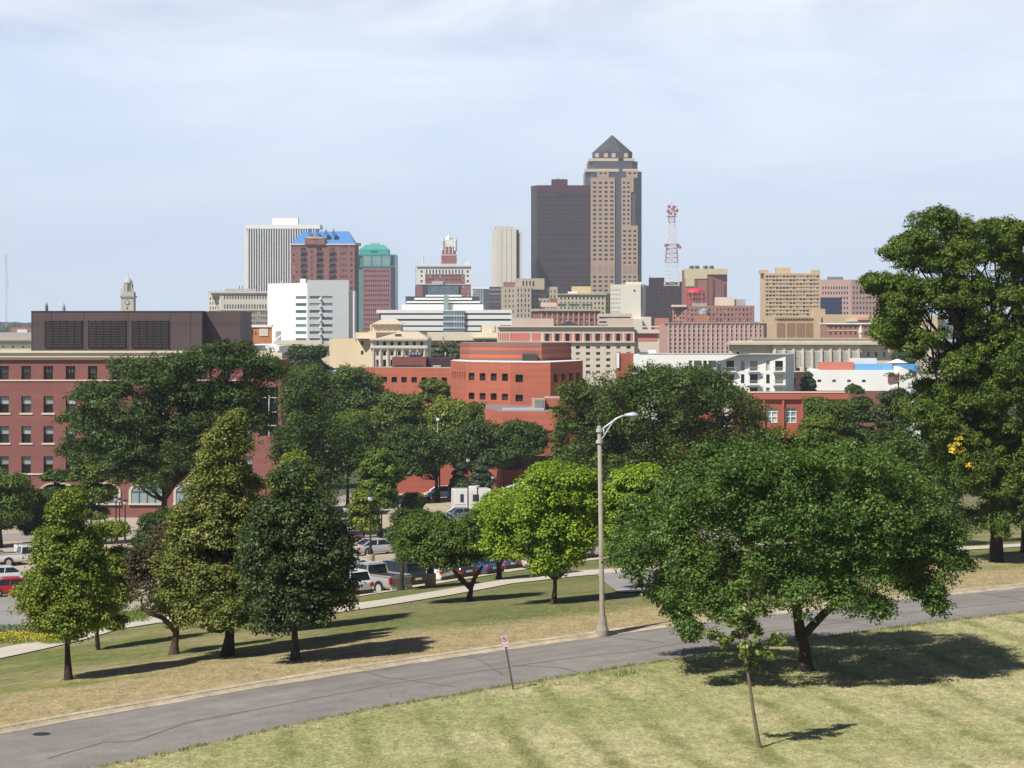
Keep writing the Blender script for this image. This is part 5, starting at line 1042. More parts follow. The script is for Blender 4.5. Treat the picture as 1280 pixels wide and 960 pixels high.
# ------------------------------------------------------------------ trees
rng = np.random.default_rng(11)
def unit(v): return v/np.maximum(np.linalg.norm(v, axis=-1, keepdims=True), 1e-9)
class Tubes:
    def __init__(s): s.mb = MB()
    def limb(s, a, b, r0, r1, bend=.12, n=6, sides=6):
        a, b = np.array(a, float), np.array(b, float); L_ = np.linalg.norm(b-a); p = []
        k1 = rng.normal(0, bend*L_*.5, 3); k2 = rng.normal(0, bend*L_*.22, 3)
        for t in np.linspace(0, 1, n): p.append(tuple(a+(b-a)*t+k1*math.sin(math.pi*t)+k2*math.sin(2*math.pi*t)))
        s.mb.tube(p, list(np.linspace(r0, r1, n)), sides, cap=False); return p
def leaves_mesh(name, cen, nrm, size, tone, m, parent, wid=.62):
    """one mesh of many leaf-sized faces"""
    n = len(cen); a = unit(np.cross(nrm, rng.normal(size=(n, 3)))); b = np.cross(nrm, a)
    sz = (size*rng.uniform(.65, 1.35, n))[:, None]; a = a*sz*.5; b = b*sz*.5*wid; fold = nrm*sz*.10
    v = np.stack([cen-a, cen+b+fold, cen+a, cen-b+fold], 1).reshape(-1, 3)
    d = np.array(off(parent)); v = (v-d).astype(np.float32)
    me = bpy.data.meshes.new(name); me.vertices.add(4*n); me.vertices.foreach_set('co', v.ravel()); me.loops.add(4*n)
    me.loops.foreach_set('vertex_index', np.arange(4*n, dtype=np.int32)); me.polygons.add(n); me.polygons.foreach_set('loop_start', np.arange(0, 4*n, 4, dtype=np.int32))
    at = me.attributes.new('tone', 'FLOAT', 'FACE'); at.data.foreach_set('value', tone.astype(np.float32))
    me.update(calc_edges=True); me.materials.append(m); o = bpy.data.objects.new(name, me); link(o); o.parent = parent; return o
def crown_points(lobes, clump_r, dens, leaf, per, top=.35, inner=.25):
    """leaf clumps over lumpy lobes: returns leaf centres, normals, tone"""
    CN, OUT, TN = [], [], []; WV = rng.normal(size=(5, 4)); WV[:, 3] *= 3
    for (x, y, z, a, b, c) in lobes:
        area = 4*math.pi*((a*b)**1.6/3+(a*c)**1.6/3+(b*c)**1.6/3)**(1/1.6)
        n = max(6, int(area*dens/(clump_r**2*3.14)))
        u = unit(rng.normal(size=(n, 3))); low = u[:, 2] < -.35; u[low, 2] *= .5; u = unit(u)
        r = np.where(rng.random(n) < inner, rng.uniform(.25, .8, n), rng.uniform(.82, 1.06, n))
        ph = rng.uniform(0, 6, 3); r = r*(1+.10*np.sin(u[:, 0]*5+ph[0])*np.sin(u[:, 1]*4+ph[1])+.08*np.sin(u[:, 2]*7+ph[2]))
        r += (rng.random(n) < .16)*rng.uniform(.05, .42, n)
        lam = clump_r*3.2; pc = np.array([x, y, z])+u*r[:, None]*np.array([a, b, c]); nzv = sum(np.sin(pc@w_[:3]/lam*2.2+w_[3]) for w_ in WV)
        keep = (nzv < .62) | (r < .8); u, r = u[keep], r[keep]; n = len(r)
        if n == 0: continue
        CN.append(np.array([x, y, z])+u*r[:, None]*np.array([a, b, c])); OUT.append(unit(u/np.array([a, b, c])))
        TN.append(np.clip(rng.normal(.5, .17, n)+rng.normal(0, .13), 0, 1))
    CN, OUT, TN = np.concatenate(CN), np.concatenate(OUT), np.concatenate(TN)
    k = rng.poisson(per, len(CN)).clip(2, per*3); idx = np.repeat(np.arange(len(CN)), k); m = len(idx)
    cr = clump_r*rng.uniform(.7, 1.3, len(CN))
    g3 = rng.normal(size=(m, 3)); g3 /= np.maximum(1, np.linalg.norm(g3, axis=1, keepdims=True)/1.75)
    off_ = g3*cr[idx][:, None]*np.array([.58, .58, .36])
    o = OUT[idx]; cen = CN[idx]+off_
    cen[:, 2] -= (np.linalg.norm(off_[:, :2], axis=1)**2)/(cr[idx]*3.0)           # sprays droop at their ends
    nr = unit(o*.18+np.array([0, 0, top*1.5])+unit(off_)*.62+rng.normal(size=(m, 3))*.38)
    tn = np.clip(TN[idx]+rng.normal(0, .16, m), 0, 1)
    return CN, cen, nr, tn
def tree(name, label, d, base, lobes2, m, bark, trunk_r, leaf=None, clump=None, dens=1.0, per=None, depth=.85, fork=None, seed=0, group=None, cat='tree', top=.45, lean=None, trunk_top=None, limbs=True, inner=.22, wid=.62, gap=0, sub=8, rag=1.0):
    """lobes2: crown lobes (px, py, rx, ry) in photo pixels at distance d, each given its own depth"""
    global rng; rng = np.random.default_rng(seed+100)
    bx, by = xpx(base[0], d), d; bz = gz(bx, by)-.05 if base[1] is None else zpx(base[1], d)
    if base[1] is not None: bz = gz(bx, by)-.05
    root = thing(name, label, cat, (bx, by, bz), group)
    s = d/F; px1 = 1.25*s                                             # one scored pixel, in metres, at this distance
    leaf = leaf or max(.11, 2.3*px1); clump = clump or max(.34, 8.0*s); per = per or 16; per = int(per*2.4); clump *= 1.15; dens *= .95
    X = [l[0] for l in lobes2]; c0 = (min(l[0]-l[2] for l in lobes2)+max(l[0]+l[2] for l in lobes2))/2; hw = (max(l[0]+l[2] for l in lobes2)-min(l[0]-l[2] for l in lobes2))/2
    lobes = []
    for (px, py, rx, ry) in lobes2:
        room = math.sqrt(max(0, 1-((px-c0)/hw)**2))*hw*depth; r = (rx+ry)/2
        mx_ = max(0, room-r*.8)
        ks = [0.0] if mx_ < r*.5 else ([-mx_, mx_] if mx_ < r*1.3 else [-mx_, 0, mx_])
        for kk in ks: lobes.append((xpx(px, d)+rng.normal(0, .05)*rx*s, d+kk*s+rng.normal(0, .12)*r*s, zpx(py, d)+rng.normal(0, .04)*ry*s, rx*s, r*s, ry*s))
    big = lobes; lobes = []
    for (x, y, z, a_, b_, c_) in big:                              # every lobe breaks up into boughs with hollows between them
        lobes.append((x, y, z, a_*.62, b_*.62, c_*.58)); K = sub
        v_ = unit(rng.normal(size=(K, 3))); v_[:, 2] = v_[:, 2]*.8+.12
        for q_ in unit(v_): f_ = rng.uniform(.34, .52)*rag; g_ = rng.uniform(.56, .74)/rag**.6; lobes.append((x+q_[0]*a_*g_, y+q_[1]*b_*g_, z+q_[2]*c_*g_, a_*f_, b_*f_, c_*f_*.72))
    CN, cen, nr, tn = crown_points(lobes, clump, dens, leaf, per, top, inner); lobes = big
    if gap:
        q = np.sin(cen[:, 0]*gap+seed)*np.sin(cen[:, 1]*gap*1.1)*np.sin(cen[:, 2]*gap*1.3+1); keep = q < .42; cen, nr, tn = cen[keep], nr[keep], tn[keep]
    leaves_mesh('crown', cen, nr, leaf, tn, m, root, wid)
    T = Tubes(); zt = zpx(trunk_top, d) if trunk_top else bz+(max(l[2] for l in lobes)-bz)*.45
    tx, ty = (xpx(lean, d) if lean else bx), d
    P = []
    for t in np.linspace(0, 1, 7): P.append((bx+(tx-bx)*t+.06*math.sin(t*5+seed)*trunk_r*4, by+(ty-by)*t, bz-.1+(zt-bz+.1)*t))
    rad = [trunk_r*(1.55 if i == 0 else 1.12 if i == 1 else 1-.09*i) for i in range(7)]
    T.mb.tube(P, rad, 10, cap=False); tip = P[-1]
    if limbs:
        for i, l in enumerate(lobes):
            if rng.random() < .45: continue
            st = P[rng.integers(4, 7)] if l[2] > zt else P[rng.integers(3, 6)]
            p = T.limb(st, (l[0], l[1], l[2]), trunk_r*.36, trunk_r*.10, .16)
            near = np.argsort(np.linalg.norm(CN-np.array(l[:3]), axis=1))[:40]
            for j in rng.choice(near, min(3, len(near)), replace=False): T.limb(p[rng.integers(3, 6)], CN[j], trunk_r*.09, trunk_r*.03, .2, 4, 5)
    tr = T.mb.build('trunk', bark, root, smooth=True)
    if fork:
        for (px, py, r) in fork: pass
    return root, len(cen)
def env(kind, x0, x1, y0, y1, n, seed):
    """lobes filling a crown envelope: 'round', 'cone', 'vase'"""
    r = random.Random(seed); out = []; cx_, hw, H = (x0+x1)/2, (x1-x0)/2, y1-y0
    prof = {'round': lambda t: math.sqrt(max(.0, 1-(2*t-1.02)**2))**.8, 'cone': lambda t: min(1, .10+1.12*t**.8) if t < .8 else 1-(t-.8)*1.6, 'vase': lambda t: .55+.45*math.sin(min(1, t*1.6)*math.pi/2) if t < .6 else 1-(t-.6)*1.2}[kind]
    k = 0
    while k < n:
        t = (k+.5)/n; t = min(.96, max(.04, t+r.uniform(-.03, .03))); w_ = prof(t)*hw*r.uniform(.86, 1.04); rr = hw*(.34 if kind != 'cone' else .26)*(.55+.6*prof(t))*r.uniform(.8, 1.15); rr = min(rr, H*.28)
        xs_ = [r.uniform(-.3, .3)*w_] if w_ < rr*1.4 else [(-1+2*(i+.5)/max(2, round(w_*2/rr/1.15)))*(w_-rr*.45)+r.uniform(-.2, .2)*rr for i in range(max(2, round(w_*2/rr/1.15)))]
        for x in xs_: r2 = rr*r.uniform(.72, 1.15); out.append((cx_+x+r.uniform(-.22, .22)*rr, y0+rr*.6+t*(H-rr*1.3)+r.uniform(-.42, .42)*rr, r2, r2*r.uniform(.66, .95)))
        k += 1
    return out
barkD = mat('bark_dark', (.045, .035, .028), .95, .3, 6); barkG = mat('bark_grey', (.16, .13, .10), .95, .3, 5); barkB = mat('bark_brown', (.075, .052, .038), .95, .3, 6)
Ldark = leafmat('leaf_dark', (0.031, 0.060, 0.009), (0.084, 0.137, 0.020)); Lmid = leafmat('leaf_mid', (0.049, 0.088, 0.011), (0.125, 0.188, 0.023)); Lbright = leafmat('leaf_bright', (.125, .215, .010), (.27, .38, .026))
Lolive = leafmat('leaf_olive', (.10, .13, .020), (.215, .245, .05), (.34, .30, .11)); Lyel = leafmat('leaf_yellowgreen', (.085, .135, .012), (.225, .285, .03), (.29, .28, .04)); Lblue = leafmat('leaf_bluegreen', (0.026, 0.050, 0.011), (0.072, 0.110, 0.025), (0.180, 0.200, 0.105))  # palest blue-green tone: glints painted into the leaf colour
Lloc = leafmat('leaf_locust', (.028, .060, .009), (.082, .128, .020)); Lbrown = leafmat('leaf_brown', (.05, .03, .018), (.13, .085, .04)); Lash = leafmat('leaf_ash', (0.058, 0.099, 0.011), (0.160, 0.215, 0.025)); Lcrab = leafmat('leaf_crab', (.036, .082, .010), (.105, .180, .026), (.17, .23, .06))
def dg(px, py): return gp(px, py).y
LC = [0]
def T(*a, **k):
    k.setdefault('seed', LC[0]+1); r, n = tree(*a, **k); LC[0] += 1; T.total = getattr(T, 'total', 0)+n; return r
# --- big crab-type tree on the near lawn
d = dg(1008, 838)
hero = T('shade_tree', 'large dark green spreading tree with forked trunk on the near lawn, shading the grass', d, (1008, 838),
  [(870, 622, 58, 46), (930, 598, 60, 48), (1000, 584, 62, 42), (1070, 598, 62, 48), (1124, 624, 50, 48), (1164, 670, 40, 44), (820, 660, 46, 46), (793, 690, 32, 38), (855, 700, 52, 48), (920, 655, 60, 52), (990, 640, 66, 55), (1060, 655, 62, 52), (1120, 690, 52, 44), (1176, 692, 28, 24),
   (1010, 700, 56, 42), (950, 712, 46, 40), (1075, 715, 38, 28), (840, 740, 30, 34), (880, 735, 32, 30), (852, 768, 12, 16), (1145, 722, 20, 24), (1150, 736, 10, 14), (975, 728, 24, 22), (1030, 728, 24, 20), (915, 572, 40, 24), (1040, 566, 40, 20), (905, 745, 26, 18), (1062, 738, 26, 16), (930, 735, 26, 16)],
  Lcrab, barkD, .30, leaf=.12, clump=.30, dens=1.25, per=16, seed=5, trunk_top=785, lean=1000, limbs=False, gap=0)
s = Tubes(); P0 = (xpx(1004, d), d, zpx(795, d)); rng = np.random.default_rng(3)
s.mb.tube([P0, (xpx(1015, d), d-.1, zpx(782, d)), (xpx(1030, d), d-.2, zpx(765, d)), (xpx(1045, d), d-.4, zpx(752, d)), (xpx(1068, d), d-.5, zpx(720, d))], [.17, .16, .15, .14, .07], 9, cap=False)
s.mb.tube([(xpx(1002, d), d, zpx(800, d)), (xpx(998, d), d, zpx(775, d)), (xpx(994, d), d+.1, zpx(745, d)), (xpx(985, d), d+.3, zpx(700, d))], [.22, .19, .16, .08], 9, cap=False)
for a_, b_, dy_ in ((870, 640, 1), (930, 610, -1.5), (1000, 600, 2), (1080, 620, -1), (1140, 660, 1.5), (840, 700, -1), (960, 660, -2), (1050, 660, 2)):
    s.limb((xpx(996 if a_ < 1000 else 1036, d), d, zpx(752, d)), (xpx(a_, d), d+dy_, zpx(b_, d)), .10, .03, .12, 6, 6)
s.mb.build('limb', barkD, hero, smooth=True)
# --- thin young tree close to the camera
d = dg(950, 935)
yt = thing('young_tree', 'thin leaning young tree with sparse leafy crown and slender bare trunk on the near lawn', 'tree', tuple(gp(950, 935)))
lob = [(940, 700, 10, 16), (932, 728, 14, 14), (948, 724, 10, 12), (925, 758, 13, 12), (940, 765, 14, 12), (893, 793, 13, 9), (905, 800, 14, 10), (922, 790, 12, 12), (935, 806, 16, 12), (950, 815, 15, 11), (966, 800, 15, 9), (975, 795, 10, 7), (938, 832, 9, 8), (946, 790, 8, 8), (915, 775, 8, 7), (934, 712, 9, 9), (944, 742, 12, 10), (930, 772, 12, 10), (938, 786, 12, 10), (928, 745, 9, 9)]
rng = np.random.default_rng(77); lobes = [(xpx(a, d), d+rng.normal(0, .18), zpx(b, d), r1*d/F*.9, (r1+r2)/2*d/F*.9, r2*d/F*.9) for a, b, r1, r2 in lob]
CN, cen, nr, tn = crown_points(lobes, .17, 1.3, .12, 13, .4, .4)
leaves_mesh('crown', cen, nr, .165, tn, leafmat('leaf_young', (.05, .095, .012), (.15, .21, .03), (.32, .34, .12)), yt, .5)
s = MB(); P = [(950, 938, .065), (946, 915, .06), (941, 885, .052), (937, 855, .046), (934, 835, .042), (930, 812, .034), (934, 780, .028), (936, 745, .02), (938, 712, .012), (940, 690, .006)]
s.tube([(xpx(a, d), d, zpx(b, d)) for a, b, r in P], [r for a, b, r in P], 8, cap=False)
rng = np.random.default_rng(7)
for l, q in zip(lobes, lob):
    st = min(P, key=lambda p: abs(p[1]-(q[1]+14))); s.tube([(xpx(st[0], d), d, zpx(st[1], d)), ((xpx(st[0], d)+l[0])/2, (d+l[1])/2, (zpx(st[1], d)+l[2])/2-.03), l[:3]], [.016, .011, .004], 5, cap=False)
s.build('trunk', mat('young_bark', (.17, .125, .09), .9, .2, 8), yt, smooth=True)
# --- row beyond the road, left
T('linden_tree', 'yellow-green pyramidal young tree, front of the left row beyond the road', dg(85, 850), (85, 850), env('cone', 20, 148, 622, 798, 9, 3)+[(88, 622, 9, 13), (86, 636, 14, 12)], Lyel, barkD, .13, leaf=.11, clump=.26, dens=1.3, per=15, trunk_top=740, seed=21)
T('linden_tree', 'yellow-green young tree with pale thin trunk behind the front one of the left row', dg(122, 812), (122, 812), env('round', 92, 168, 650, 792, 6, 8), Lyel, barkG, .11, leaf=.115, clump=.30, dens=1.2, per=15, trunk_top=740, seed=22)
d = dg(219, 818)
g_ = T('gnarled_tree', 'gnarled short tree with bent bare limb and thin brownish crown', d, (219, 818), [(190, 690, 28, 32), (215, 668, 26, 30), (182, 722, 20, 24), (225, 712, 26, 30), (205, 740, 18, 18), (172, 700, 12, 18)], leafmat('leaf_brownish', (.045, .05, .018), (.13, .10, .045)), barkB, .20, leaf=.12, clump=.3, dens=1.1, per=14, trunk_top=772, limbs=True, seed=23, inner=.4)
s = MB(); s.tube([(xpx(220, d), d, zpx(790, d)), (xpx(213, d), d, zpx(782, d)), (xpx(203, d), d, zpx(772, d)), (xpx(190, d), d-.1, zpx(767, d)), (xpx(179, d), d-.1, zpx(761, d)), (xpx(176, d), d, zpx(748, d))], [.13, .12, .11, .10, .08, .03], 8); s.build('limb', barkB, g_, smooth=True)
T('linden_tree', 'tall olive-yellow pyramidal tree full of pale seed bracts', dg(286, 820), (286, 820), env('cone', 192, 362, 530, 795, 13, 31)+[(291, 524, 8, 13), (290, 540, 14, 13), (292, 556, 20, 14)], Lolive, barkD, .24, leaf=.118, clump=.28, dens=1.3, per=15, trunk_top=740, seed=24)
T('linden_tree', 'olive-yellow tree top showing behind the dense dark rounded tree', dg(345, 790), (345, 790), env('cone', 305, 430, 558, 760, 8, 14), Lyel, barkD, .18, leaf=.15, clump=.36, dens=1.1, per=14, trunk_top=730, seed=25)
T('oak_tree', 'dense dark blue-green rounded tree in the left row nearest the road', dg(368, 825), (368, 825), env('round', 298, 438, 600, 790, 9, 15)+[(362, 590, 20, 16), (322, 690, 26, 34), (416, 690, 24, 34), (320, 735, 24, 26), (420, 738, 24, 26), (345, 640, 30, 26), (395, 640, 30, 26)], Lblue, barkD, .16, leaf=.12, clump=.27, dens=1.35, per=15, trunk_top=740, seed=26)
T('thick_tree', 'thick grey trunk standing by the footpath behind the olive tree', dg(248, 785), (248, 785), env('round', 205, 300, 640, 750, 4, 16), Lolive, barkG, .38, leaf=.15, clump=.36, dens=.9, per=13, trunk_top=735, seed=27)
d = dg(588, 751)
g_ = T('crabapple_tree', 'low dark round-topped tree with short forked trunk beside the footpath', d, (588, 751), env('round', 490, 628, 644, 708, 5, 17), Lmid, barkB, .22, leaf=.14, clump=.30, dens=1.3, per=15, trunk_top=735, seed=28, limbs=False)
s = MB()
for a in ((578, 722), (603, 708), (566, 712)): s.tube([(xpx(588, d), d, zpx(735, d)), (xpx((588+a[0])/2-2, d), d, zpx((735+a[1])/2, d)), (xpx(a[0], d), d, zpx(a[1], d))], [.15, .12, .07], 7, cap=False)
s.build('limb', barkB, g_, smooth=True)
T('hawthorn_tree', 'very dark low tree left of the forked one beside the parked cars', dg(502, 738), (502, 738), env('round', 484, 556, 636, 704, 4, 18), Ldark, barkD, .2, leaf=.17, clump=.36, dens=1.2, per=14, trunk_top=700, seed=29, limbs=False)
T('maple_tree', 'bright green rounded maple with slim dark trunk left of the street lamp', dg(693, 753), (693, 753), env('round', 634, 762, 576, 704, 7, 19)+[(628, 640, 22, 20), (622, 670, 20, 16)]+[(690, 700, 26, 12)], Lbright, barkB, .14, leaf=.15, clump=.34, dens=1.25, per=15, trunk_top=710, seed=30)
T('maple_tree', 'bright green broad tree left of the slim-trunked maple, by the parked cars', dg(623, 725), (623, 725), env('round', 590, 672, 606, 704, 5, 20), Lbright, barkD, .22, leaf=.18, clump=.38, dens=1.2, per=15, trunk_top=700, seed=31)
T('maple_tree', 'bright green tree mostly hidden behind the street lamp and the big spreading tree', 118, (800, 740), env('round', 748, 845, 580, 705, 6, 40), Lbright, barkD, .16, leaf=.17, clump=.36, dens=1.2, per=15, trunk_top=700, seed=32)
# --- honey locust in front of the office
d = 205
T('locust_tree', 'wide feathery dark locust tree in front of the long brick office', d, (205, 690), [(130, 490, 46, 26), (180, 462, 50, 20), (240, 452, 56, 18), (300, 448, 50, 18), (332, 462, 26, 20), (118, 530, 42, 26), (170, 510, 50, 26), (230, 495, 54, 26), (290, 490, 46, 28), (130, 566, 40, 22), (110, 555, 26, 14), (180, 560, 38, 24), (165, 588, 28, 18), (205, 590, 34, 22), (240, 560, 38, 34), (275, 540, 34, 30), (320, 520, 20, 26), (290, 434, 36, 9), (200, 530, 46, 18), (262, 520, 40, 22), (150, 545, 34, 16), (225, 470, 40, 18), (300, 500, 30, 26), (150, 575, 26, 18)],
  Lloc, barkD, .42, leaf=.24, clump=.55, dens=1.2, per=15, trunk_top=590, seed=41, gap=.9, depth=.6, inner=.3)
T('locust_tree', 'tall dark locust tree between the brick office bay and the car park', 225, (405, 660), [(370, 490, 24, 30), (385, 520, 36, 34), (420, 545, 36, 28), (450, 572, 30, 26), (380, 565, 34, 30), (405, 590, 34, 30), (390, 620, 34, 24), (365, 600, 22, 30), (352, 560, 14, 34)], Lloc, barkD, .35, leaf=.27, clump=.8, dens=1.2, per=16, trunk_top=640, seed=42)
T('shade_tree', 'dark tree low behind the olive tree, before the office entrance', 190, (262, 690), env('round', 228, 330, 600, 690, 5, 43), Ldark, barkD, .25, leaf=.23, clump=.6, dens=1.1, per=15, seed=43, trunk_top=660)
def bgtree(label, x0, x1, y0, y1, d, m, kind='round', n=5, name='broadleaf_tree', bark=barkD, seed=None, base=None, tt=None, dens=1.15, **k):
    sd_ = seed or int(x0*7+y0); s = d/F; cxp = base or (x0+x1)/2
    return T(name, label, d, (cxp, None), env(kind, x0, x1, y0, y1, n, sd_), m, bark, max(.12, (x1-x0)*s*.028), leaf=max(.15, 2.5*1.25*s), clump=max(.36, min(7.0*s, (x1-x0)*s*.09)), dens=dens, per=14, seed=sd_, trunk_top=tt or y0+(y1-y0)*.75, **k)
bgtree('dark rounded tree at the left edge', -40, 42, 588, 668, 235, Lmid, n=5, tt=655)
bgtree('low dark tree next to the one at the left edge, shading the dry lawn', 22, 70, 608, 672, 240, Ldark, n=4, tt=655)
bgtree('small grey-green tree before the first arched window', 48, 92, 583, 655, 246, Lloc, n=4, tt=640)
bgtree('green tree rising behind the yellow-green pyramidal tree', 88, 140, 572, 650, 232, Lash, n=5)
bgtree('dark tree beside the black lamp posts before the office', 170, 244, 632, 712, 170, Ldark, n=5)
bgtree('dark round treetop below the white office block', 353, 414, 430, 492, 470, Lblue, n=4)
bgtree('dense tree below the round treetop, left of the arched brick house', 345, 424, 452, 540, 330, Lmid, n=5)
bgtree('green crown above the arched brick house', 408, 484, 458, 522, 385, Lmid, n=5)
bgtree('dark green crown left of the small brick house, above the locust', 400, 470, 508, 590, 290, Lash, n=5)
bgtree('dense mid green tree below the low brick wing', 462, 540, 488, 580, 345, Lash, n=6)
bgtree('small light green tree in front of the low brick wing', 520, 566, 470, 540, 362, Lash, n=4)
bgtree('yellowish green tree against the faceted terracotta walls', 534, 598, 494, 570, 340, Lyel, n=5)
bgtree('green tree against the lower terracotta wall, right of the yellowish one', 572, 628, 500, 575, 335, Lash, n=5)
bgtree('spreading flat-topped dark tree before the rust brick annex', 470, 560, 532, 592, 292, Lloc, 'vase', 4, tt=585, base=546)
bgtree('dark spreading tree behind the short lawn conifers', 552, 640, 528, 595, 296, Lloc, 'vase', 4, tt=585)
bgtree('dark umbrella-shaped tree in front of the terracotta wing', 618, 690, 525, 570, 280, Ldark, 'vase', 3, tt=568)
bgtree('leafy green tree at the far side of the car park', 448, 500, 558, 640, 222, leafmat('leaf_fresh', (.07, .135, .014), (.17, .25, .035)), 'round', 5, tt=620, base=473)
bgtree('small yellowish tree on a car park island', 434, 478, 612, 668, 205, Lyel, 'round', 4, tt=655, base=454)
bgtree('small leafy tree between the dark cars and the white minivan', 506, 528, 614, 648, 225, Lmid, 'round', 3, tt=645)
bgtree('low dark bush-like tree beside the minivan', 571, 588, 600, 636, 275, Ldark, 'round', 3)
for i, (a, c, e, f, lab) in enumerate(((563, 585, 575, 622, 'small conifer left of its pair on the far lawn'), (588, 616, 568, 618, 'taller small conifer right of its pair on the far lawn'))):
    bgtree(lab, a, c, e, f, 292, leafmat('leaf_conifer', (.04, .07, .035), (.11, .15, .07)), 'cone', 5, name='conifer', group='conifers on the far lawn')
# --- big oak, middle
T('oak_tree', 'huge dense dark oak-like tree right of the terracotta complex', 215, (820, 640), [(735, 520, 40, 40), (720, 560, 30, 34), (775, 490, 44, 34), (830, 478, 48, 32), (880, 480, 46, 34), (918, 512, 34, 34), (944, 548, 26, 28), (790, 540, 48, 44), (850, 530, 52, 46), (905, 555, 44, 40), (755, 575, 44, 38), (820, 585, 50, 40), (880, 600, 44, 34), (715, 590, 22, 26), (720, 490, 20, 20)], leafmat('leaf_oak', (0.033, 0.063, 0.008), (0.100, 0.145, 0.020)), barkD, .6, leaf=.27, clump=.66, dens=1.3, per=16, trunk_top=610, seed=44, gap=.8)
bgtree('green treetop right of the big oak, before the brick school', 1000, 1048, 512, 600, 190, Lash, n=5)
bgtree('tree with pointed top before the white warehouse', 1040, 1100, 478, 580, 240, Ldark, 'cone', 6)
bgtree('dark tree left of the pointed one, before the white warehouse', 1000, 1064, 488, 580, 235, Lmid, n=5)
bgtree('rounded green treetop between the pointed tree and the tall leafy tree', 1090, 1142, 482, 580, 245, Lblue, n=5)
bgtree('pointed evergreen against the brown brick corner of the white warehouse', 1001, 1020, 464, 492, 455, Ldark, 'cone', 4, name='conifer')
bgtree('small pale tree beside the flag poles', 536, 556, 424, 450, 560, leafmat('leaf_pale', (.10, .13, .05), (.2, .23, .10)), n=3)
bgtree('small pale tree right of the flag poles', 556, 576, 426, 450, 562, MATS['leaf_pale'], n=3)
bgtree('low dark trees seen beyond the neoclassical hall under the tall tree', 1116, 1150, 430, 456, 700, Ldark, n=3)
# --- tall leafy tree at right
d = dg(1245, 702)
T('walnut_tree', 'tallest tree, with hanging compound leaves, against the sky at right', d, (1244, 702), [(1170, 276, 26, 18), (1205, 290, 18, 16), (1145, 300, 16, 12), (1155, 325, 32, 20), (1195, 318, 26, 24), (1122, 312, 14, 9), (1125, 358, 30, 18), (1098, 350, 16, 8), (1168, 368, 32, 24), (1120, 378, 20, 14), (1125, 395, 28, 24), (1110, 412, 16, 22), (1195, 360, 24, 30), (1145, 425, 24, 22), (1215, 400, 26, 34), (1243, 308, 22, 22), (1248, 284, 12, 12), (1276, 296, 16, 20), (1272, 334, 28, 24), (1250, 370, 26, 28), (1290, 370, 30, 34), (1265, 420, 34, 34), (1225, 450, 34, 30), (1190, 455, 26, 24), (1180, 500, 32, 28), (1230, 500, 40, 34), (1285, 480, 36, 40), (1150, 510, 24, 24), (1205, 545, 34, 28), (1255, 550, 38, 34), (1300, 550, 34, 40), (1215, 600, 30, 30), (1260, 610, 34, 32), (1240, 645, 26, 18), (1300, 620, 30, 34), (1190, 585, 18, 18), (1170, 530, 14, 20), (1215, 490, 30, 26), (1245, 460, 28, 26), (1280, 440, 28, 28), (1240, 430, 26, 24), (1200, 570, 26, 24), (1235, 580, 30, 26), (1275, 590, 26, 26)],
  leafmat('leaf_walnut', (0.044, 0.084, 0.009), (0.134, 0.191, 0.021)), barkD, .30, leaf=.18, clump=.30, dens=1.5, per=15, depth=.7, seed=45, trunk_top=480, gap=0, sub=12, limbs=True, rag=.8, wid=.42, top=.3, inner=.3)
T('walnut_tree', 'tall leafy tree cut by the right edge, behind the tallest one', d+10, (1282, 698), [(1290, 420, 40, 60), (1310, 520, 50, 60), (1290, 600, 30, 40), (1275, 560, 26, 40), (1310, 640, 34, 26)], Lash, barkB, .28, leaf=.2, clump=.42, dens=1.0, per=15, seed=46, trunk_top=600)
T('shade_tree', 'dark tree low behind the tallest tree, between it and the spreading lawn tree', d+34, (1180, 690), [(1170, 600, 36, 36), (1150, 560, 34, 30), (1200, 640, 30, 30), (1120, 560, 30, 30), (1215, 560, 30, 40)], Ldark, barkD, .3, leaf=.2, clump=.46, dens=1.1, per=15, seed=47, trunk_top=660)
# leaf litter of yellow leaves on one branch
yl = [(1190, 560, 6, 9), (1196, 553, 6, 7), (1212, 580, 4, 7), (1203, 560, 5, 6)]
# --- far wooded edges
def farwood(label, specs, d, m, seed):
    for i, (px, py, r) in enumerate(specs): pass
n_far = 0
rr = random.Random(9)
def clumpwood(name, px0, px1, ytop, d, m, seed):
    global rng; rng = np.random.default_rng(seed); r = random.Random(seed); lob = []; s = d/F; px = px0
    while px < px1:
        w_ = r.uniform(4, 9); y = ytop+r.uniform(-1.5, 2); lob.append((xpx(px, d), d+r.uniform(-30, 60), zpx(y+3.5, d), w_*s*.8, w_*s, 4.2*s)); lob.append((xpx(px+2, d), d+r.uniform(-30, 10), zpx(y+9, d), w_*s, w_*s, 5*s)); px += w_*.8
    CN, cen, nr, tn = crown_points(lob, 3.2*s, .8, 3*s, 8, .4, .1)
    o = leaves_mesh(name, cen, nr, 3*s, tn, m, None); tag(o, kind='stuff'); return o
tag(clumpwood('distant_trees', -20, 62, 406, 2600, Ldark, 4), 'low band of distant dark trees on the horizon at the left edge', 'trees')
tag(clumpwood('distant_trees', 1110, 1400, 412, 1900, Ldark, 5), 'low band of distant trees on the horizon behind the tall leafy tree', 'trees')
tag(clumpwood('background_trees', 1140, 1420, 470, 420, Ldark, 6), 'mass of treetops behind the tall leafy tree at right', 'trees')
tag(clumpwood('background_trees', 330, 700, 535, 420, Ldark, 7), 'dark mass of treetops filling gaps between the trees before the low brick buildings', 'trees')
print('LEAVES', T.total)
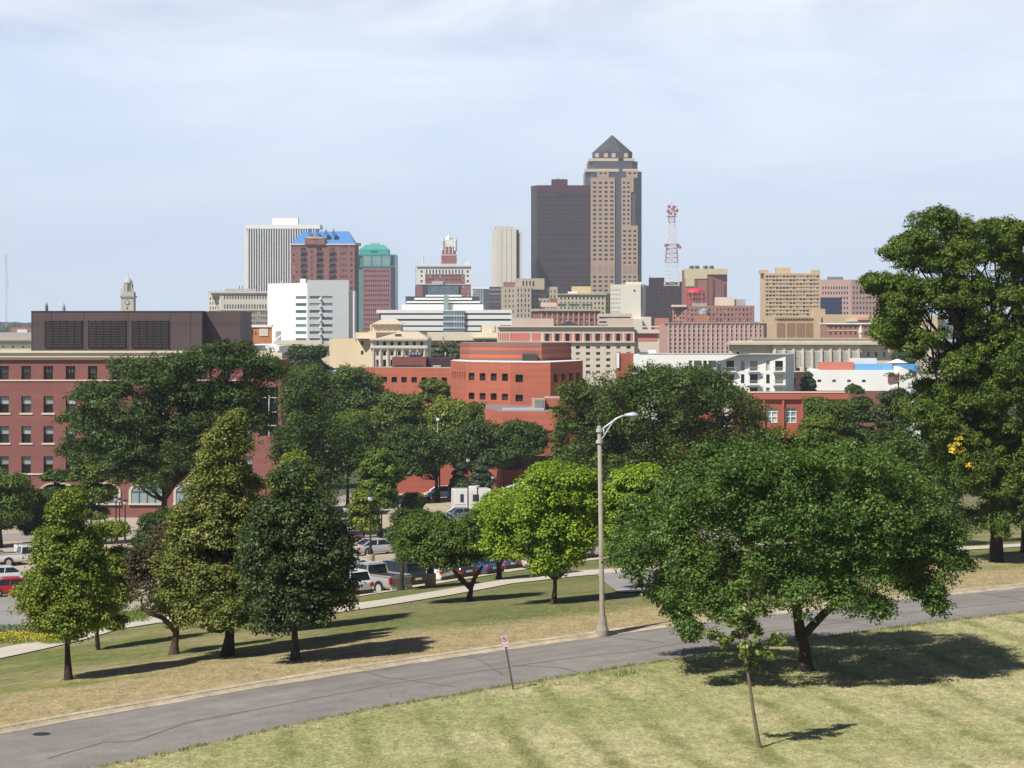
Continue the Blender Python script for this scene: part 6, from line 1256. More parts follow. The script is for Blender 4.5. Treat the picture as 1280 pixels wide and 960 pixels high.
# ------------------------------------------------------------------ vehicles
def paint(key, c, rough=.28):
    if key in MATS: return MATS[key]
    m, nt, p = newmat(key); p.inputs['Base Color'].default_value = col(c); p.inputs['Roughness'].default_value = rough
    p.inputs['Coat Weight'].default_value = .5; p.inputs['Coat Roughness'].default_value = .08; p.inputs['Metallic'].default_value = .15
    n = nt.nodes.new('ShaderNodeTexNoise'); n.inputs['Scale'].default_value = 3; r = nt.nodes.new('ShaderNodeMapRange'); r.inputs['To Min'].default_value = rough-.06; r.inputs['To Max'].default_value = rough+.14
    g = nt.nodes.new('ShaderNodeNewGeometry'); nt.links.new(g.outputs['Position'], n.inputs['Vector']); nt.links.new(n.outputs['Fac'], r.inputs['Value']); nt.links.new(r.outputs[0], p.inputs['Roughness']); MATS[key] = m; return m
cglass = paint('car_glass', (.02, .028, .032), .08); rubber = mat('rubber', (.02, .02, .02), .8); alloy = paint('alloy', (.45, .46, .47), .3); tailr = paint('tail_red', (.45, .015, .015), .25); headl = paint('head_lamp', (.7, .72, .72), .15); trimb = mat('trim_black', (.03, .03, .03), .5)
KINDS = {  # L, W, belt, roof, wheel r, wheel x (front, rear), glass base (rear, front), glass top (rear, front), ground clearance, nose height, tail height
 'sedan': (4.7, 1.80, .92, 1.42, .33, (1.42, -1.38), (-1.85, 1.05), (-.95, .30), .22, .72, .95),
 'suv': (4.7, 1.88, 1.12, 1.76, .37, (1.42, -1.38), (-2.18, .98), (-1.95, .38), .30, .98, 1.15),
 'minivan': (4.95, 1.92, 1.08, 1.74, .34, (1.62, -1.42), (-2.30, 1.55), (-2.12, .62), .24, .90, 1.1),
 'pickup': (5.7, 1.98, 1.15, 1.86, .40, (1.80, -1.75), (-.52, 1.20), (-.36, .62), .38, 1.08, 1.12)}
def loft(sections):
    """sections: (x, z_low, z_mid, z_high, half width) from tail to nose"""
    s = MB(); n = len(sections)
    for x, zl, zm, zh, hw in sections:
        for y, z in ((-hw*.90, zl), (-hw, zl+(zm-zl)*.35), (-hw*.99, zm), (-hw*.90, zh), (hw*.90, zh), (hw*.99, zm), (hw, zl+(zm-zl)*.35), (hw*.90, zl)): s.v.append((x, y, z))
    for i in range(n-1):
        for q in range(8): a, b = i*8+q, i*8+(q+1) % 8; s.f.append((a, a+8, b+8, b))
    s.f.append(tuple(range(7, -1, -1))[::-1]); s.f.append(tuple((n-1)*8+q for q in range(7, -1, -1))); return s
def vehicle(kind, color, cname, px, py, head, label, group=None, cat='car', name=None, canopy=False):
    Lh, W, belt, roof, wr, wx, gb, gt, cl, nose, tail = KINDS[kind]; h = Lh/2; hw = W/2; P = gp(px, py)
    t = thing(name or {'suv': 'parked_suv', 'sedan': 'parked_car', 'minivan': 'parked_minivan', 'pickup': 'parked_pickup'}[kind], label, cat, (P.x, P.y, P.z+.03), group, R(head))
    pm_ = paint('paint_'+cname, color)
    gx = [gb[0], gb[1]]
    if kind == 'pickup': secs = [(-h, .55, .8, belt-.02, hw*.94), (-h+.08, .42, .8, belt, hw*.97), (-1.75, cl, .8, belt, hw), (-.55, cl, .8, belt, hw), (.6, cl, .8, belt, hw), (1.25, cl, .8, belt-.02, hw), (2.3, cl, .75, nose, hw*.98), (h-.12, .45, .75, nose-.12, hw*.92), (h, .5, .7, nose-.25, hw*.82)]
    else: secs = [(-h, .45, .62, tail-.18, hw*.82), (-h+.10, .33, .66, tail-.03, hw*.93), (-h*.72, cl, .68, (tail+belt)/2, hw*.99), (0, cl, .66, belt, hw), (gb[1]-.1, cl, .66, belt-.01, hw), (h*.74, cl, .62, nose+.06, hw*.98), (h-.14, .30, .55, nose-.08, hw*.88), (h, .38, .5, nose-.22, hw*.74)]
    loft(secs).build('body', pm_, t, local=True, smooth=False, bevel=.04)
    # greenhouse: glass shell, painted roof and pillars
    b0, b1, t0, t1 = gb[0], gb[1], gt[0], gt[1]; wb, wt = hw*.91, hw*.74; z0, z1 = belt-.03, roof-.05
    A = [(b0, -wb, z0), (b1, -wb, z0), (b1, wb, z0), (b0, wb, z0)]; D_ = [(t0, -wt, z1), (t1, -wt, z1), (t1, wt, z1), (t0, wt, z1)]
    g = MB()
    for i in range(4): j = (i+1) % 4; g.poly([A[i], A[j], D_[j], D_[i]])
    g.build('windows', cglass, t, local=True)
    r_ = MB(); e = .05; ztop = roof; zc = roof-.10
    ring = [(t0-e*1.6, -wt-e, zc), (t1+e*2, -wt-e, zc), (t1+e*2, wt+e, zc), (t0-e*1.6, wt+e, zc)]; topr = [(t0+.1, -wt+.08, ztop), (t1-.15, -wt+.08, ztop), (t1-.15, wt-.08, ztop), (t0+.1, wt-.08, ztop)]
    for i in range(4): j = (i+1) % 4; r_.poly([ring[i], ring[j], topr[j], topr[i]])
    r_.poly(topr); r_.build('roof', pm_, t, local=True)
    for i in range(4): MB().tube([A[i], D_[i]], [.06, .05], 6).build('pillar', pm_, t, local=True)
    for y in (-1, 1):
        xm_b, xm_t = (b0+b1)/2-.05, (t0+t1)/2; MB().tube([(xm_b, y*(wb+.005), z0), (xm_t, y*(wt+.01), z1)], .045, 6).build('pillar', pm_ if kind != 'pickup' else trimb, t, local=True)
    for x in wx:
        for y in (-1, 1):
            w_ = thing2('wheel', t, (x, y*(hw-.10), wr)); MB().tube([(0, -.11, 0), (0, .11, 0)], wr, 18).build('tyre', rubber, w_, local=True)
            q = MB(); q.tube([(0, y*.10, 0), (0, y*.125, 0)], wr*.64, 14); q.build('rim', alloy, w_, local=True)
            MB().tube([(x, y*(hw-.05), wr+.02), (x, y*(hw+.004), wr+.02)], wr*1.17, 18).build('wheel_arch', trimb, t, local=True)
    for y in (-1, 1):
        s = MB(); zc = tail-.28 if kind != 'pickup' else .92; yy = sorted((y*hw*.62, y*hw*.95))
        if kind == 'pickup': yy = sorted((y*hw*.80, y*hw*.97))
        s.box(-h-.02, -h+.16, yy[0], yy[1], zc-.12 if kind != 'pickup' else zc-.2, zc+.10 if kind != 'pickup' else zc+.18); s.build('tail_light', tailr, t, local=True)
        s = MB(); yy = sorted((y*hw*.45, y*hw*.86)); s.box(h-.26, h-.04, yy[0], yy[1], nose-.34, nose-.20); s.build('headlight', headl, t, local=True)
        s = MB(); s.box(b1-.30, b1-.12, *sorted((y*(hw*.95), y*(hw+.16))), belt+.0, belt+.14); s.build('wing_mirror', pm_, t, local=True)
    s = MB(); s.box(-h-.06, -h+.1, -hw*.88, hw*.88, .36, .55); s.build('bumper', alloy if kind == 'pickup' else trimb, t, local=True); s = MB(); s.box(-h-.07, -h-.03, -.26, .26, .62, .76); s.build('number_plate', headl, t, local=True)
    s = MB(); s.box(h-.10, h+.03, -hw*.7, hw*.7, .34, .50); s.build('bumper', trimb, t, local=True)
    if kind == 'pickup':
        s = MB(); s.box(-h+.10, b0-.12, -hw*.82, hw*.82, belt-.01, belt+.012); s.build('bed', trimb, t, local=True)
        s = MB()
        for y in (-1, 1): s.box(-h+.04, b0-.05, *sorted((y*hw*.84, y*hw*.93)), belt, belt+.09)
        s.box(-h+.02, -h+.1, -hw*.9, hw*.9, belt-.02, belt+.08); s.build('bed_rail', pm_, t, local=True)
    return t
def thing2(name, parent, loc):
    o = bpy.data.objects.new(name, None); link(o); o.parent = parent; o.location = loc; o.empty_display_size = .2; return o
grow = 'vehicles parked along the grass kerb'; gmid = 'vehicles in the middle of the car park'; gl = 'vehicles in the left car park'
V = vehicle
V('suv', (.72, .72, .70), 'white', 424, 745, 134, 'white SUV tail-on, leftmost of the row along the grass kerb', grow, 'car')
V('pickup', (.36, .35, .33), 'silver', 466, 739, 134, 'silver pickup truck with open bed parked along the grass kerb', grow, 'pickup truck')
V('suv', (.03, .035, .045), 'black', 494, 733, 134, 'black SUV beside the silver pickup along the grass kerb', grow)
V('suv', (.74, .74, .72), 'white', 524, 728, 150, 'white SUV half behind the very dark low tree', grow)
V('sedan', (.03, .04, .035), 'dkgreen', 558, 723, 134, 'dark car right of the white SUV behind the dark low tree', grow)
V('sedan', (.04, .09, .19), 'navyblue', 590, 719, 136, 'dark blue sedan glimpsed above the forked trunk', grow)
V('sedan', (.03, .10, .34), 'blue', 614, 713, 134, 'bright blue car left of the broad bright green tree trunk', grow)
V('sedan', (.62, .60, .55), 'champagne', 642, 710, 136, 'cream sedan right of the broad bright green tree trunk', grow)
V('suv', (.40, .41, .42), 'silver2', 664, 706, 134, 'silver SUV below the bright maple crown', grow)
V('sedan', (.13, .09, .08), 'bronze', 682, 703, 134, 'brown car just left of the slim maple trunk', grow)
V('suv', (.05, .05, .055), 'charcoal', 708, 699, 134, 'charcoal SUV just right of the slim maple trunk', grow)
V('sedan', (.30, .31, .33), 'grey', 733, 696, 134, 'grey sedan left of the street lamp pole', grow)
V('sedan', (.70, .70, .70), 'white', 428, 712, 30, 'white sedan whose nose peeps from behind the dense dark tree', gmid)
V('sedan', (.16, .012, .025), 'maroon', 452, 691, 32, 'maroon sedan beside the silver one in the middle of the car park', gmid)
V('sedan', (.50, .50, .49), 'silver3', 472, 693, 32, 'silver sedan behind the tall lamp post in the middle of the car park', gmid)
V('sedan', (.025, .03, .05), 'black', 504, 633, 30, 'black sedan by the small leafy tree, far part of the car park', gmid)
V('sedan', (.14, .02, .03), 'maroon', 518, 629, 30, 'dark red sedan beside the black one, far part of the car park', gmid)
V('suv', (.05, .06, .08), 'midnight', 484, 636, 30, 'dark blue SUV under the leafy tree, far part of the car park', gmid)
V('minivan', (.72, .72, .71), 'white', 553, 623, 205, 'white minivan near the street edge of the car park', gmid, 'van')
V('sedan', (.16, .20, .24), 'slate', 573, 650, 200, 'slate blue sedan in front of the white travel trailer', gmid)
V('sedan', (.45, .46, .47), 'silver3', 640, 628, 40, 'silver car right of the white trailer below the white boom', gmid)
V('pickup', (.72, .72, .71), 'white', 30, 706, 28, 'white pickup truck with open bed in the left car park', gl, 'pickup truck')
V('pickup', (.66, .67, .68), 'white2', 55, 695, 28, 'pale truck behind the white pickup in the left car park', gl, 'pickup truck')
V('sedan', (.035, .04, .06), 'black', 0, 707, 28, 'black car at the left edge beside the white pickup', gl)
V('sedan', (.62, .66, .66), 'pearl', 10, 728, 24, 'pearl white car between the white pickup and the red car', gl)
V('sedan', (.42, .015, .03), 'red', 18, 745, 22, 'bright red car nearest the flower bed in the left car park', gl)
V('sedan', (.70, .70, .70), 'white', 190, 735, 20, 'white car glimpsed behind the thin brownish gnarled tree', gl)
V('sedan', (.30, .30, .31), 'grey', 800, 690, 134, 'grey car glimpsed low between street lamp and spreading tree', grow)
# white travel trailer
P = gp(590, 643); t = thing('travel_trailer', 'white box-shaped travel trailer with small dark windows and roof air conditioner', 'trailer', (P.x, P.y, P.z+.03), None, R(12))
wp = paint('trailer_white', (.76, .76, .76), .4)
s = MB(); Lh = 2.35
pr = [(-Lh, .62), (Lh-.25, .62), (Lh, .9), (Lh, 2.6), (Lh-.25, 3.12), (-Lh+.1, 3.12), (-Lh, 3.0)]
i = len(s.v); s.v += [(x, -1.15, z) for x, z in pr]+[(x, 1.15, z) for x, z in pr]; n = len(pr)
s.f += [(k, (k+1) % n, n+(k+1) % n, n+k) for k in range(n)]+[tuple(range(n-1, -1, -1)), tuple(range(n, 2*n))]; s.build('body', wp, t, local=True, bevel=.05)
for x, w_, h_ in ((-1.45, .32, .85), (.25, .62, .72), (1.6, .32, .8)):
    s = MB(); s.box(x-w_/2-.05, x+w_/2+.05, -1.185, -1.152, 2.05-h_/2-.05, 2.05+h_/2+.05); f_ = s.build('window', trimb, t, local=True); s = MB(); s.box(x-w_/2, x+w_/2, -1.195, -1.186, 2.05-h_/2, 2.05+h_/2); s.build('pane', cglass, f_, local=True)
s = MB(); s.box(-.95, -.2, -1.18, -1.152, .75, 2.7); s.build('door', mat('trailer_door', (.66, .66, .66), .5), t, local=True)
s = MB(); s.box(-.5, .6, -.4, .4, 3.12, 3.42); s.build('air_conditioner', wp, t, local=True, bevel=.06); s = MB(); s.box(-Lh, Lh, -1.165, -1.152, 1.25, 1.33); s.build('trim_stripe', mat('tr_str', (.3, .32, .36), .5), t, local=True)
for x in (.75, 1.45):
    for y in (-1.05, 1.05): w_ = thing2('wheel', t, (x, y, .36)); MB().tube([(0, -.11, 0), (0, .11, 0)], .36, 16).build('tyre', rubber, w_, local=True); MB().tube([(0, -.12, 0), (0, .12, 0)], .2, 12).build('rim', alloy, w_, local=True)
s = MB(); s.tube([(Lh, .5, .6), (Lh+1.1, 0, .5)], .06, 6); s.tube([(Lh, -.5, .6), (Lh+1.1, 0, .5)], .06, 6); s.build('drawbar', trimb, t, local=True)
# white service truck with raised boom
P = gp(622, 636); t = thing('service_truck', 'white service truck with long white boom slanting up to the right', 'truck', (P.x, P.y, P.z+.03), None, R(8))
s = MB(); s.box(-2.4, 1.2, -1.0, 1.0, .6, 1.5); s.build('body', wp, t, local=True, bevel=.05); s = MB(); s.box(1.2, 2.6, -.98, .98, .55, 1.35); s.build('bonnet', wp, t, local=True, bevel=.06)
s = MB(); s.prism([(.2, -.95), (1.6, -.95), (1.6, .95), (.2, .95)], 1.35, 2.15); s.build('cab', wp, t, local=True, bevel=.08); s = MB(); s.box(.35, 1.45, -.97, -.952, 1.5, 2.0); s.build('window', cglass, t, local=True)
s = MB(); s.tube([(-1.6, 0, 1.7), (4.6, .2, 3.6)], [.24, .17], 8); s.tube([(-1.6, 0, 1.4), (-1.6, 0, 1.9)], .3, 8); s.build('boom', wp, t, local=True); s = MB(); s.box(4.3, 5.2, -.4, .6, 3.0, 3.9); s.build('bucket', wp, t, local=True)
for x in (-1.5, 1.9):
    for y in (-.92, .92): w_ = thing2('wheel', t, (x, y, .4)); MB().tube([(0, -.12, 0), (0, .12, 0)], .4, 16).build('tyre', rubber, w_, local=True); MB().tube([(0, -.13, 0), (0, .13, 0)], .22, 12).build('rim', alloy, w_, local=True)
# ------------------------------------------------------------------ street lamp by the road
P = gp(753, 791); d = P.y; t = thing('street_lamp', 'tall tapered concrete street lamp with curved bracket arm and cobra head beside the road', 'street lamp', tuple(P))
cp = mat('lamp_concrete', (.31, .275, .22), .85, .14, 3.0); gal = paint('galvanised', (.50, .52, .54), .4)
x = P.x; zt = zpx(532, d); x2 = xpx(749.0, d)
MB().tube([(x, d, P.z-.2), (x, d, P.z+.12), (x, d, P.z+.5), (x-.01, d, P.z+1.0), (x2, d, zt)], [.18, .17, .138, .108, .078], 14).build('pole', cp, t, smooth=True)
MB().lathe((x, d, P.z-.1), [(.26, 0), (.26, .22), (.20, .42), (.16, .8)], 12).build('base', cp, t)
s = MB(); P3 = lambda px, py, dy=0: (xpx(px, d), d+dy, zpx(py, d))
s.tube([P3(750, 538.5), P3(758, 532.5), P3(765, 527.5), P3(771, 523), P3(777, 520.3), P3(783, 519)], .038, 8); s.tube([P3(750, 551.5), P3(755, 545), P3(760, 537), P3(765, 529), P3(768, 525.5)], .03, 8); s.tube([P3(754.5, 535.4), P3(754.8, 545)], .03, 6)
s.build('bracket_arm', gal, t, smooth=True)
s = MB(); s.tube([P3(749.0, 536), P3(749.0, 540)], .135, 12); s.build('clamp', gal, t); s = MB(); s.tube([P3(749.1, 550), P3(749.1, 554)], .14, 12); s.build('clamp', gal, t)
s = MB(); n = 12; C0 = P3(789.5, 519.5); prof = [(-.30, .04), (-.26, .085), (-.12, .13), (.02, .17), (.14, .16), (.24, .10), (.28, .02)]
for xx, r in prof:
    for q in range(n): a = 2*math.pi*q/n; s.v.append((C0[0]+xx, C0[1]+r*math.cos(a)*1.15, C0[2]+max(r*math.sin(a)*.75, -.05)+.02))
for j in range(len(prof)-1):
    for q in range(n): q2 = (q+1) % n; s.f.append((j*n+q, (j+1)*n+q, (j+1)*n+q2, j*n+q2))
s.build('lamp_head', gal, t, smooth=True)
s = MB(); s.lathe((C0[0]+.06, C0[1], C0[2]-.19), [(0, 0), (.07, .02), (.12, .07), (.15, .15)], 12); s.build('lens', paint('lens', (.42, .42, .42), .2), t, smooth=True)
# ------------------------------------------------------------------ no-parking sign
P = gp(643, 862); d = P.y; t = thing('parking_sign', 'small leaning red and white no-parking sign on a dark steel post', 'sign', tuple(P))
a = Vector(P3(643, 862)); a = Vector((P.x, d, P.z-.2)); b_ = Vector((xpx(629.8, d), d+.04, zpx(795, d))); u = (b_-a).normalized()
s = MB(); sd_ = Vector((u.z, 0, -u.x)).normalized()
for o1, o2 in ((-.032, -.014), (-.014, .014), (.014, .032)):
    y0 = d-.012 if o1 in (-.032, .014) else d+.012
    q = [a+sd_*o1, a+sd_*o2, b_+sd_*o2, b_+sd_*o1]; s.poly([(v.x, v.y-.01, v.z) for v in q]); s.poly([(v.x, v.y+.015, v.z) for v in reversed(q)])
s.poly([(v.x, v.y+yy, v.z) for v, yy in ((a-sd_*.032, -.01), (b_-sd_*.032, -.01), (b_-sd_*.032, .015), (a-sd_*.032, .015))]); s.poly([(v.x, v.y+yy, v.z) for v, yy in ((b_+sd_*.032, -.01), (a+sd_*.032, -.01), (a+sd_*.032, .015), (b_+sd_*.032, .015))]); s.build('post', mat('post_steel', (.085, .07, .055), .7, .2, 5), t)
top = b_+u*.03; hh, hw_ = .41, .12
def SP(a_, h_, dy=0): p = top+sd_*a_-u*h_; return (p.x+.0, p.y-.03+dy, p.z)
s = MB(); s.poly([SP(-hw_, hh), SP(hw_, hh), SP(hw_, 0), SP(-hw_, 0)]); s.poly([SP(-hw_, 0, .006), SP(hw_, 0, .006), SP(hw_, hh, .006), SP(-hw_, hh, .006)]); s.build('sign_panel', mat('sign_white', (.60, .52, .54), .6, .06), t)
rs = mat('sign_red', (.38, .05, .09), .5, .03); s = MB()
for k in range(20):
    a0, a1 = 2*math.pi*k/20, 2*math.pi*(k+1)/20; s.poly([SP(math.cos(a0)*.085, .15-math.sin(a0)*.085, -.003), SP(math.cos(a1)*.085, .15-math.sin(a1)*.085, -.003), SP(math.cos(a1)*.108, .15-math.sin(a1)*.108, -.003), SP(math.cos(a0)*.108, .15-math.sin(a0)*.108, -.003)])
s.poly([SP(-.072, .09, -.006), SP(-.055, .072, -.006), SP(.075, .208, -.006), SP(.058, .226, -.006)])
s.poly([SP(-.08, .345, -.003), SP(.08, .345, -.003), SP(.08, .33, -.003), SP(-.08, .33, -.003)])
for sg_ in (-1, 1): s.poly([SP(sg_*.08, .365, -.003), SP(sg_*.08, .31, -.003), SP(sg_*.115, .3375, -.003)])
for e0, e1, f0, f1 in ((-.125, .125, .008, .016), (-.125, .125, .414, .422), (-.127, -.119, .008, .422), (.119, .127, .008, .422)): s.poly([SP(e0, f1, -.003), SP(e1, f1, -.003), SP(e1, f0, -.003), SP(e0, f0, -.003)])
s.build('prohibition_mark', rs, t)
s = MB(); s.poly([SP(-.035, .21, -.0045), SP(-.012, .21, -.0045), SP(-.012, .095, -.0045), SP(-.035, .095, -.0045)])
for e0, e1, f0, f1 in ((-.012, .035, .095, .113), (-.012, .035, .145, .162), (.022, .042, .10, .157)): s.poly([SP(e0, f1, -.0045), SP(e1, f1, -.0045), SP(e1, f0, -.0045), SP(e0, f0, -.0045)])
s.build('letter', mat('sign_black', (.02, .02, .02), .5), t)
# ------------------------------------------------------------------ black acorn lamps of the car park and office
bl = mat('lamp_black', (.022, .022, .025), .5, .1); globe = paint('globe', (.55, .57, .58), .3)
def acorn(px, py, top, label, group='black park lamps', base=False, dd=None):
    P = gp(px, py) if not dd else Vector((xpx(px, dd), dd, gz(xpx(px, dd), dd))); d = P.y; H = zpx(top, d)-P.z; t = thing('park_lamp', label, 'lamp', tuple(P), group); z = 0
    if base: MB().lathe((P.x, P.y, P.z-.2), [(.36, 0), (.36, 1.0), (.33, 1.06), (0, 1.06)], 14).build('plinth', mat('lamp_plinth', (.40, .31, .21), .9, .12, 2), t); z = .85
    MB().lathe((P.x, P.y, P.z+z), [(.24, 0), (.24, .25), (.15, .45), (.10, .8), (.075, .9), (.065, H-z-.75), (.11, H-z-.7), (.11, H-z-.62)], 10).build('pole', bl, t, smooth=True)
    MB().lathe((P.x, P.y, P.z+H-.62), [(.10, 0), (.20, .12), (.24, .30), (.16, .44)], 12).build('globe', globe, t, smooth=True)
    MB().lathe((P.x, P.y, P.z+H-.2), [(.30, 0), (.22, .08), (.10, .14), (.03, .2), (0, .22)], 12).build('cap', bl, t, smooth=True)
acorn(463, 706, 617, 'tall black lamp on a tan concrete plinth in the middle of the car park', base=True)
acorn(432, 690, 631, 'black lamp at the edge of the dense dark tree, beyond the grass kerb row')
acorn(477, 672, 631, 'black lamp right of the small yellowish car park tree')
acorn(585, 648, 571, 'tall black lamp in front of the left end of the white trailer')
acorn(597, 654, 603, 'shorter black lamp in front of the middle of the white trailer')
acorn(616, 634, 593, 'black lamp right of the white trailer, against the boom')
acorn(145, 676, 620, 'black lamp before the second arched office window, left of a close pair')
acorn(131, 668, 634, 'short black lamp left of the close pair before the office')
acorn(149.5, 668, 622, 'black lamp before the second arched office window, right of a close pair')
acorn(156.5, 680, 624, 'black lamp right of the close pair, before the third arched office window')
acorn(538, 733, 690, 'lamp on plinth between white SUV and dark car, under the low dark tree', base=True)
d = 300; t = thing('flood_lamp', 'slim silver pole with white camera-like lamp heads beside the far street', 'lamp', (xpx(547, d), d, gz(xpx(547, d), d)))
MB().tube([(xpx(547, d), d, gz(xpx(547, d), d)), (xpx(547, d), d, zpx(526, d))], [.10, .06], 8).build('pole', gal, t); MB().lathe((xpx(547.4, d), d, zpx(526.5, d)), [(.05, 0), (.28, .1), (.28, .3), (.1, .42), (0, .44)], 10).build('lamp_head', paint('lampw', (.8, .8, .8), .3), t); s = MB(); s.box(xpx(545, d), xpx(549, d), d-.3, d+.1, zpx(565.5, d), zpx(563, d)); s.build('camera', paint('lampw', (.8, .8, .8), .3), t)
d = 298; t = thing('dark_pole', 'dark pole standing right beside the slim silver lamp pole', 'pole', (xpx(549.5, d), d, gz(xpx(549.5, d), d))); MB().tube([(xpx(549.5, d), d, gz(xpx(549.5, d), d)), (xpx(549.5, d), d, zpx(560, d))], .1, 8).build('shaft', bl, t); MB().lathe((xpx(549.5, d), d, zpx(560, d)), [(.1, 0), (.16, .1), (.1, .3), (0, .32)], 8).build('cap', bl, t)
# ------------------------------------------------------------------ small ground things
P = rp_(52, 919); q = road_pt(P[0], P[1]); t = thing('manhole_cover', 'dark round iron cover set in the road near the far kerb', 'manhole cover', q)
MB().tube([(q[0], q[1], q[2]-.004), (q[0], q[1], q[2]+.008)], .28, 24).build('rim', mat('iron', (.05, .048, .045), .6), t); MB().tube([(q[0], q[1], q[2]+.004), (q[0], q[1], q[2]+.014)], .22, 24).build('lid', mat('iron_lid', (.035, .033, .032), .55, .2, 12), t)
def plants(name, px0, px1, y0, y1, h, leafm, n, leaf, seed, label, cat, kind='stuff'):
    r = np.random.default_rng(seed); px = r.uniform(px0, px1, n); py = y0+(y1-y0)*r.random(n); A = gp(px0, (y0+y1)/2)
    global rng; rng = r; C_ = []
    for a_, b_ in zip(px[:220], py[:220]): g_ = gp(a_, b_); C_.append((g_.x, g_.y, g_.z))
    C_ = np.array(C_); idx = r.integers(0, len(C_), n); cen = C_[idx]+r.normal(size=(n, 3))*np.array([.16, .16, 0])+np.array([0, 0, 1])*r.uniform(.05, h, n)[:, None]
    nr = unit(r.normal(size=(n, 3))*.7+np.array([0, -.2, .7])); o = leaves_mesh(name, cen, nr, leaf, r.random(n), leafm, None, .6); tag(o, label, cat, kind=kind); return o
yfl = leafmat('flower_yellow', (.55, .42, .02), (.75, .60, .04)); sage = leafmat('sage_leaf', (.09, .13, .08), (.17, .21, .13)); 
plants('flower_bed', -30, 78, 790, 796, .5, sage, 6000, .12, 5, 'grey-green perennial bed left of the footpath', 'flower bed')
plants('flower_bed', -30, 76, 797, 806, .35, MATS['leaf_yellowgreen'], 5000, .10, 6, 'green edging of the flower bed left of the footpath', 'flower bed')
plants('flower_bed', -30, 76, 796, 805, .42, yfl, 2600, .09, 7, 'yellow flowers along the footpath at the left edge', 'flowers')
plants('flower_bed', 110, 185, 770, 779, .4, MATS['leaf_ash'], 3500, .11, 8, 'low green planting between footpath and drive', 'flower bed')
for k, (px, py, m_, lab) in enumerate(((172, 768, 'leaf_ash', 'small green shrub, first of the row along the footpath'), (181, 767.5, 'leaf_brown', 'small tan shrub, second of the row along the footpath'), (190, 767, 'leaf_brown', 'small tan shrub, third of the row along the footpath'), (200, 766, 'leaf_ash', 'small green shrub, last of the row along the footpath'))):
    P = gp(px, py); rng = np.random.default_rng(60+k); t = thing('shrub', lab, 'shrub', tuple(P), 'shrubs along the footpath'); CN, cen, nr, tn = crown_points([(P.x, P.y, P.z+.35, .38, .38, .38)], .16, 1.2, .09, 20, .4, .3); leaves_mesh('foliage', cen, nr, .10, tn, MATS[m_], t)
    s = MB()
    for a_ in range(4): s.tube([tuple(P), (P.x+.15*math.cos(a_*1.6), P.y+.15*math.sin(a_*1.6), P.z+.4)], .02, 5)
    s.build('stem', barkB, t)
def tufts(px, py, n, h, m_, spread, seed):
    r = random.Random(seed); P = gp(px, py); s = []
    for k in range(n):
        x, y = P.x+r.gauss(0, spread), P.y+r.gauss(0, spread*.6); z = gz(x, y); a_ = r.uniform(0, 6.28); hh = h*r.uniform(.5, 1.2); lx, ly = r.gauss(0, .25)*hh, r.gauss(0, .25)*hh; w_ = .012
        TU.poly([(x-w_*math.cos(a_), y-w_*math.sin(a_), z), (x+w_*math.cos(a_), y+w_*math.sin(a_), z), (x+lx, y+ly, z+hh)])
TU = MB()
for px, py, n, h, sp in ((772, 845, 60, .30, .3), (784, 842, 50, .34, .2), (1128, 789, 30, .3, .2), (700, 856, 40, .2, .5), (930, 822, 50, .16, .8), (560, 874, 40, .14, .9), (1180, 782, 40, .15, 1)): tufts(px, py, n, h, None, sp, int(px))
r = random.Random(2)
for k in range(420):
    x = r.uniform(-14, 26); yy = float(ynear(x))-r.uniform(.0, .5); z = gz(x, yy); hh = r.uniform(.05, .13)
    for j in range(5): xx = x+r.gauss(0, .08); y2 = yy+r.gauss(0, .06); TU.poly([(xx-.012, y2, z), (xx+.012, y2, z), (xx+r.gauss(0, .03), y2+r.gauss(0, .03), z+hh)])
tag(TU.build('grass', leafmat('grass_blade', (.12, .17, .04), (.16, .2, .05))), kind='stuff')
# blades over the near lawn so that its edge and surface are not a bare sheet
def blades(n, xr, yr, h, w_, m_, seed, cond):
    r = np.random.default_rng(seed); x = r.uniform(*xr, n); y = r.uniform(*yr, n); k = cond(x, y); x, y = x[k], y[k]; n = len(x); z = GZ(x, y)
    a_ = r.uniform(0, 2*np.pi, n); hh = h*r.uniform(.5, 1.4, n); dx, dy = np.cos(a_)*w_, np.sin(a_)*w_; lx, ly = r.normal(0, .5, n)*hh, r.normal(0, .5, n)*hh
    v = np.stack([np.stack([x-dx, y-dy, z-.01], -1), np.stack([x+dx, y+dy, z-.01], -1), np.stack([x+lx, y+ly, z+hh], -1)], 1).reshape(-1, 3).astype(np.float32)
    me = bpy.data.meshes.new('grass'); me.vertices.add(3*n); me.vertices.foreach_set('co', v.ravel()); me.loops.add(3*n); me.loops.foreach_set('vertex_index', np.arange(3*n, dtype=np.int32)); me.polygons.add(n); me.polygons.foreach_set('loop_start', np.arange(0, 3*n, 3, dtype=np.int32)); me.update(calc_edges=True); me.materials.append(m_)
    o = bpy.data.objects.new('grass', me); link(o); tag(o, kind='stuff')

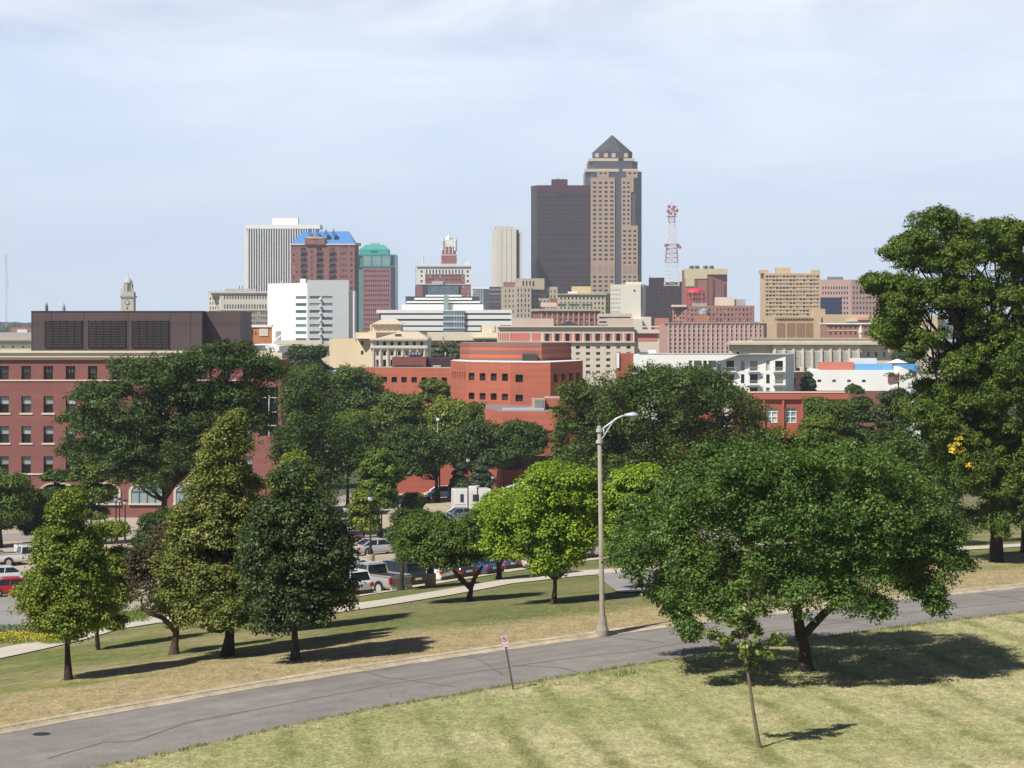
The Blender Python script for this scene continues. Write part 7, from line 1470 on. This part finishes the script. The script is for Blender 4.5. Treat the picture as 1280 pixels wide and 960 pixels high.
gA = mat('blade_green', (.24, .26, .10), .9, .3, .9, spec=.1); gB = mat('blade_straw', (.46, .40, .22), .9, .25, .9, spec=.1)
near_ = lambda x, y: (y < ynear(x)-.02) & (y > 60); far_ = lambda x, y: (y > yfar(x)+.5) & ((y-yfar(x))/16 < np.random.default_rng(8).random(len(x))**1.0)
blades(45000, (-16, 27), (60, 97), .06, .011, gA, 1, near_); blades(45000, (-16, 27), (60, 97), .055, .011, gB, 2, near_)
blades(45000, (-20, 30), (62, 122), .06, .013, gB, 3, far_); blades(30000, (-20, 30), (62, 122), .06, .013, gA, 4, far_)
# ------------------------------------------------------------------ odd leaves: yellow spray on the tall tree, rusty one under the big tree
d = [o for o in bpy.data.objects if o.name == 'walnut_tree'][0].location.y
rng = np.random.default_rng(91); wt = bpy.data.objects['walnut_tree']
lob = [(xpx(a_, d-4.6), d-4.6, zpx(b_, d-4.6), c_/F*d, c_/F*d, e_/F*d) for a_, b_, c_, e_ in ((1190, 560, 6, 8), (1197, 553, 6, 6), (1213, 580, 4, 7), (1204, 563, 5, 5))]
CN, cen, nr, tn = crown_points(lob, .16, .9, .15, 9, .3, .3); leaves_mesh('yellow_leaves', cen, nr, .17, tn, leafmat('leaf_gold', (.5, .38, .03), (.75, .6, .06)), wt, .5)
hd = bpy.data.objects['shade_tree']; d = hd.location.y
lob = [(xpx(a_, d-.3), d-.3, zpx(b_, d), c_/F*d, c_/F*d, c_/F*d) for a_, b_, c_ in ((1110, 682, 7), (1122, 690, 6))]
CN, cen, nr, tn = crown_points(lob, .2, .6, .12, 9, .3, .3); leaves_mesh('rusty_leaves', cen, nr, .11, tn, leafmat('leaf_rust', (.12, .04, .02), (.24, .09, .04)), hd)
# ------------------------------------------------------------------ summer haze: one even volume round the whole place
hm = bpy.data.materials.new('haze'); hm.use_nodes = True; hn = hm.node_tree; hn.nodes.clear()
ho = hn.nodes.new('ShaderNodeOutputMaterial'); hv = hn.nodes.new('ShaderNodeVolumePrincipled'); hn.links.new(hv.outputs[0], ho.inputs['Volume'])
hv.inputs['Color'].default_value = (.80, .88, 1.0, 1); hv.inputs['Density'].default_value = .00011; hv.inputs['Anisotropy'].default_value = .0
hz_ = MB().box(-4150, 4150, -160, 4850, -33, 225).build('haze', hm); tag(hz_, kind='stuff')
